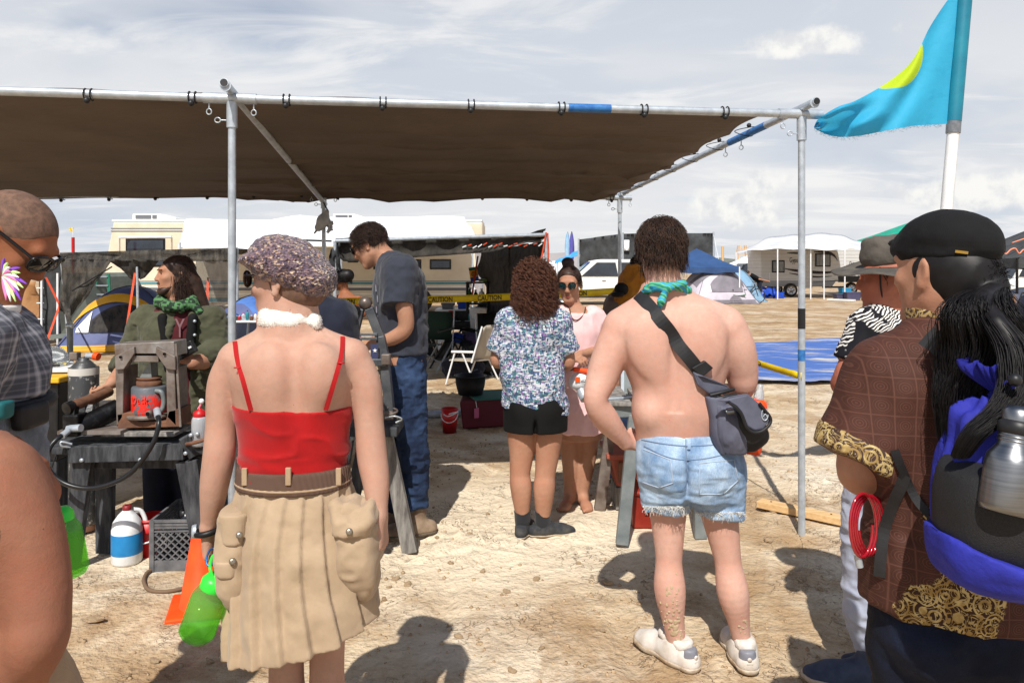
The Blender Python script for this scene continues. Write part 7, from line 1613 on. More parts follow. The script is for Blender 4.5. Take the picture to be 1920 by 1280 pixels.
soft('pocket_flap', [b.L([(1010, 448, -.062, 22, .062), (952, 448, -.055, 29, .064)], .012, 3.4)], M_khaki, pk2, h=.006); soft('pocket_flap', [b.L([(1068, 438, -.062, 22, .066), (1036, 439, -.06, 25, .068)], .012, 3.4)], M_khaki, pk2, h=.006)
for (x, y) in ((449, 1003), (436, 1052)): button(b.J(x, y, -.128), M_snap, pk2)
cap_p = [ell(b.J(549, 500, .02), (b.r(82), .112, b.r(52)), rotm(0) @ np.array(Matrix.Rotation(R(26), 3, 'Y')), .03), b.E((510, 487, .02), (36, .09, 26), .04), b.E((597, 528, 0), (24, .08, 27), .03)]
cp = b.soft('tweed_cap', cap_p, M_tweed, h=.005, disp=lambda P, N: .004 * fbm(P * 22, 3, 3) + .003 * vnoise(P * 120, 8)); soft('cap_brim', [ell(b.J(482, 482, -.01), (b.r(32), .075, b.r(12)), np.array(Matrix.Rotation(R(-18), 3, 'Y')), .02), ell(b.J(494, 490, .0), (b.r(26), .085, b.r(14)), np.array(Matrix.Rotation(R(-30), 3, 'Y')), .02)], M_tweed, cp, h=.005, disp=lambda P, N: .002 * vnoise(P * 120, 8))
b.soft('cropped_hair', [H.e((0, -.030, -.012), (.072, .086, .070), .02), H.e((0, -.01, .035), (.0765, .097, .084), .02)], M_stubble, h=.006, cuts=[(H.p(0, .02, 0), H.M @ A(0, 1, -.3))])
glasses(H, b.root, 'round', m_lens=mat('brown_lens', S(60, 42, 30), rough=.08, spec=.7), m_frame=M_frame_metal, y=.108)
col_p = [b.L([(611, 543, .012, 53, .072), (600, 542, .012, 56, .078), (585, 541, .014, 53, .074), (575, 541, .016, 47, .066)], .02), b.E((594, 604, -.02), (8, .02, 14), .02)]
fc = b.soft('fur_collar', col_p, M_fur, h=.006, disp=lambda P, N: .002 * vnoise(P * 60, 3))
Vf, Qf = o_fields[fc.name]; Nf = vnormals(Vf, Qf); ii = RNG.choice(len(Vf), 7000); k5 = np.linspace(0, 1, 4)
dr_ = Nf[ii] + RNG.normal(size=(len(ii), 3)) * .5 + A(.3, 0, -.3); strands('fur_hairs', Vf[ii][:, None] + dr_[:, None] * (k5 ** 1.0)[None, :, None] * (.0022 * RNG.random((len(ii), 1, 1)) + .0008), .0006, M_fur, fc)
p = b.J(391, 994, .02); MB().tube([p + A(.031 * math.cos(a), .034 * math.sin(a), .006 * math.cos(a)) for a in np.linspace(0, 6.28, 25)[:-1]], .0085, 8, close=True).build('watch', M_watch, b.root); MB().lathe(p + A(-.036, -.008, 0), [(.001, .006), (.017, .006), (.019, .0), (.019, -.006)], 16, Vector((-1, -.3, 0)).to_track_quat('Z', 'Y').to_matrix()).build('watch_face', M_galv, b.root)
def drink_bottle(label, top_px, bot_px, D, r, level, group='green drinking bottles', dd=0):
    a, c0 = W(*bot_px, D), W(*top_px, D + dd); ax = c0 - a; L = np.linalg.norm(ax); Mq = Vector(ax / L).to_track_quat('Z', 'Y').to_matrix(); o = thing('drinking_bottle', label, 'bottle', a, group)
    def seethru(name, c_, f_):
        t = NT(name); t.fin(c_, .08, spec=.6); tr_ = t.n.new('ShaderNodeBsdfTransparent'); t.put(tr_.inputs[0], c_); tl = t.n.new('ShaderNodeBsdfTranslucent'); t.put(tl.inputs[0], c_); m1 = t.n.new('ShaderNodeMixShader'); m1.inputs[0].default_value = .5; t.l.new(t.b.outputs[0], m1.inputs[1]); t.l.new(tl.outputs[0], m1.inputs[2])
        m2 = t.n.new('ShaderNodeMixShader'); m2.inputs[0].default_value = f_; t.l.new(m1.outputs[0], m2.inputs[1]); t.l.new(tr_.outputs[0], m2.inputs[2]); t.l.new(m2.outputs[0], t.n['Material Output'].inputs[0]); return t.m
    M_gc, M_lq = seethru('green_clear_plastic', S(186, 246, 172), .80), seethru('green_liquid', S(222, 246, 130), .74)
    MB().lathe(a, [(.001, 0), (r * .8, 0), (r, .012), (r, L * .60), (r * .97, L * .66), (r * .8, L * .76), (r * .62, L * .82)], 28, Mq).build('wall', M_gc, o)
    MB().lathe(a, [(.001, .006), (r * .76, .006), (r * .95, .016), (r * .95, L * level), (.001, L * level)], 28, Mq).build('drink', M_lq, o)
    M_lid = mat('green_lid', S(60, 226, 70), S(48, 206, 58), 5, rough=.35)
    MB().lathe(a, [(r * .72, L * .78), (r * .74, L * .80), (r * .74, L * .90), (r * .55, L * .97), (.001, L * 1.0)], 26, Mq).build('lid', M_lid, o); return o, M_lid, Mq
db, M_lid, Mq = drink_bottle('bright green drinking bottle in the hand of woman in red', (408, 1076), (366, 1194), 1.98, .047, .60)
MB().tube(arc([W(399, 1082, 1.97), W(394, 1062, 1.98), W(399, 1042, 2.02), W(405, 1046, 2.03), W(409, 1062, 2.0), W(406, 1080, 1.98)], 6), .0045, 8).build('carry_loop', M_lid, db); MB().tube([W(396, 1044, 2.03) + A(.012 * math.cos(a), .012 * math.sin(a), .02 * math.sin(a)) for a in np.linspace(0, 6.28, 15)[:-1]], .003, 6, close=True).build('carabiner', mat('blue_anodised', S(40, 90, 150), rough=.3, metal=.7), db)
db2, _, _ = drink_bottle('bright green drinking bottle half hidden by sunburnt arm', (104, 950), (128, 1080), 1.5, .04, .55)
MB().tube(arc([W(101, 955, 1.5), W(98, 938, 1.5), W(106, 936, 1.5), W(108, 952, 1.5)], 5), .004, 6).build('carry_loop', M_lid, db2)
b = Body('shirtless man seen from behind in frayed denim shorts and neckerchief', 3.06, 1300, h=.0058)
torso = b.L([(845, 1274, 0, 76, .115), (820, 1272, 0, 79, .125), (795, 1272, -.005, 80, .130), (765, 1271, -.008, 81, .135), (735, 1270, -.008, 83, .13), (690, 1268, -.004, 97, .13), (640, 1266, -.004, 104, .128), (600, 1262, 0, 98, .115), (575, 1256, .005, 76, .085), (555, 1248, .01, 46, .062), (535, 1245, .012, 40, .06)], .03)
LA = [(1163, 622, 0, 35), (1146, 660, -.01, 33), (1130, 705, -.02, 30), (1117, 750, -.05, 22), (1136, 785, -.02, 24), (1172, 828, .03, 14)]
RA = [(1366, 618, 0, 35), (1382, 655, 0, 34), (1390, 695, .02, 31), (1392, 722, .03, 25), (1380, 735, .12, 22), (1350, 735, .26, 15)]
body = [torso, b.C((1212, 572, .005), 24, (1166, 608, 0), 32, .05), b.C((1288, 570, .005), 24, (1358, 604, 0), 32, .05), b.E((1218, 640, -.094), (36, .035, 50), .08), b.E((1314, 636, -.094), (36, .035, 50), .08), b.E((1266, 660, -.150), (5, .022, 75), .05, sub=True), b.E((1214, 772, -.03), (21, .085, 26), .06), b.E((1330, 772, -.03), (20, .085, 26), .06)]
body += b.limb(LA, .02) + b.limb(RA, .02)
LL = [(1250, 870, .01, 50), (1252, 950, .01, 36), (1254, 1030, .0, 26), (1254, 1060, -.005, 25), (1256, 1105, -.02, 29), (1262, 1160, -.01, 21), (1270, 1212, .0, 16)]
RL = [(1338, 870, .01, 50), (1348, 955, .01, 36), (1362, 1035, 0, 26), (1366, 1062, -.005, 25), (1374, 1110, -.02, 29), (1384, 1160, -.01, 21), (1393, 1212, .0, 15)]
body += b.limb(LL, .04) + b.limb(RL, .04)
H = Head(b.J(1238, 470, .015), 14, 6)
body += H.prims(True) + [cone(H.p(0, -.03, -.05), .060, b.J(1246, 560, .012), .068, .05)]
body += hand(b.J(1172, 828, .03), (.9, .35, -.1), (.3, 1, -.2), (0, .2, 1), (30, 45, 30), .95)
bo = b.soft('body', body, M_skin_pink); bv = bvh_of(bo)
hips = [b.L([(925, 1296, 0, 88, .145), (890, 1295, -.01, 97, .155), (850, 1292, -.012, 97, .155), (815, 1278, -.004, 81, .136), (806, 1275, 0, 78, .132)], .03), b.C((1250, 890, 0), 48, (1249, 962, 0), 42, .03), b.C((1342, 890, 0), 50, (1350, 972, 0), 43, .03), b.E((1262, 880, -.10), (34, .06, 38), .04), b.E((1326, 880, -.10), (34, .06, 38), .04), b.E((1293, 905, -.18), (3, .05, 55), .035, sub=True)]
def wrinkle(P, N): return .006 * (1 - np.abs(fbm(P * A(7, 7, 22) + 3, 3, 15)) * 1.6) * np.clip((1.0 - P[:, 2]) * 3.2, .25, 1)
sh_ = b.soft('denim_shorts', hips, M_denim_pale, cuts=[(b.J(1293, 957, 0), (-.10, 0, -1)), (b.J(1278, 806, 0), (.03, 0, 1))], inf=.003, disp=wrinkle, h=.0055)
bs_ = bvh_of(sh_)
M_stitch = fabric('denim_seam', S(92, 112, 142), S(120, 138, 162)); M_seam_light = fabric('denim_seam_light', S(176, 190, 208))
def seam(pts, m=M_stitch, r=.0022, off=.0006, straight=False):
    Z_ = [A(x, y, 0) for x, y in pts]; Q_ = [Z_[i] * (1 - u) + Z_[i + 1] * u for i in range(len(Z_) - 1) for u in np.linspace(0, 1, 6)] if straight else arc(Z_, 6)
    P = [onto(bs_, x, y, off) for x, y in [tuple(q[:2]) for q in Q_]]; P = [p for p in P if p is not None]
    if len(P) > 2: MB().tube(P, r, 5).build('seam', m, sh_)
seam([(1286, 812), (1286, 850), (1288, 900)]); seam([(1203, 824), (1245, 832), (1290, 836), (1340, 834)]); seam([(1208, 836), (1250, 856), (1287, 862), (1330, 858), (1380, 846)])
for pts in ([(1207, 842), (1258, 862), (1258, 868), (1262, 905), (1236, 914), (1206, 904)], [(1310, 868), (1376, 862), (1384, 900), (1356, 926), (1311, 926), (1312, 870)]): seam(pts, M_seam_light, .0022, straight=True)
ribbon(bs_, [(1292, 810), (1292, 842)], .012, M_denim_pale, 'belt_loop', sh_, .006)
fr_ = []
for cx0, cx1, yy in ((1207, 1290, 951), (1306, 1394, 962)):
    for k in range(150):
        x = RNG.uniform(cx0, cx1); p = onto(bs_, x, yy - 6, .003)
        if p is None: continue
        l_ = .008 + .035 * RNG.random() ** 3; w_2 = RNG.normal(size=3) * .006; fr_.append([p - up * .006 + (-up * l_ + w_2) * q + A(.004 * math.sin(q * 5 + k), 0, 0) for q in (0, .35, .7, 1)])
tag(strands('frayed_threads', np.array(fr_), .0011, M_thread, sh_, .6), kind='stuff')
hb = field_mesh([H.e((0, -.018, .036), (.0775, .0985, .0865), .02), H.e((0, -.045, -.02), (.066, .060, .055), .03)], .006, cuts=[(H.p(0, .055, .03), H.M @ A(0, 1, -.55))])
hs = rnd_hair(H, 6500, -.62, .055, .004, .7, 7, .020, 2.1, lambda P: ~((P[:, 1] > .05) & (P[:, 2] < .085)) & ~((np.abs(P[:, 0]) > .05) & (P[:, 1] > -.02) & (P[:, 2] < .03)), seed=4, pole=(.1, .1, 1), wob=.35)
strands('hair', hs, .0011, M_hair_brown, b.root, .5, more=hb)
b.soft('beard', [H.co((-.06, .0, -.04), .018, (-.03, .06, -.085), .022, .03), H.co((.06, .0, -.04), .018, (.03, .06, -.085), .022, .03), H.e((0, .07, -.09), (.04, .03, .03), .03)], M_hair_brown, h=.006, disp=lambda P, N: .004 * vnoise(P * 90, 3))
t = NT('green_blue_kerchief'); wv = t.wave(10, 6, t.map((1, 1, 2.0)), 'DIAGONAL', detail=2); M_kerchief = t.fin(t.ramp(wv, [(0, S(22, 116, 96)), (.35, S(60, 168, 130)), (.5, S(150, 200, 90)), (.62, S(34, 150, 150)), (.85, S(40, 150, 190))]), .75)
kp = [b.J(1203, 556, .02), b.J(1215, 542, -.05), b.J(1240, 537, -.08), b.J(1268, 536, -.07), b.J(1288, 544, -.03), b.J(1290, 552, .06), b.J(1248, 562, .11), b.J(1206, 560, .08)]
nk = b.soft('neckerchief', [cone(kp[i], .016, kp[(i + 1) % 8], .016, .01) for i in range(8)] + [b.E((1249, 540, -.092), (10, .018, 9), .008), cone(b.J(1247, 545, -.095), .009, b.J(1240, 566, -.10), .015, .008), cone(b.J(1240, 566, -.1), .015, b.J(1238, 574, -.1), .007, .006), cone(b.J(1254, 539, -.09), .012, b.J(1282, 531, -.075), .014, .008), cone(b.J(1244, 537, -.09), .012, b.J(1222, 535, -.07), .013, .008)], M_kerchief, h=.0045, disp=folds(.003, 40, 40, 60, 8))
for (x, hd, lb) in ((1270, (-.55, .85, 0), 0), (1394, (.05, 1, 0), 1)):
    s_ = shoe(b, b.J(x, 1207, .0), hd, M_sneaker, M_sole, .30, 'trainer', 1.06)
    d_ = A(*hd); d_ /= np.linalg.norm(d_); hp2 = A(b.J(x, 1207)[0], b.J(x, 1207)[1], 0) - d_ * .068
    hpn = soft('heel_panel', [cone(hp2 + up * .05, .038, hp2 + up * .075, .034, .01)], M_sneaker_grey, s_, h=.005, cuts=[(hp2 + up * .038, (0, 0, -1)), (hp2 + up * .092, (0, 0, 1)), (hp2, d_)])
    lp = hp2 - d_ * .041 + up * .066; MB().lathe(lp, [(.001, 0), (.0085, 0), (.0085, -.004)], 14, Vector(-d_).to_track_quat('Z', 'Y').to_matrix()).build('heel_emblem', M_sneaker, hpn); MB().beam(lp - up * .016 - A(d_[1], -d_[0], 0) * .012, lp - up * .016 + A(d_[1], -d_[0], 0) * .012, .004, .005).build('heel_emblem', M_sneaker, hpn)
    cl_ = A(b.J(x, 1207)[0], b.J(x, 1207)[1], .092); soft('ankle_collar', [cone(cl_ - d_ * .03, .040, cl_ + d_ * .05 + up * .012, .040, .02)], M_sneaker, s_, h=.006, cuts=[(cl_ - up * .02, (0, 0, -1)), (cl_ + up * .02 , (0, .0, 1))], disp=folds(.004, 30, 30, 30, 5))
bag = thing('shoulder_bag', 'grey sling bag with black strap worn by shirtless man', 'bag', b.J(1390, 850, -.1))
bvb = bvh_of(bo, nk)
ribbon(bvb, [(1198, 552), (1225, 585), (1262, 632), (1296, 676), (1308, 692)], .052, M_black_nylon, 'strap', bag, .007, .004, 8)
def q3(x, y, dd=0): return b.J(x, y, dd)
def slab(name, pts, th_, m, par, bev=.012, dd=0): return MB().prism([q3(x, y, z) for x, y, z in pts], A(0, th_, 0)).build(name, m, par, bev)
slab('strap_anchor', [(1297, 690, -.165), (1322, 676, -.16), (1338, 690, -.155), (1316, 708, -.16)], .02, M_black_nylon, bag, .004)
slab('upper_pocket', [(1298, 694, -.16), (1318, 704, -.165), (1362, 722, -.15), (1374, 732, -.13), (1332, 740, -.15), (1308, 722, -.16)], .03, M_grey_nylon, bag, .01)
MB().tube(arc([q3(1332, 741, -.155), q3(1352, 736, -.158), q3(1376, 729, -.14)], 6), .008, 8).build('zip', M_black_nylon, bag)
MB().tube(arc([q3(1336, 750, -.15), q3(1358, 744, -.155), q3(1380, 740, -.14)], 6), .009, 8).build('zip', M_black_nylon, bag)
def bagloft(name, sec, m, par, n=3.0, **kw): return soft(name, [b.L(sec, .015, n)], m, par, h=.006, **kw)
bagloft('back_panel', [(848, 1362, -.12, 16, .05), (820, 1352, -.125, 18, .055), (780, 1345, -.13, 16, .05), (742, 1340, -.13, 18, .04)], M_grey_nylon, bag)
bagloft('gusset', [(846, 1374, -.13, 22, .055), (820, 1372, -.14, 28, .065), (790, 1365, -.14, 26, .062), (758, 1358, -.14, 18, .05)], M_grey_nylon, bag, disp=folds(.004, 40, 40, 8, 7))
bagloft('front_pocket', [(842, 1392, -.13, 22, .05), (825, 1404, -.14, 30, .06), (795, 1400, -.15, 32, .06), (765, 1385, -.145, 26, .05)], M_black_nylon, bag)
fl2 = slab('flap', [(1344, 752, -0.245), (1368, 745, -0.257), (1402, 738, -0.250), (1424, 756, -0.245), (1443, 782, -0.235), (1444, 790, -0.235), (1432, 804, -0.245), (1416, 808, -0.250), (1402, 800, -0.255), (1392, 782, -0.259), (1382, 764, -0.259), (1366, 754, -0.257)], .022, M_grey_nylon, bag, .007)
MB().tube(arc([q3(1424, 756, -0.248), q3(1445, 786, -0.238), q3(1432, 806, -0.248), q3(1414, 810, -0.253), q3(1400, 800, -0.258), q3(1388, 772, -0.262), q3(1366, 753, -0.259)], 8), .0065, 8).build('flap_binding', M_black_nylon, fl2)
MB().tube([q3(1434, 777, -0.244) + A(.012 * math.cos(a), 0, .022 * math.sin(a)) for a in np.linspace(0, 6.28, 19)[:-1]], .0025, 6, close=True).build('badge_ring', M_galv, fl2); MB().tube(arc([q3(1431, 781, -0.244), q3(1435, 776, -0.244), q3(1438, 781, -0.244)], 4), .002, 6).build('badge_mark', M_galv, fl2)
MB().tube([q3(1362, 773, -.215), q3(1376, 770, -.22)], .012, 12).build('torch_end', M_steel, bag)
MB().tube(arc([q3(1341, 742, -.16), q3(1350, 800, -.175), q3(1362, 850, -.17)], 6), .006, 8).build('edge_binding', M_black_nylon, bag)
obt = thing('orange_bottle', 'orange drink bottle with clear cap tucked behind grey bag', 'bottle', q3(1418, 848, .03)); c0 = q3(1408, 849, .02); Mt = Matrix.Rotation(.14, 3, 'Y')
MB().lathe(c0, [(.001, 0), (.036, 0), (.040, .01), (.040, .19), (.034, .215), (.02, .225)], 22, Mt).build('body', M_orange_plastic, obt); MB().lathe(c0, [(.020, .222), (.021, .24), (.016, .26), (.010, .27), (.012, .285), (.001, .287)], 16, Mt).build('cap', M_clear, obt)
mud = []
for (cx0, cy0, sp_, n) in ((1262, 1118, 9, 14), (1262, 1160, 12, 40), (1268, 1185, 9, 30), (1396, 1175, 6, 10)):
    for k in range(n):
        p = onto(bv, cx0 + RNG.normal() * sp_, cy0 + RNG.normal() * sp_ * 1.5, .0005)
        if p is not None: mud.append(ell(p + A(0, .0012, 0), (.003 + .005 * RNG.random(), .0022, .003 + .008 * RNG.random()), None, .002))
tag(soft('mud_splash', mud, mat('dried_pale_mud', S(186, 168, 138), S(170, 148, 118), 30, rough=.95), b.root, h=.0025, relax=0), kind='stuff')
b = Body('man in black flat cap and brown batik shirt with long black ponytail', 1.75, 1800, h=.0052)
rl = G(1800, 1.75)
t = SHIRT_NT; gm = None
for (x, y, r_) in ((1742, 1060, 62), (1692, 1098, 52), (1735, 990, 40), (1722, 1112, 60), (1762, 900, 42), (1785, 845, 26), (1700, 940, 26), (1783, 780, 15), (1780, 740, 12)):
    q = b.J(x, y, 0) - rl; dx = t.math('SUBTRACT', o3[0], float(q[0])); dz = t.math('SUBTRACT', o3[2], float(q[2]))
    dist = t.math('SQRT', t.math('ADD', t.math('MULTIPLY', dx, dx), t.math('MULTIPLY', dz, dz))); e_ = t.rng(t.math('ADD', dist, t.math('MULTIPLY', t.noise(26, 3, .6), .05)), r_ / b.s + .025, r_ / b.s + .021)
    gm = e_ if gm is None else t.math('MAXIMUM', gm, e_)
M_brown_shirt = t.fin(t.mix(gm, SHIRT_BASE, gold_print(t, t.tc.outputs['Object'])), .75, spec=.2)
torso = b.L([(1105, 1800, 0, 160, .146), (1060, 1800, 0, 164, .146), (960, 1800, 0, 160, .142), (860, 1798, 0, 162, .142), (780, 1796, 0, 170, .142), (720, 1793, 0, 160, .128), (672, 1788, 0, 122, .10), (640, 1785, .01, 84, .074), (612, 1783, .012, 64, .062)], .04)
LA = [(1668, 726, 0, 58), (1632, 800, 0, 46), (1612, 885, .0, 40), (1650, 880, .14, 34), (1720, 850, .26, 24)]
RA = [(1912, 724, 0, 58), (1942, 800, 0, 46), (1955, 895, .0, 38), (1930, 890, .15, 32), (1860, 860, .27, 22)]
H = Head(b.J(1764, 512, .01), 26, 2, 0, 1.03)
body = [torso] + b.limb(LA) + b.limb(RA) + H.prims(True) + [cone(H.p(0, -.03, -.05), .062, b.J(1778, 640, .012), .07, .05)]
body += b.limb([(1735, 1150, 0, 82), (1728, 1330, 0, 68), (1725, 1480, 0, 45), (1725, 1560, -.01, 48), (1727, 1760, .01, 26)], .04) + b.limb([(1865, 1150, 0, 82), (1875, 1330, 0, 68), (1880, 1480, 0, 45), (1882, 1560, -.01, 48), (1884, 1760, .01, 26)], .04)
body += hand(b.J(1720, 850, .26), (1, .2, .1), (0, 1, 0), (0, 0, 1), (40, 40, 30))
bo = b.soft('body', body, M_skin_tan, h=.006)
shp = [torso, b.L([(1170, 1800, 0, 170, .152), (1080, 1800, 0, 166, .148), (1000, 1800, 0, 160, .142)], .03), cone(b.J(1672, 722, 0), b.r(74), b.J(1602, 862, -.01), b.r(62), .06, flat=True), cone(b.J(1905, 722, 0), b.r(74), b.J(1960, 862, -.01), b.r(62), .06, flat=True), b.C((1738, 652, 0), 38, (1672, 705, 0), 62, .06), b.C((1830, 650, 0), 38, (1905, 705, 0), 62, .06)]
def shf(P, N): return .012 * fbm(P * A(6, 6, 3.0) + 2, 3, 17) + .004 * (1 - np.abs(fbm(P * A(16, 16, 7), 2, 18)) * 1.6)
sh_ = b.soft('batik_shirt', shp, M_brown_shirt, inf=.012, cuts=[(b.J(1800, 1132, 0), (-.06, 0, -1))], disp=shf)
ax_s = b.J(1602, 862, -.01) - b.J(1672, 722, 0); ax_s /= np.linalg.norm(ax_s)
soft('sleeve_border', [cone(b.J(1672, 722, 0), b.r(74), b.J(1602, 862, -.01), b.r(62), .06, flat=True)], M_gold, sh_, h=.006, inf=.0165, cuts=[(b.J(1602, 862, -.01) - ax_s * .045, -ax_s)], disp=shf)
soft('collar', [b.L([(648, 1782, .008, 82, .078), (615, 1776, .01, 66, .070), (578, 1770, .012, 62, .068)], .02)], M_gold, sh_, h=.006, inf=.008)
bvs = bvh_of(sh_)
b.soft('dark_jeans', [b.L([(1300, 1805, 0, 150, .13), (1220, 1802, 0, 160, .150), (1150, 1800, 0, 158, .148), (1105, 1800, 0, 148, .138)], .04), b.C((1735, 1230, 0), 84, (1725, 1500, 0), 62, .05), b.C((1870, 1230, 0), 84, (1882, 1500, 0), 62, .05), b.C((1725, 1500, 0), 62, (1727, 1770, 0), 50, .05), b.C((1882, 1500, 0), 62, (1884, 1770, 0), 50, .05), b.E((1752, 1215, -.1), (62, .07, 60), .05), b.E((1858, 1215, -.1), (62, .07, 60), .05)], M_denim_dark, h=.007, disp=folds(.006, 8, 8, 14, 20))
for x in (1727, 1884): shoe(b, b.J(x, 1755, 0), (-.2, 1, 0), M_shoe_dark, M_sole_dark, .29)
cp = b.soft('flat_cap', [ell(b.J(1786, 449, .0), (b.r(75), .108, b.r(53)), np.array(Matrix.Rotation(R(8), 3, 'Y')), .03), ell(b.J(1737, 458, .05), (b.r(55), .118, b.r(37)), np.array(Matrix.Rotation(R(-24), 3, 'Y')), .05), b.E((1812, 466, -.03), (43, .08, 33), .04), b.E((1778, 480, .0), (71, .100, 9), .02)], M_black_cloth, h=.006, disp=lambda P, N: .004 * fbm(P * 14, 3, 3))
soft('cap_peak', [ell(b.J(1704, 452, .10), (b.r(24), .09, b.r(10)), np.array(Matrix.Rotation(R(-20), 3, 'Y')), .03)], M_black_cloth, cp, h=.006); MB().beam(onto(bvh_of(cp), 1791, 471, .002), onto(bvh_of(cp), 1815, 474, .002), .004, .006).build('gold_bar', M_gold_metal, cp)
tie = H.p(.004, -.118, -.035)
gd1 = [tie, b.J(1835, 580, -.21), b.J(1852, 640, -.20), b.J(1838, 700, -.20), b.J(1815, 760, -.20), b.J(1800, 830, -.20)]
gd2 = [tie, b.J(1858, 588, -.24), b.J(1900, 650, -.30), b.J(1908, 720, -.33), b.J(1880, 770, -.35), b.J(1830, 810, -.36), b.J(1800, 855, -.34)]
hb = field_mesh([H.e((0, -.028, .010), (.082, .094, .086), .02), H.e((0, -.055, -.045), (.062, .055, .05), .03), cone(H.p(0, -.09, -.02), .05, tie, .028, .04), poly(arc(gd1, 3), np.interp(np.linspace(0, 1, 16), [0, .15, .45, .8, 1], [.014, .026, .034, .024, .008]), .01), poly(arc(gd2, 3), np.interp(np.linspace(0, 1, 19), [0, .2, .6, 1], [.012, .020, .014, .004]), .01)], .006, cuts=[(H.p(0, .045, 0), H.M @ A(0, 1, -.2))])
PS = []
for gd_, n, sp_, flat in ((gd1, 3200, .034, 1.0), (gd2, 1300, .013, .8)):
    g = np.array(arc(gd_, 5)); K = len(g)
    for i in range(n):
        o_ = np.clip(RNG.normal(size=3), -1.7, 1.7) * A(1, .6, .25); o2 = RNG.normal(size=3) * .25; tt = np.linspace(0, 1, K)
        sp3 = sp_ * (.35 + .95 * np.sin(np.clip(tt * 1.15, 0, 1) * math.pi * .80) ** .8) * (1 - .45 * tt ** 4)
        PS.append((g + (o_[None] + o2[None] * np.sin(tt * 5)[:, None]) * sp3[:, None])[: K])
    kmax = K
L_ = max(len(p) for p in PS); PS = [np.array([[np.interp(q, np.linspace(0, 1, len(p)), p[:, a]) for a in range(3)] for q in np.linspace(0, 1, 22)]) for p in PS]
sw = rnd_hair(H, 2400, -.7, .10, 0, 1, 6, .004, 1.5, lambda P: (P[:, 1] < .0) & (P[:, 2] < .06), seed=9)
sw = np.stack([sw[:, 0] * (1 - u) + (tie + RNG.normal(size=(len(sw), 3)) * .010) * u + (sw[:, 0] - H.c) * .12 * math.sin(u * 3.1) for u in np.linspace(0, 1, 22)], 1)
strands('ponytail_hair', np.concatenate([np.array(PS), sw]), .0008, M_hair_black, b.root, .6, more=hb)
MB().tube([tie + H.M @ A(.024 * math.cos(a), 0, .024 * math.sin(a)) for a in np.linspace(0, 6.28, 20)[:-1]], .006, 8, close=True).build('hair_tie', M_black_nylon, b.root)
rk = thing('rucksack', 'bright blue drawstring rucksack with black mesh pocket', 'rucksack', b.J(1860, 1000, -.25))
def rkl(name, sec, m, par, n=2.4, **kw): return soft(name, [b.L(sec, .02, n)], m, par, h=.0065, **kw)
bagb = rkl('main_bag', [(1100, 1900, -.24, 50, .06), (1072, 1896, -.25, 92, .10), (1000, 1894, -.26, 108, .115), (900, 1894, -.26, 102, .115), (820, 1892, -.26, 84, .10), (765, 1886, -.26, 60, .075), (744, 1880, -.26, 22, .03), (734, 1878, -.26, 12, .015)], M_blue_nylon, rk, disp=lambda P, N: (.010 * (1 - np.abs(fbm(P * A(24, 24, 4.0), 3, 6)) * 1.7) + .006 * np.sin(np.arctan2(P[:, 1] - 1.49, P[:, 0] - .985) * 13 + P[:, 2] * 6)) * np.clip((P[:, 2] - 1.05) * 4, .08, 1))
cn_ = b.J(1878, 742, -.26); g = []
for i in range(12):
    t_ = i / 11; row = []
    for k in range(145):
        f_ = 2 * math.pi * k / 144; pl_ = 1 + (.16 * math.sin(13 * f_) + .10 * math.sin(29 * f_ + 1)) * t_; rr_ = (.010 + .046 * math.sin(t_ * 1.9)) * pl_; row.append(cn_ + A(rr_ * math.cos(f_) - .028 * t_, .62 * rr_ * math.sin(f_) - .01 * t_, .085 * t_ - .016 * t_ * t_ + .006 * math.sin(7 * f_) * t_))
    g.append(row)
MB().grid(np.array(g)).build('gathered_top', M_blue_nylon, rk)
rkl('mesh_pocket', [(1056, 1896, -.31, 70, .085), (1030, 1894, -.315, 92, .10), (960, 1894, -.32, 104, .115), (890, 1894, -.32, 96, .11), (840, 1880, -.31, 70, .09)], M_mesh_black, rk, cuts=[(b.J(1830, 905, -.4), (-.35, 0, 1))])
rkl('base_band', [(1104, 1902, -.29, 50, .06), (1088, 1898, -.305, 92, .10), (1050, 1896, -.315, 110, .122), (1000, 1894, -.315, 113, .126), (960, 1892, -.31, 112, .124)], M_blue_nylon, rk, cuts=[(b.J(1830, 1035, -.42), (.35, 0, 1))], disp=lambda P, N: .004 * fbm(P * 18, 2, 4))

ribbon(bvs, [(1735, 632), (1758, 648), (1782, 668), (1806, 700), (1830, 740)], .05, M_black_nylon, 'shoulder_strap', rk, .008, .006, 6)
ribbon(bvs, [(1676, 842), (1692, 885), (1722, 938), (1752, 972)], .018, M_black_nylon, 'lower_strap', rk, .006, .004, 6); MB().beam(b.J(1750, 968, -.16), b.J(1775, 978, -.25), .022, .006).build('lower_strap', M_black_nylon, rk)
ribbon(bvs, [(1694, 888), (1676, 945), (1660, 1000), (1652, 1080)], .024, M_black_nylon, 'lower_strap', rk, .006, .004, 6)
MB().tube(arc([b.J(1868, 735, -.31), b.J(1895, 712, -.35), b.J(1906, 715, -.36), b.J(1885, 740, -.33)], 6), .004, 6).build('drawstring', M_blue_nylon, rk); MB().ball(b.J(1903, 712, -.37), .012, 8).build('cord_lock', M_black_plastic, rk)
sb = thing('steel_bottle', 'steel flask with black lid in rucksack mesh pocket', 'bottle', b.J(1895, 960, -.38)); c0 = b.J(1884, 960, -.42); Mt = Matrix.Rotation(.22, 3, 'Y') @ Matrix.Rotation(-.1, 3, 'X')
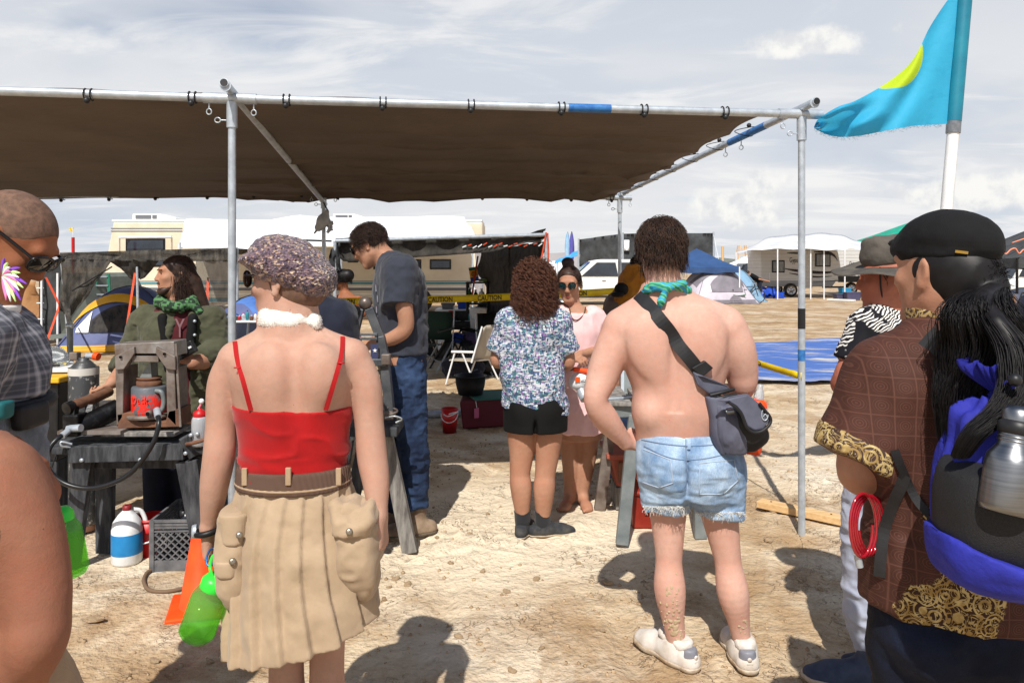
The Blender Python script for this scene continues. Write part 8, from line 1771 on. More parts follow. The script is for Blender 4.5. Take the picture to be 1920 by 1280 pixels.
MB().lathe(c0, [(.001, 0), (.040, 0), (.043, .01), (.043, .085), (.041, .098), (.030, .115), (.028, .120), (.0275, .142)], 32, Mt).build('flask', M_steel, sb); MB().lathe(c0, [(.0275, .138), (.031, .142), (.031, .158), (.026, .163)], 26, Mt).build('lid', M_black_plastic, sb); MB().lathe(c0, [(.026, .162), (.027, .178), (.018, .19), (.001, .191)], 26, Mt).build('stopper', M_steel, sb)
for z_ in (.124, .131): MB().lathe(c0, [(.028, z_), (.030, z_ + .002), (.028, z_ + .004)], 26, Mt).build('neck_ring', M_steel, sb)
cbl = thing('cable_lock', 'coiled translucent red cable lock hanging beside batik shirt', 'lock', b.J(1625, 980, -.05)); M_redclear = mat('red_vinyl', S(150, 20, 34), rough=.12, spec=.8); P = []
for k in range(150):
    a = k / 150 * 6.28 * 4.5; tn_ = a / 6.28; P.append(b.J(1614 + tn_ * 5.5 + (22 + 1.5 * tn_) * math.cos(a), 984 + (60 - 1.5 * tn_) * math.sin(a), -.10 + .012 * tn_ + .02 * math.cos(a)))
MB().tube(P, .0036, 8).build('cable', M_redclear, cbl); MB().tube([b.J(1607, 1038, -.09), b.J(1612, 1062, -.09)], .008, 10).build('key_barrel', M_galv, cbl)
b = Body('man in worn grey felt hat and zebra leaf shirt with folded arms', 2.9, 1665, h=.0065)
torso = b.L([(830, 1672, 0, 66, .13), (760, 1670, 0, 68, .13), (680, 1672, 0, 74, .135), (630, 1674, 0, 72, .12), (598, 1676, 0, 52, .09), (580, 1678, .01, 30, .06)], .04)
H = Head(b.J(1664, 527, .0), 68, 2)
arm1 = [(1632, 622, -.05, 27), (1604, 670, -.05, 24), (1584, 706, -.06, 20), (1582, 724, .0, 19), (1640, 720, .16, 14)]
arm2 = [(1722, 622, .05, 27), (1745, 690, .08, 22), (1735, 715, .16, 19), (1650, 712, .22, 14)]
body = [torso] + b.limb(arm1) + b.limb(arm2) + H.prims(True) + [cone(H.p(0, -.03, -.05), .060, b.J(1676, 590, .012), .066, .05)] + b.limb([(1648, 850, 0, 44), (1640, 1020, 0, 34), (1622, 1040, .02, 26), (1622, 1200, .0, 18)], .04) + b.limb([(1690, 850, .05, 44), (1700, 1020, .05, 34), (1702, 1190, .06, 18)], .04) + hand(b.J(1640, 720, .16), (1, .1, .2), (0, -.3, -1), (0, .5, 1), (30, 30, 20))
b.soft('body', body, M_skin_ruddy)
b.soft('zebra_shirt', [torso, cone(b.J(1634, 618, -.05), b.r(33), b.J(1600, 682, -.05), b.r(30), .05, flat=True), cone(b.J(1722, 618, .05), b.r(33), b.J(1742, 682, .08), b.r(30), .05, flat=True), b.C((1655, 590, 0), 16, (1634, 614, -.05), 28, .05)], M_zebra, inf=.012, disp=folds(.006, 9, 9, 6, 9))
b.soft('pale_trousers', [b.L([(900, 1670, 0, 72, .13), (820, 1671, 0, 68, .13)], .04)] + b.limb([(1640, 880, 0, 48), (1622, 1000, 0, 40), (1616, 1090, .0, 33), (1618, 1150, 0, 31), (1640, 1212, .03, 32)], .04) + b.limb([(1694, 880, .05, 48), (1700, 1000, .05, 40), (1706, 1215, .06, 34)], .04), M_pants_grey, disp=folds(.010, 9, 9, 12, 23), cuts=[((0, 0, .05), (0, 0, -1))])
shoe(b, b.J(1632, 1222, .0), (-1, .15, 0), M_shoe_blue, M_sole, .31, 'shoe', 1.08); shoe(b, b.J(1700, 1222, .06), (-1, .3, 0), M_shoe_blue, M_sole, .30)
ht = b.soft('felt_hat', [H.e((0, -.008, .092), (.083, .102, .062), .03), H.e((0, -.005, .150), (.064, .084, .034), .05), H.e((0, .01, .186), (.014, .065, .014), .03, sub=True)], M_felt_grey, h=.006, cuts=[(H.p(0, 0, .046), H.M @ A(0, 0, -1))], disp=lambda P, N: .005 * fbm(P * 16, 3, 3))
g = []
for i in range(7):
    u = i / 6; row = []
    for k in range(41):
        a = 2 * math.pi * k / 40; rr_ = 1 + u * (.84 + .12 * abs(math.sin(a))); x, y = .084 * rr_ * math.cos(a), .103 * rr_ * math.sin(a); row.append(H.p(x, y, .050 - .016 * u + (.026 * abs(math.cos(a)) ** 1.5 - .012) * u * u + .026 * math.cos(a) * u + .014 * math.sin(a) * u * u + .006 * math.sin(a * 5) * u))
    g.append(row)
MB().grid(np.array(g), thick=H.M @ A(0, 0, .004)).build('brim', M_felt_grey, ht)
MB().tube(arc([H.p(-.082, .03, .055), H.p(-.074, .03, -.02), H.p(-.05, .02, -.1), H.p(0, .03, -.125), H.p(.05, .02, -.1), H.p(.078, .03, .05)], 6), .003, 6).build('chin_cord', M_cord, ht)
strands('hair', rnd_hair(H, 1400, -.55, .025, 0, 1, 5, .004, 2, lambda P: (P[:, 1] < .02) & (P[:, 2] < .05), seed=12), .0014, M_hair_dark, b.root)
b = Body('shaven-headed man in sunglasses and grey plaid shirt looking down', 2.0, -40, h=.0055)
torso = b.L([(830, -38, 0, 98, .16), (760, -38, 0, 98, .155), (700, -40, 0, 104, .16), (640, -48, 0, 96, .17), (600, -52, 0, 78, .15), (575, -45, .01, 52, .09), (555, -35, .01, 44, .06)], .04)
H = Head(b.J(22, 452, .02), -84, 44, 0, 1.10)
arm = [(-55, 640, -.17, 42), (-70, 730, -.19, 36), (-64, 800, -.18, 32), (-30, 850, -.16, 28), (20, 838, -.15, 20)]
body = [torso] + b.limb(arm) + b.limb([(-40, 640, .19, 42), (-30, 730, .22, 34), (5, 735, .20, 30), (20, 700, .1, 22)]) + H.prims(True) + [cone(H.p(0, -.05, -.04), .066, b.J(-40, 590, .012), .075, .06), cone(H.p(0, -.01, -.06), .05, b.J(-25, 580, 0), .06, .05)] + b.limb([(-60, 850, -.08, 66), (-66, 1100, -.08, 50), (-66, 1600, -.06, 28)], .04) + b.limb([(-20, 850, .08, 66), (-10, 1100, .08, 50), (-8, 1600, .1, 28)], .04)
body += hand(b.J(22, 838, -.15), (.85, .0, -.5), (-.4, .3, -1), (.2, -1, .3), (18, 30, 20), 1.0)
bo = b.soft('body', body, M_skin_brown); b.soft('cropped_hair', [H.e((0, -.016, .034), (.0762, .0975, .0845), .02)], M_stubble, h=.005, cuts=[(H.p(0, .052, .05), H.M @ A(0, 1, -.55)), (H.p(0, 0, -.01), H.M @ A(0, -.3, -1))])
b.soft('stubble_beard', [H.co((-.055, .0, -.06), .0195, (-.018, .066, -.1), .0175, .03), H.co((.055, .0, -.06), .0195, (.018, .066, -.1), .0175, .03), H.co((-.014, .072, -.1), .0165, (.014, .072, -.1), .0165, .02)], M_stubble, h=.006)
glasses(H, b.root, 'wrap', sep=.037, rx=.035, rz=.022, y=.106)
b.soft('plaid_shirt', [torso, cone(b.J(-55, 630, -.17), b.r(48), b.J(-72, 735, -.19), b.r(44), .06, flat=True), b.C((-50, 600, -.05), 40, (-55, 640, -.15), 46, .06), b.C((-45, 600, .05), 40, (-42, 640, .16), 46, .06)], M_plaid, inf=.012, cuts=[(b.J(0, 745, 0), (.1, 0, -1))], disp=folds(.010, 8, 8, 5, 19))
b.soft('shirt_collar', [b.L([(600, -22, -.02, 42, .09), (572, -12, -.01, 38, .08)], .02)], M_white_cotton, h=.006, cuts=[(b.J(-10, 590, 0), (-.6, 0, -.8))])
b.soft('washed_jeans', [b.L([(900, -38, 0, 104, .17), (740, -38, 0, 100, .160)], .03), b.C((-60, 880, -.08), 72, (-66, 1600, -.06), 52, .05), b.C((-18, 880, .08), 72, (-8, 1600, .1), 52, .05)], M_denim_grey, h=.008, disp=folds(.008, 7, 7, 14, 29))
MB().tube(ring(b.J(-38, 757, 0), .158, .175, 40), .018, 8, close=True).build('belt', M_black_nylon, b.root); bp = b.soft('belt_pouch', [b.L([(800, 58, -.04, 16, .06), (755, 56, -.04, 18, .06)], .02, 3.2)], M_black_nylon, h=.007); b.soft('teal_pouch', [b.L([(785, 0, -.18, 16, .03), (752, 0, -.18, 18, .03)], .02, 3.2)], mat('teal_nylon', S(20, 92, 96), rough=.6), h=.007)
for s_ in ((-66, -.06), (-8, .1)): shoe(b, b.J(s_[0], 1590, s_[1]), (1, .1, 0), M_shoe_dark, M_sole_dark, .29)
fm = thing('feather_whistle', 'pink violet and lime feather ornament at the shaven man\'s mouth', 'ornament', b.J(10, 515, -.12)); cols = [mat('feather_' + n_, c_, rough=.8) for n_, c_ in (('pink', S(232, 130, 180)), ('violet', S(130, 70, 190)), ('lime', S(196, 232, 150)), ('white', S(236, 236, 236)))]
for k in range(16):
    a = -1.1 + 2.4 * k / 15; c0 = b.J(4, 518, -.13); ln = .055 + .03 * ((k * 5) % 4) / 3; d_ = A(math.cos(a) * .9, -.15, math.sin(a) * .8); P = []
    for i in range(7):
        u = i / 6; w_4 = .007 * math.sin(math.pi * (.1 + .85 * u)); p = c0 + d_ * ln * u + A(0, -.01 * u, -.02 * u * u); sd_ = np.cross(d_, A(0, 1, 0)); P.append([p - sd_ * w_4, p + A(0, -.002, 0), p + sd_ * w_4])
    MB().grid(np.array(P), thick=(0, .0015, 0)).build('feather', cols[(k * 3) % 4], fm)
b = Body('person in dark top whose bare sunburnt arm fills the near corner', 1.2, -60, h=.006)
torso = b.L([(1300, -75, 0, 130, .13), (1180, -78, 0, 125, .125), (1050, -72, 0, 140, .13), (930, -70, 0, 130, .12), (870, -72, .01, 95, .09), (830, -75, .01, 60, .06)], .04)
body = [torso, b.C((-60, 860, .02), 55, (-14, 900, .0), 72, .05)] + b.limb([(-12, 905, 0, 76), (38, 985, -.01, 68), (68, 1080, -.02, 57), (74, 1150, -.03, 52), (66, 1205, -.03, 53), (24, 1285, .03, 48), (-40, 1360, .08, 38)], .03)
Hh = Head(b.J(-168, 700, .0), 10, 0); body += Hh.prims(False) + [cone(Hh.p(0, -.02, -.05), .05, b.J(-120, 865, .01), .056, .04)]
body += b.limb([(0, 880, .16, 64), (72, 925, .20, 44), (30, 880, .3, 34), (-40, 850, .34, 28)], .04) + b.limb([(-120, 1480, 0, 110), (-120, 1900, 0, 50)], .05) + b.limb([(-10, 1480, 0, 110), (-5, 1900, 0, 50)], .05)
b.soft('body', body, M_skin_sunburnt); b.soft('dark_vest', [torso], M_teal_top, inf=.008, h=.008, cuts=[(b.J(0, 900, 0), (.5, 0, 1))]); b.soft('tan_trousers', [b.L([(1520, -45, .06, 205, .16), (1400, -45, .06, 200, .16), (1300, -50, .06, 165, .145), (1240, -60, .04, 140, .13)], .05), b.C((50, 1290, .16), 60, (85, 1420, .16), 85, .05), b.C((-120, 1500, 0), 110, (-120, 2050, 0), 80, .05), b.C((10, 1500, .05), 125, (0, 2050, 0), 80, .05)], M_tan_pants, h=.01, disp=folds(.008, 8, 8, 5, 31))
b.soft('hair', [Hh.e((0, -.02, .04), (.082, .102, .09), .02)], M_hair_brown, h=.01, cuts=[(Hh.p(0, .05, .03), Hh.M @ A(0, 1, -.5))])
for s_ in (-120, 0): shoe(b, b.J(s_, 2290, 0), (0, 1, 0), M_shoe_dark, M_sole_dark, .27)
b = Body('long-haired bearded man in olive jacket and green scarf working the lever', 4.75, 335, h=.0075)
torso = b.L([(780, 332, 0, 58, .14), (700, 332, 0, 62, .14), (650, 332, 0, 66, .145), (610, 334, 0, 68, .135), (585, 336, 0, 54, .10), (568, 337, .01, 28, .065)], .04)
H = Head(b.J(327, 517, 0), 128, 0, 0, 1.02)
RAm = [(274, 605, 0, 25), (258, 650, .02, 22), (236, 690, -.06, 17), (212, 716, -.28, 11)]; LAm = [(396, 605, 0, 25), (404, 650, -.04, 22), (396, 672, -.14, 18), (362, 680, -.30, 12)]
body = [torso] + b.limb(RAm) + b.limb(LAm) + H.prims(True) + [cone(H.p(0, -.03, -.05), .056, b.J(334, 580, .01), .064, .05)] + b.limb([(305, 800, 0, 36), (302, 930, 0, 26), (300, 960, 0, 18)], .04) + b.limb([(362, 800, 0, 36), (364, 930, 0, 26), (366, 960, 0, 18)], .04) + hand(b.J(212, 716, -.28), (-.6, -.1, -.75), (-.5, -.4, .6), (.3, -1, 0), (45, 60, 40), 1.05) + hand(b.J(362, 680, -.30), (-.9, .0, .35), (.2, -.6, 1), (0, -.6, .9), (25, 40, 30), 1.05)
b.soft('body', body, M_skin_tan, h=.0065)
tee = b.soft('maroon_tee', [torso], M_maroon, inf=.003, cuts=[(b.J(0, 576, 0), (0, .5, 1))]); lettering('Y', mat('grey_print', S(120, 90, 96), rough=.8), tee, b.J(328, 632, -.156), (1, 0, 0), (0, 0, 1), .12, width=.06)
jk_ = [b.L([(770, 332, .01, 68, .162), (700, 332, .01, 70, .162), (650, 332, .01, 72, .166), (610, 334, .01, 73, .158), (584, 336, .01, 57, .118)], .03), cone(b.J(276, 602, 0), b.r(28), b.J(254, 652, .02), b.r(24), .02), cone(b.J(254, 652, .02), b.r(24), b.J(228, 697, -.10), b.r(21), .01, flat=True), cone(b.J(394, 602, 0), b.r(28), b.J(410, 652, -.04), b.r(24), .02), cone(b.J(410, 652, -.04), b.r(24), b.J(378, 678, -.22), b.r(20), .01, flat=True), dict(b.L([(800, 330, -.20, 22, .12), (640, 331, -.20, 20, .12), (580, 333, -.18, 16, .12), (560, 334, -.15, 20, .12)], .02), sub=True)]
b.soft('olive_jacket', jk_, M_olive, inf=.006, h=.0075, disp=folds(.010, 11, 11, 14, 33)); b.soft('jacket_facing', [cone(b.J(305, 596, -.135), b.r(9), b.J(316, 690, -.16), b.r(8), .02), cone(b.J(362, 596, -.135), b.r(9), b.J(352, 690, -.16), b.r(8), .02)], M_black_cloth, h=.008)
for y in (602, 628): MB().ball(b.J(365, y, -.165), .010, 8).build('press_stud', M_galv, b.root)
t = NT('green_check_scarf'); ck = t.vor(60, 'Color', None, metric='CHEBYCHEV', rnd=.15); M_scarf = t.fin(t.mix(t.rng(t.sep(ck)[0], .5, .52), S(26, 44, 32), S(74, 118, 74)), .9)
sp6 = [b.J(300, 566, -.06), b.J(316, 574, -.12), b.J(338, 576, -.12), b.J(360, 566, -.06), b.J(362, 556, .06), b.J(335, 552, .11), b.J(306, 556, .06)]
b.soft('check_scarf', [cone(sp6[i], .028, sp6[(i + 1) % 7], .028, .03) for i in range(7)] + [cone(b.J(356, 566, -.07), .03, b.J(376, 585, -.08), .018, .02)], M_scarf, h=.007, disp=folds(.007, 26, 26, 26, 5))
b.soft('jeans', [b.L([(840, 334, 0, 62, .13), (760, 333, 0, 60, .13)], .04), b.C((306, 830, 0), 37, (300, 1020, 0), 26, .04), b.C((362, 830, 0), 37, (368, 1020, 0), 26, .04)], M_denim_dark, h=.01, cuts=[((0, 0, .04), (0, 0, -1))])
for x in (300, 368): shoe(b, b.J(x, 955, 0), (-.2, -1, 0), M_shoe_dark, M_sole_dark, .28)
hb = field_mesh([H.e((0, -.024, .040), (.083, .103, .088), .02), H.e((0, -.05, -.03), (.080, .066, .09), .04), cone(b.J(362, 530, .03), .055, b.J(380, 572, .04), .04, .04)], .007, cuts=[(H.p(0, .048, .03), H.M @ A(0, 1, -.5))])
hs = rnd_hair(H, 2400, -.5, .30, .007, 3, 16, .010, 1.75, lambda P: (P[:, 1] < .035) | (P[:, 2] > .095), seed=21, pole=(0, .85, .52), flare=.10)
strands('long_hair', hs, .0016, M_hair_dark, b.root, .5, more=hb)
bd_ = field_mesh([H.co((-.06, .0, -.045), .016, (-.03, .062, -.09), .021, .03), H.co((.06, .0, -.045), .016, (.03, .062, -.09), .021, .03), H.e((0, .074, -.098), (.034, .026, .026), .03), H.co((-.02, .094, -.046), .006, (.02, .094, -.046), .006, .01)], .006)
mesh_np('beard', bd_[0], bd_[1], M_hair_dark, b.root)
for sd in (-1, 1): MB().beam(H.p(sd * .016, .094, .036), H.p(sd * .048, .084, .037), .007, .006).build('eyebrow', M_hair_dark, b.root)
for sd in (-1, 1): MB().ball(H.p(sd * .03, .0775, .0150), .0098, 8).build('eye', mat('eye_dark', S(40, 30, 26), rough=.15), b.root)
cm = thing('compact_camera', 'black compact camera held by the long-haired man', 'camera', b.J(349, 656, -.34)); Mc = Matrix.Rotation(-.5, 3, 'Y'); MB().box(b.J(349, 656, -.34), (.115, .04, .075), M=Mc).build('body', M_black_plastic, cm, .006); MB().lathe(b.J(345, 658, -.365), [(.001, .02), (.022, .02), (.025, .0)], 16, Matrix.Rotation(R(90), 3, 'X')).build('lens', M_frame_black, cm); MB().box(b.J(356, 651, -.363), (.018, .006, .012), M=Mc).build('flash', M_white_plastic, cm)
MB().tube(ring(b.J(372, 678, -.25), .036, .036, 18), .010, 8, close=True).build('wristband', M_black_nylon, b.root)
b = Body('tall man in sunglasses, grey tee shirt and blue jeans looking down', 4.6, 765, h=.0065)
torso = b.L([(680, 760, 0, 38, .17), (640, 758, 0, 41, .165), (590, 752, 0, 44, .17), (540, 750, 0, 45, .175), (510, 748, 0, 38, .17), (490, 738, 0, 26, .10), (478, 728, 0, 17, .06)], .04)
H = Head(b.J(692, 461, 0), 82, 30, 0, 1.03)
NA = [(752, 522, -.17, 20), (757, 570, -.20, 16), (761, 612, -.20, 14), (740, 632, -.19, 13), (700, 645, -.16, 9)]; FA = [(748, 522, .17, 20), (740, 580, .2, 16), (728, 618, .19, 14), (690, 648, .12, 9)]
body = [torso] + b.limb(NA) + b.limb(FA) + H.prims(True) + [cone(H.p(0, -.04, -.05), .058, b.J(732, 495, 0), .070, .05)] + b.limb([(760, 720, -.08, 27), (776, 860, -.08, 19), (778, 930, -.08, 14)], .04) + b.limb([(752, 720, .09, 27), (752, 860, .09, 19), (742, 930, .09, 14)], .04) + hand(b.J(700, 645, -.16), (-1, .2, -.15), (.1, .6, -.8), (.0, .8, .5), (28, 36, 28), 1.0) + hand(b.J(690, 648, .12), (-1, -.3, 0), (0, -.6, -.8), (0, -.8, .5), (30, 36, 28), 1.0)
b.soft('body', body, M_skin_tan, h=.006)
tee = b.soft('grey_tee', [torso, cone(b.J(752, 510, -.15), b.r(27), b.J(748, 572, -.20), b.r(25), .06, flat=True), cone(b.J(748, 510, .15), b.r(27), b.J(740, 572, .2), b.r(25), .06, flat=True), b.C((736, 496, -.05), 18, (750, 512, -.15), 24, .05)], M_grey_tee, inf=.012, cuts=[(b.J(0, 660, 0), (0, 0, -1))], disp=folds(.010, 8, 8, 7, 41))
bvt = bvh_of(tee); prt = mat('faded_print', S(140, 150, 166), S(110, 84, 92), 30, rough=.9)
for k, (x, y) in enumerate(((709, 560), (707, 580), (709, 598), (706, 540))):
    p = onto(bvt, x, y, .003)
    if p is not None: MB().beam(p - up * .02, p + up * .02, .006, .012).build('chest_print', prt, tee)
b.soft('blue_jeans', [b.L([(700, 760, 0, 38, .165), (650, 760, 0, 38, .165)], .03), b.C((764, 710, -.08), 32, (776, 860, -.09), 25, .04), b.C((776, 860, -.09), 25, (778, 948, -.08), 23, .03, flat=True), b.C((752, 710, .09), 32, (752, 860, .09), 25, .04), b.C((752, 860, .09), 25, (744, 955, .09), 23, .03, flat=True)], M_denim_mid, disp=folds(.012, 9, 9, 13, 43))
shoe(b, b.J(784, 945, -.08), (-.9, -.25, 0), M_shoe_brown, M_sole_dark, .31, 'boot', 1.1); shoe(b, b.J(752, 948, .09), (-.95, -.1, 0), M_shoe_brown, M_sole_dark, .31, 'boot', 1.1)
hb = field_mesh([H.e((0, -.018, .038), (.0775, .0985, .0865), .02), H.e((0, -.045, -.01), (.067, .058, .06), .03)], .006, cuts=[(H.p(0, .068, .06), H.M @ A(0, 1, -.75)), (H.p(0, 0, -.045), H.M @ A(0, -.2, -1))]); strands('hair', rnd_hair(H, 4500, -.45, .034, .003, 1, 5, .020, 2.4, lambda P: ((P[:, 1] < .055) | (P[:, 2] > .095)) & ~((np.abs(P[:, 0]) > .055) & (P[:, 2] < .02) & (P[:, 1] > -.03)), seed=23, wob=.6), .0013, M_hair_dark, b.root, more=hb)
glasses(H, b.root, 'wrap', sep=.034, rx=.029, rz=.020, y=.103)
MB().tube(arc([b.J(735, 485, -.06), b.J(728, 500, -.09), b.J(712, 520, -.06), b.J(706, 545, -.05)], 6), .004, 6).build('neck_cord', M_cord, b.root)
b = Body('person with auburn curls in block print shirt and black shorts', 4.5, 1000, h=.0065)
torso = b.L([(775, 1003, 0, 54, .12), (740, 1000, 0, 55, .125), (690, 998, 0, 52, .115), (640, 998, 0, 55, .12), (605, 1000, 0, 54, .11), (585, 1002, 0, 36, .08), (572, 1003, .01, 20, .06)], .04)
H = Head(b.J(1003, 533, .02), -8, 16)
body = [torso] + b.limb([(948, 608, 0, 17), (936, 655, .02, 14), (934, 678, .03, 13), (955, 672, .2, 9)]) + b.limb([(1052, 608, 0, 17), (1062, 655, .02, 14), (1064, 682, .03, 13), (1046, 672, .2, 9)]) + H.prims(False) + [cone(H.p(0, -.03, -.05), .05, b.J(1003, 588, .01), .056, .05)]
body += b.limb([(978, 790, 0, 30), (978, 850, 0, 23), (975, 888, -.01, 19), (977, 915, -.02, 20), (980, 972, .0, 12)], .01) + b.limb([(1028, 790, 0, 30), (1026, 850, 0, 23), (1022, 890, -.01, 19), (1020, 918, -.02, 20), (1018, 975, 0, 12)], .01)
b.soft('body', body, M_skin_tan, h=.006)
sf_ = lambda P, N: .012 * fbm(P * A(8, 8, 8), 3, 51) + .005 * (1 - np.abs(fbm(P * A(12, 12, 22), 2, 52)) * 1.5)
b.soft('block_print_shirt', [b.L([(790, 1003, 0, 61, .14), (740, 1002, 0, 60, .135), (690, 999, 0, 56, .125), (640, 999, 0, 57, .125), (606, 1000, 0, 55, .112), (586, 1002, 0, 36, .08)], .04), cone(b.J(950, 604, 0), b.r(22), b.J(934, 656, .02), b.r(18), .05, flat=True), cone(b.J(1050, 604, 0), b.r(22), b.J(1066, 658, .02), b.r(19), .05, flat=True), b.C((985, 590, 0), 14, (955, 604, 0), 18, .05), b.C((1020, 590, 0), 14, (1046, 604, 0), 18, .05)], M_print, inf=.008, cuts=[(b.J(1003, 768, 0), (-.12 + .0, 0, -1))], disp=sf_)
b.soft('black_shorts', [b.L([(812, 1004, 0, 58, .14), (780, 1004, 0, 59, .145), (735, 1003, 0, 56, .135)], .03), b.E((1004, 815, -.16), (4, .06, 30), .02, sub=True), b.E((985, 768, -.09), (24, .05, 26), .03), b.E((1022, 768, -.09), (24, .05, 26), .03)], M_black_shorts, inf=.005, cuts=[(b.J(1004, 806, 0), (0, 0, -1))])
for x, a, hd in ((980, 972, (.25, 1, 0)), (1018, 976, (.95, .25, 0))):
    an = b.J(x, a, 0); b.soft('sock', [cone(b.J(x - 1, 955, 0), b.r(16), an, b.r(14), .01, flata=True), cone(an, b.r(13), an * A(1, 1, 0) + up * .06, b.r(13), .02)], M_sock, h=.006); shoe(b, an, hd, M_shoe_dark, M_sole, .255, 'slip_on_shoe', .95, .016)
hb = field_mesh([H.e((0, -.022, .036), (.082, .102, .090), .02), H.e((0, -.045, -.045), (.084, .07, .08), .04)], .008, cuts=[(H.p(0, .07, .03), H.M @ A(0, 1, -.4))]); hs = rnd_hair(H, 2600, -.6, .19, .013, 5, 26, .034, 1.55, lambda P: (P[:, 1] < .06) | (P[:, 2] > .07), seed=25, pole=(0, .2, 1), flare=.10, wob=.35); strands('curly_hair', hs, .0021, M_hair_red, b.root, .6, more=hb)
b = Body('woman in round sunglasses and pale pink dress facing the press', 5.1, 1085, h=.0065)
torso = b.L([(820, 1086, 0, 44, .15), (760, 1086, 0, 43, .14), (700, 1084, 0, 36, .115), (650, 1083, 0, 36, .115), (615, 1084, 0, 40, .12), (590, 1084, 0, 34, .09), (575, 1080, .0, 16, .06)], .04)
H = Head(b.J(1067, 533, -.02), 168, 14, 0, .98)
body = [torso] + b.limb([(1120, 600, 0, 13), (1126, 630, -.01, 11), (1122, 655, -.04, 10), (1088, 664, -.22, 7)]) + b.limb([(1050, 600, 0, 13), (1040, 640, 0, 11), (1042, 660, -.06, 10), (1066, 672, -.25, 7)]) + H.prims(False) + [cone(H.p(0, -.03, -.05), .045, b.J(1078, 582, 0), .05, .04)] + b.limb([(1068, 800, 0, 24), (1068, 850, 0, 17), (1070, 880, .0, 15), (1068, 928, 0, 10)], .03) + b.limb([(1102, 800, 0, 24), (1102, 850, 0, 17), (1098, 880, 0, 15), (1092, 928, 0, 10)], .03)
body += hand(b.J(1088, 664, -.22), (-.9, -.5, -.1), (0, -.3, -1), (0, -1, .3), (30, 40, 30), .92) + hand(b.J(1066, 672, -.25), (.8, -.6, .1), (0, .3, -1), (0, 1, .3), (30, 40, 30), .92) + foot_prims(b.J(1068, 928, 0), (-.35, -1, 0), .24, True) + foot_prims(b.J(1092, 928, 0), (.15, -1, 0), .24, True)
b.soft('body', body, M_skin_tan, h=.006)
b.soft('pink_dress', [b.L([(806, 1086, 0, 52, .17), (760, 1086, 0, 47, .15), (705, 1084, 0, 38, .12), (650, 1083, 0, 39, .12), (615, 1084, 0, 42, .125), (588, 1084, 0, 37, .09)], .03), cone(b.J(1112, 592, 0), b.r(17), b.J(1126, 607, 0), b.r(16), .03, flat=True), cone(b.J(1056, 592, 0), b.r(17), b.J(1045, 607, 0), b.r(16), .03, flat=True)], M_pink, inf=.008, cuts=[(b.J(0, 806, 0), (0, 0, -1))], disp=folds(.008, 12, 12, 4, 61))
hb = field_mesh([H.e((0, -.024, .045), (.082, .102, .084), .02), H.e((0, -.05, .0), (.070, .06, .06), .03), H.e((.01, -.045, .145), (.045, .042, .036), .02)], .006, cuts=[(H.p(0, .056, .075), H.M @ A(0, 1, -.7))]); strands('hair', rnd_hair(H, 1500, -.2, .06, .003, 1.5, 6, .008, 1.9, lambda P: (P[:, 1] < .05) | (P[:, 2] > .1), seed=27, pole=(0, .85, .5)), .0012, M_hair_dark, b.root, more=hb)
glasses(H, b.root, 'round', m_lens=mat('teal_lens', S(20, 46, 50), rough=.06, spec=.9), m_frame=M_frame_metal, y=.106, rx=.025, rz=.024)
MB().tube(arc([b.J(1068, 578, -.06), b.J(1072, 595, -.11), b.J(1082, 600, -.12), b.J(1094, 590, -.10), b.J(1098, 576, -.05)], 6), .004, 6).build('cord_necklace', mat('brown_cord', S(80, 60, 46), rough=.8), b.root); MB().ball(H.p(-.08, -.005, -.04), .008, 8).build('earring', M_gold_metal, b.root); MB().ball(H.p(.08, -.005, -.04), .008, 8).build('earring', M_gold_metal, b.root)
e1 = mat('lip_rose', S(168, 92, 84), rough=.5); b.soft('lips', [H.e((0, .0885, -.055), (.020, .0118, .0062), .004), H.e((0, .0865, -.066), (.018, .0118, .007), .004)], e1, h=.0045)
b = Body('person in ochre shawl half hidden behind the shirtless man', 5.7, 1185, h=.009)
torso = b.L([(760, 1185, 0, 46, .14), (690, 1185, 0, 48, .14), (620, 1186, 0, 46, .14), (570, 1192, 0, 40, .12), (545, 1196, 0, 28, .09), (528, 1198, 0, 18, .06)], .04); H = Head(b.J(1204, 505, .0), 60, 20)
body = [torso] + b.limb([(1160, 580, 0, 20), (1148, 650, 0, 17), (1142, 700, -.05, 15), (1150, 740, -.2, 10)]) + b.limb([(1225, 580, 0, 20), (1236, 650, 0, 17), (1232, 700, -.1, 15)]) + H.prims() + [cone(H.p(0, -.03, -.05), .055, b.J(1198, 545, 0), .06, .05)] + hand(b.J(1150, 740, -.2), (0, -.4, -1), (-1, 0, 0), (0, -1, 0)) + b.limb([(1168, 760, 0, 26), (1165, 880, 0, 18)], .04) + b.limb([(1206, 760, 0, 26), (1208, 880, 0, 18)], .04)
b.soft('body', body, M_skin_tan); b.soft('ochre_shawl', [b.L([(600, 1190, 0, 46, .16), (560, 1192, 0, 44, .15), (520, 1196, 0, 30, .11), (498, 1196, 0, 20, .08)], .04)], M_ochre, inf=.012, disp=folds(.012, 9, 9, 7, 71), cuts=[(b.J(1150, 595, 0), (-.45, 0, -1))]); b.soft('grey_brown_tunic', [torso, cone(b.J(1162, 575, 0), b.r(26), b.J(1146, 660, 0), b.r(24), .05, flat=True)], M_greybrown, inf=.010, disp=folds(.010, 9, 9, 5, 72))
b.soft('blue_jeans', [b.L([(800, 1186, 0, 47, .14), (740, 1186, 0, 46, .14)], .03), b.C((1168, 790, 0), 29, (1164, 898, 0), 22, .03), b.C((1206, 790, 0), 29, (1208, 898, 0), 22, .03)], M_denim_mid)
strands('hair', rnd_hair(H, 900, -.45, .04, .003, 1, 5, .008, 1.9, lambda P: P[:, 1] < .05, seed=31), .003, M_hair_black, b.root)
for x in (1164, 1208): shoe(b, b.J(x, 880, 0), (-.3, -1, 0), M_shoe_dark, M_sole_dark, .27)
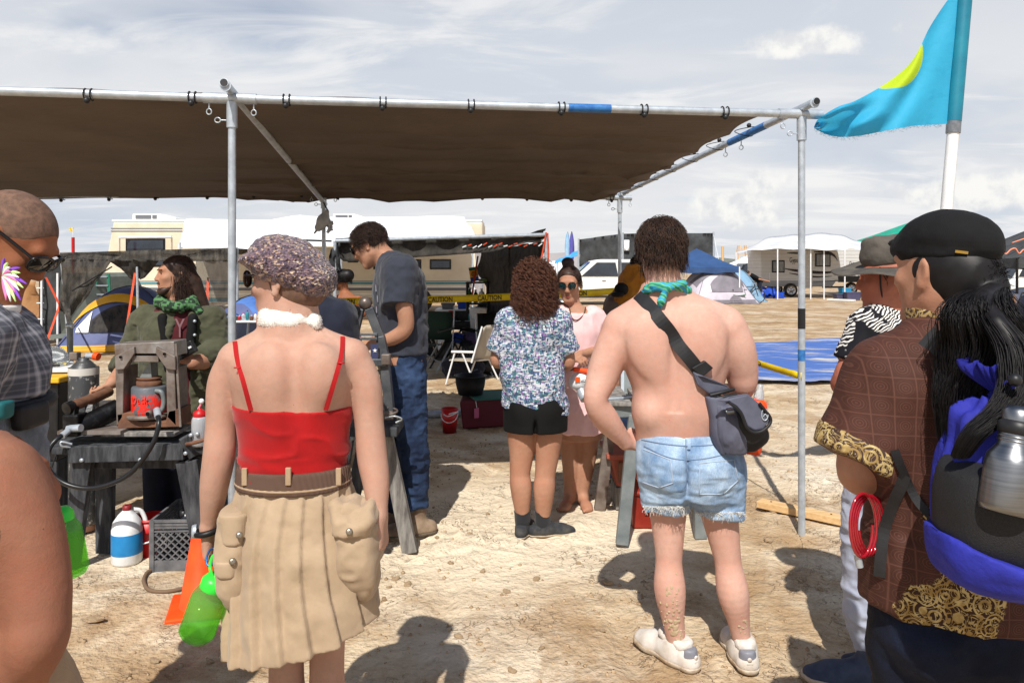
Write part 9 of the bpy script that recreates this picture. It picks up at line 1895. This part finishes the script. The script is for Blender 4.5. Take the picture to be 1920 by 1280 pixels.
dcam = thing('baseball_hat', 'dark peaked hat held up beside the ochre shawl', 'hat', b.J(1162, 545, -.1)); soft('crown', [b.E((1165, 542, -.15), (13, .06, 12), .02)], M_black_cloth, dcam, h=.008); soft('peak', [b.E((1158, 552, -.2), (12, .07, 5), .02)], M_black_cloth, dcam, h=.008)
b = Body('person in navy jacket mostly hidden behind the woman in red', 3.7, 585, h=.009)
torso = b.L([(760, 585, 0, 66, .14), (680, 585, 0, 66, .14), (620, 585, 0, 62, .13), (580, 582, 0, 44, .10), (560, 578, 0, 24, .07)], .04); H = Head(b.J(566, 515, .0), 20, 10, 0, .9)
body = [torso] + b.limb([(530, 610, 0, 26), (515, 690, 0, 22), (520, 750, .1, 16)]) + b.limb([(632, 610, 0, 26), (645, 680, .02, 22), (650, 735, .15, 17)]) + H.prims() + [cone(H.p(0, -.03, -.05), .055, b.J(576, 575, 0), .06, .05)] + b.limb([(560, 780, 0, 38), (558, 1040, 0, 20)], .04) + b.limb([(612, 780, 0, 38), (616, 1040, 0, 20)], .04)
b.soft('body', body, M_skin_tan); b.soft('navy_jacket', [torso, cone(b.J(530, 605, 0), b.r(32), b.J(514, 695, 0), b.r(28), .05, flat=True), cone(b.J(630, 600, 0), b.r(32), b.J(648, 690, .02), b.r(28), .05, flat=True), b.C((600, 572, 0), 22, (628, 600, 0), 29, .05), b.C((560, 572, 0), 22, (532, 600, 0), 29, .05)], M_navy_cloth, inf=.012, disp=folds(.010, 9, 9, 6, 75)); b.soft('dark_jeans', [b.L([(830, 586, 0, 66, .14), (740, 586, 0, 65, .14)], .03), b.C((560, 830, 0), 40, (557, 1080, 0), 28, .04), b.C((612, 830, 0), 40, (617, 1080, 0), 28, .04)], M_denim_dark, cuts=[((0, 0, .04), (0, 0, -1))])
strands('hair', rnd_hair(H, 900, -.45, .04, .003, 1, 5, .008, 1.9, lambda P: P[:, 1] < .05, seed=33), .003, M_hair_dark, b.root)
for x in (557, 617): shoe(b, b.J(x, 1075, 0), (.1, 1, 0), M_shoe_dark, M_sole_dark, .28)
b = Body('woman with black hair bun and red print dress, hands on hips', 9.2, 652, h=.011)
torso = b.L([(640, 652, 0, 21, .12), (610, 652, 0, 17, .10), (580, 652, 0, 19, .11), (558, 650, 0, 20, .09), (548, 648, 0, 10, .06)], .04); H = Head(b.J(640, 525, 0), 75, 5)
body = [torso] + b.limb([(672, 562, 0, 8), (684, 583, 0, 6.5), (668, 598, -.08, 5)]) + b.limb([(634, 562, 0, 8), (626, 583, 0, 6.5), (638, 598, -.08, 5)]) + H.prims(False) + [cone(H.p(0, -.03, -.05), .045, b.J(648, 553, 0), .05, .04)] + b.limb([(646, 640, 0, 12), (646, 735, 0, 6)], .03) + b.limb([(660, 640, 0, 12), (661, 735, 0, 6)], .03)
b.soft('body', body, M_skin_brown); t = NT('red_white_print'); M_redprint = t.fin(t.ramp(t.sep(t.vor(22, 'Color'))[0], [(0, S(196, 30, 44)), (.4, S(228, 210, 200)), (.6, S(150, 30, 60)), (.8, S(226, 120, 60))], True), .8)
b.soft('print_dress', [b.L([(690, 653, 0, 30, .18), (640, 652, 0, 23, .13), (610, 652, 0, 18, .105), (580, 652, 0, 20, .115), (562, 651, 0, 20, .09)], .03)], M_redprint, inf=.012, disp=folds(.012, 12, 12, 4, 77))
hb = field_mesh([H.e((0, -.03, .04), (.09, .108, .09), .02), H.e((0, -.10, .05), (.075, .07, .075), .03)], .01, cuts=[(H.p(0, .05, .03), H.M @ A(0, 1, -.5))]); strands('hair', rnd_hair(H, 600, -.3, .05, .008, 2, 6, .012, 1.9, lambda P: P[:, 1] < .03, seed=35), .004, M_hair_black, b.root, more=hb); glasses(H, b.root, 'wrap')
for x in (646, 661): shoe(b, b.J(x, 735, 0), (-1, 0, 0), M_shoe_brown, M_sole_dark, .25)
def far_person(label, px, d, hgt, m_top, m_low, bend=0.0, m_skin=None, face=1):
    o = thing('person', label, 'person', G(px, d), 'figures near the trailer'); g0 = G(px, d); k = hgt / 1.75; P = lambda x, y, z: g0 + A(x, y, z) * k; cb_, sb_ = math.cos(bend), math.sin(bend)
    T = lambda x, y, z: P(x + face * (z - .95) * sb_ * 1.0, y, .95 + (z - .95) * cb_)
    hp = Head(T(0, 0, 1.62), -90 * face, math.degrees(bend)); pr_ = hp.prims() + [cone(T(0, 0, 1.5), .055 * k, T(0, 0, 1.4), .06 * k, .05), cone(T(0, 0, 1.38), .11 * k, T(0, 0, .95), .13 * k, .08)]
    arms = []
    for s2 in (-1, 1): arms += [cone(T(0, s2 * .19, 1.38), .055 * k, T(.05, s2 * .24, 1.1), .045 * k, .04), cone(T(.05, s2 * .24, 1.1), .042 * k, T(.18 + .2 * bend, s2 * .2, .90), .03 * k, .03)]
    legs = []
    for s2 in (-1, 1): legs += [cone(P(0, s2 * .09, .92), .085 * k, P(.02, s2 * .1, .5), .06 * k, .05), cone(P(.02, s2 * .1, .5), .06 * k, P(-.01, s2 * .1, .08), .045 * k, .03), cone(P(-.02, s2 * .1, .04), .04 * k, P(.14 * face, s2 * .1, .03), .035 * k, .03)]
    soft('body', pr_ + arms + legs, m_skin or M_skin_tan, o, h=.018); soft('top', [cone(T(0, 0, 1.40), .125 * k, T(0, 0, .92), .145 * k, .08)] + [cone(T(0, s2 * .19, 1.38), .075 * k, T(.04, s2 * .235, 1.15), .07 * k, .05, flat=True) for s2 in (-1, 1)], m_top, o, h=.018, inf=.008); soft('trousers', [l for i, l in enumerate(legs) if i % 3 < 2], m_low, o, h=.018, inf=.015); soft('hair', [hp.e((0, -.03, .045), (.085, .103, .09), .02)], M_hair_dark, o, h=.014, cuts=[(hp.p(0, .05, .03), hp.M @ A(0, 1, -.5))])
far_person('person in black and yellow top bending beside the trailer', 1424, 36.5, 1.72, M_black_shorts, M_navy_cloth, 1.0, None, -1); far_person('person in red top standing far behind blue canopy', 1357, 58, 1.75, M_red_jersey, M_denim_mid)
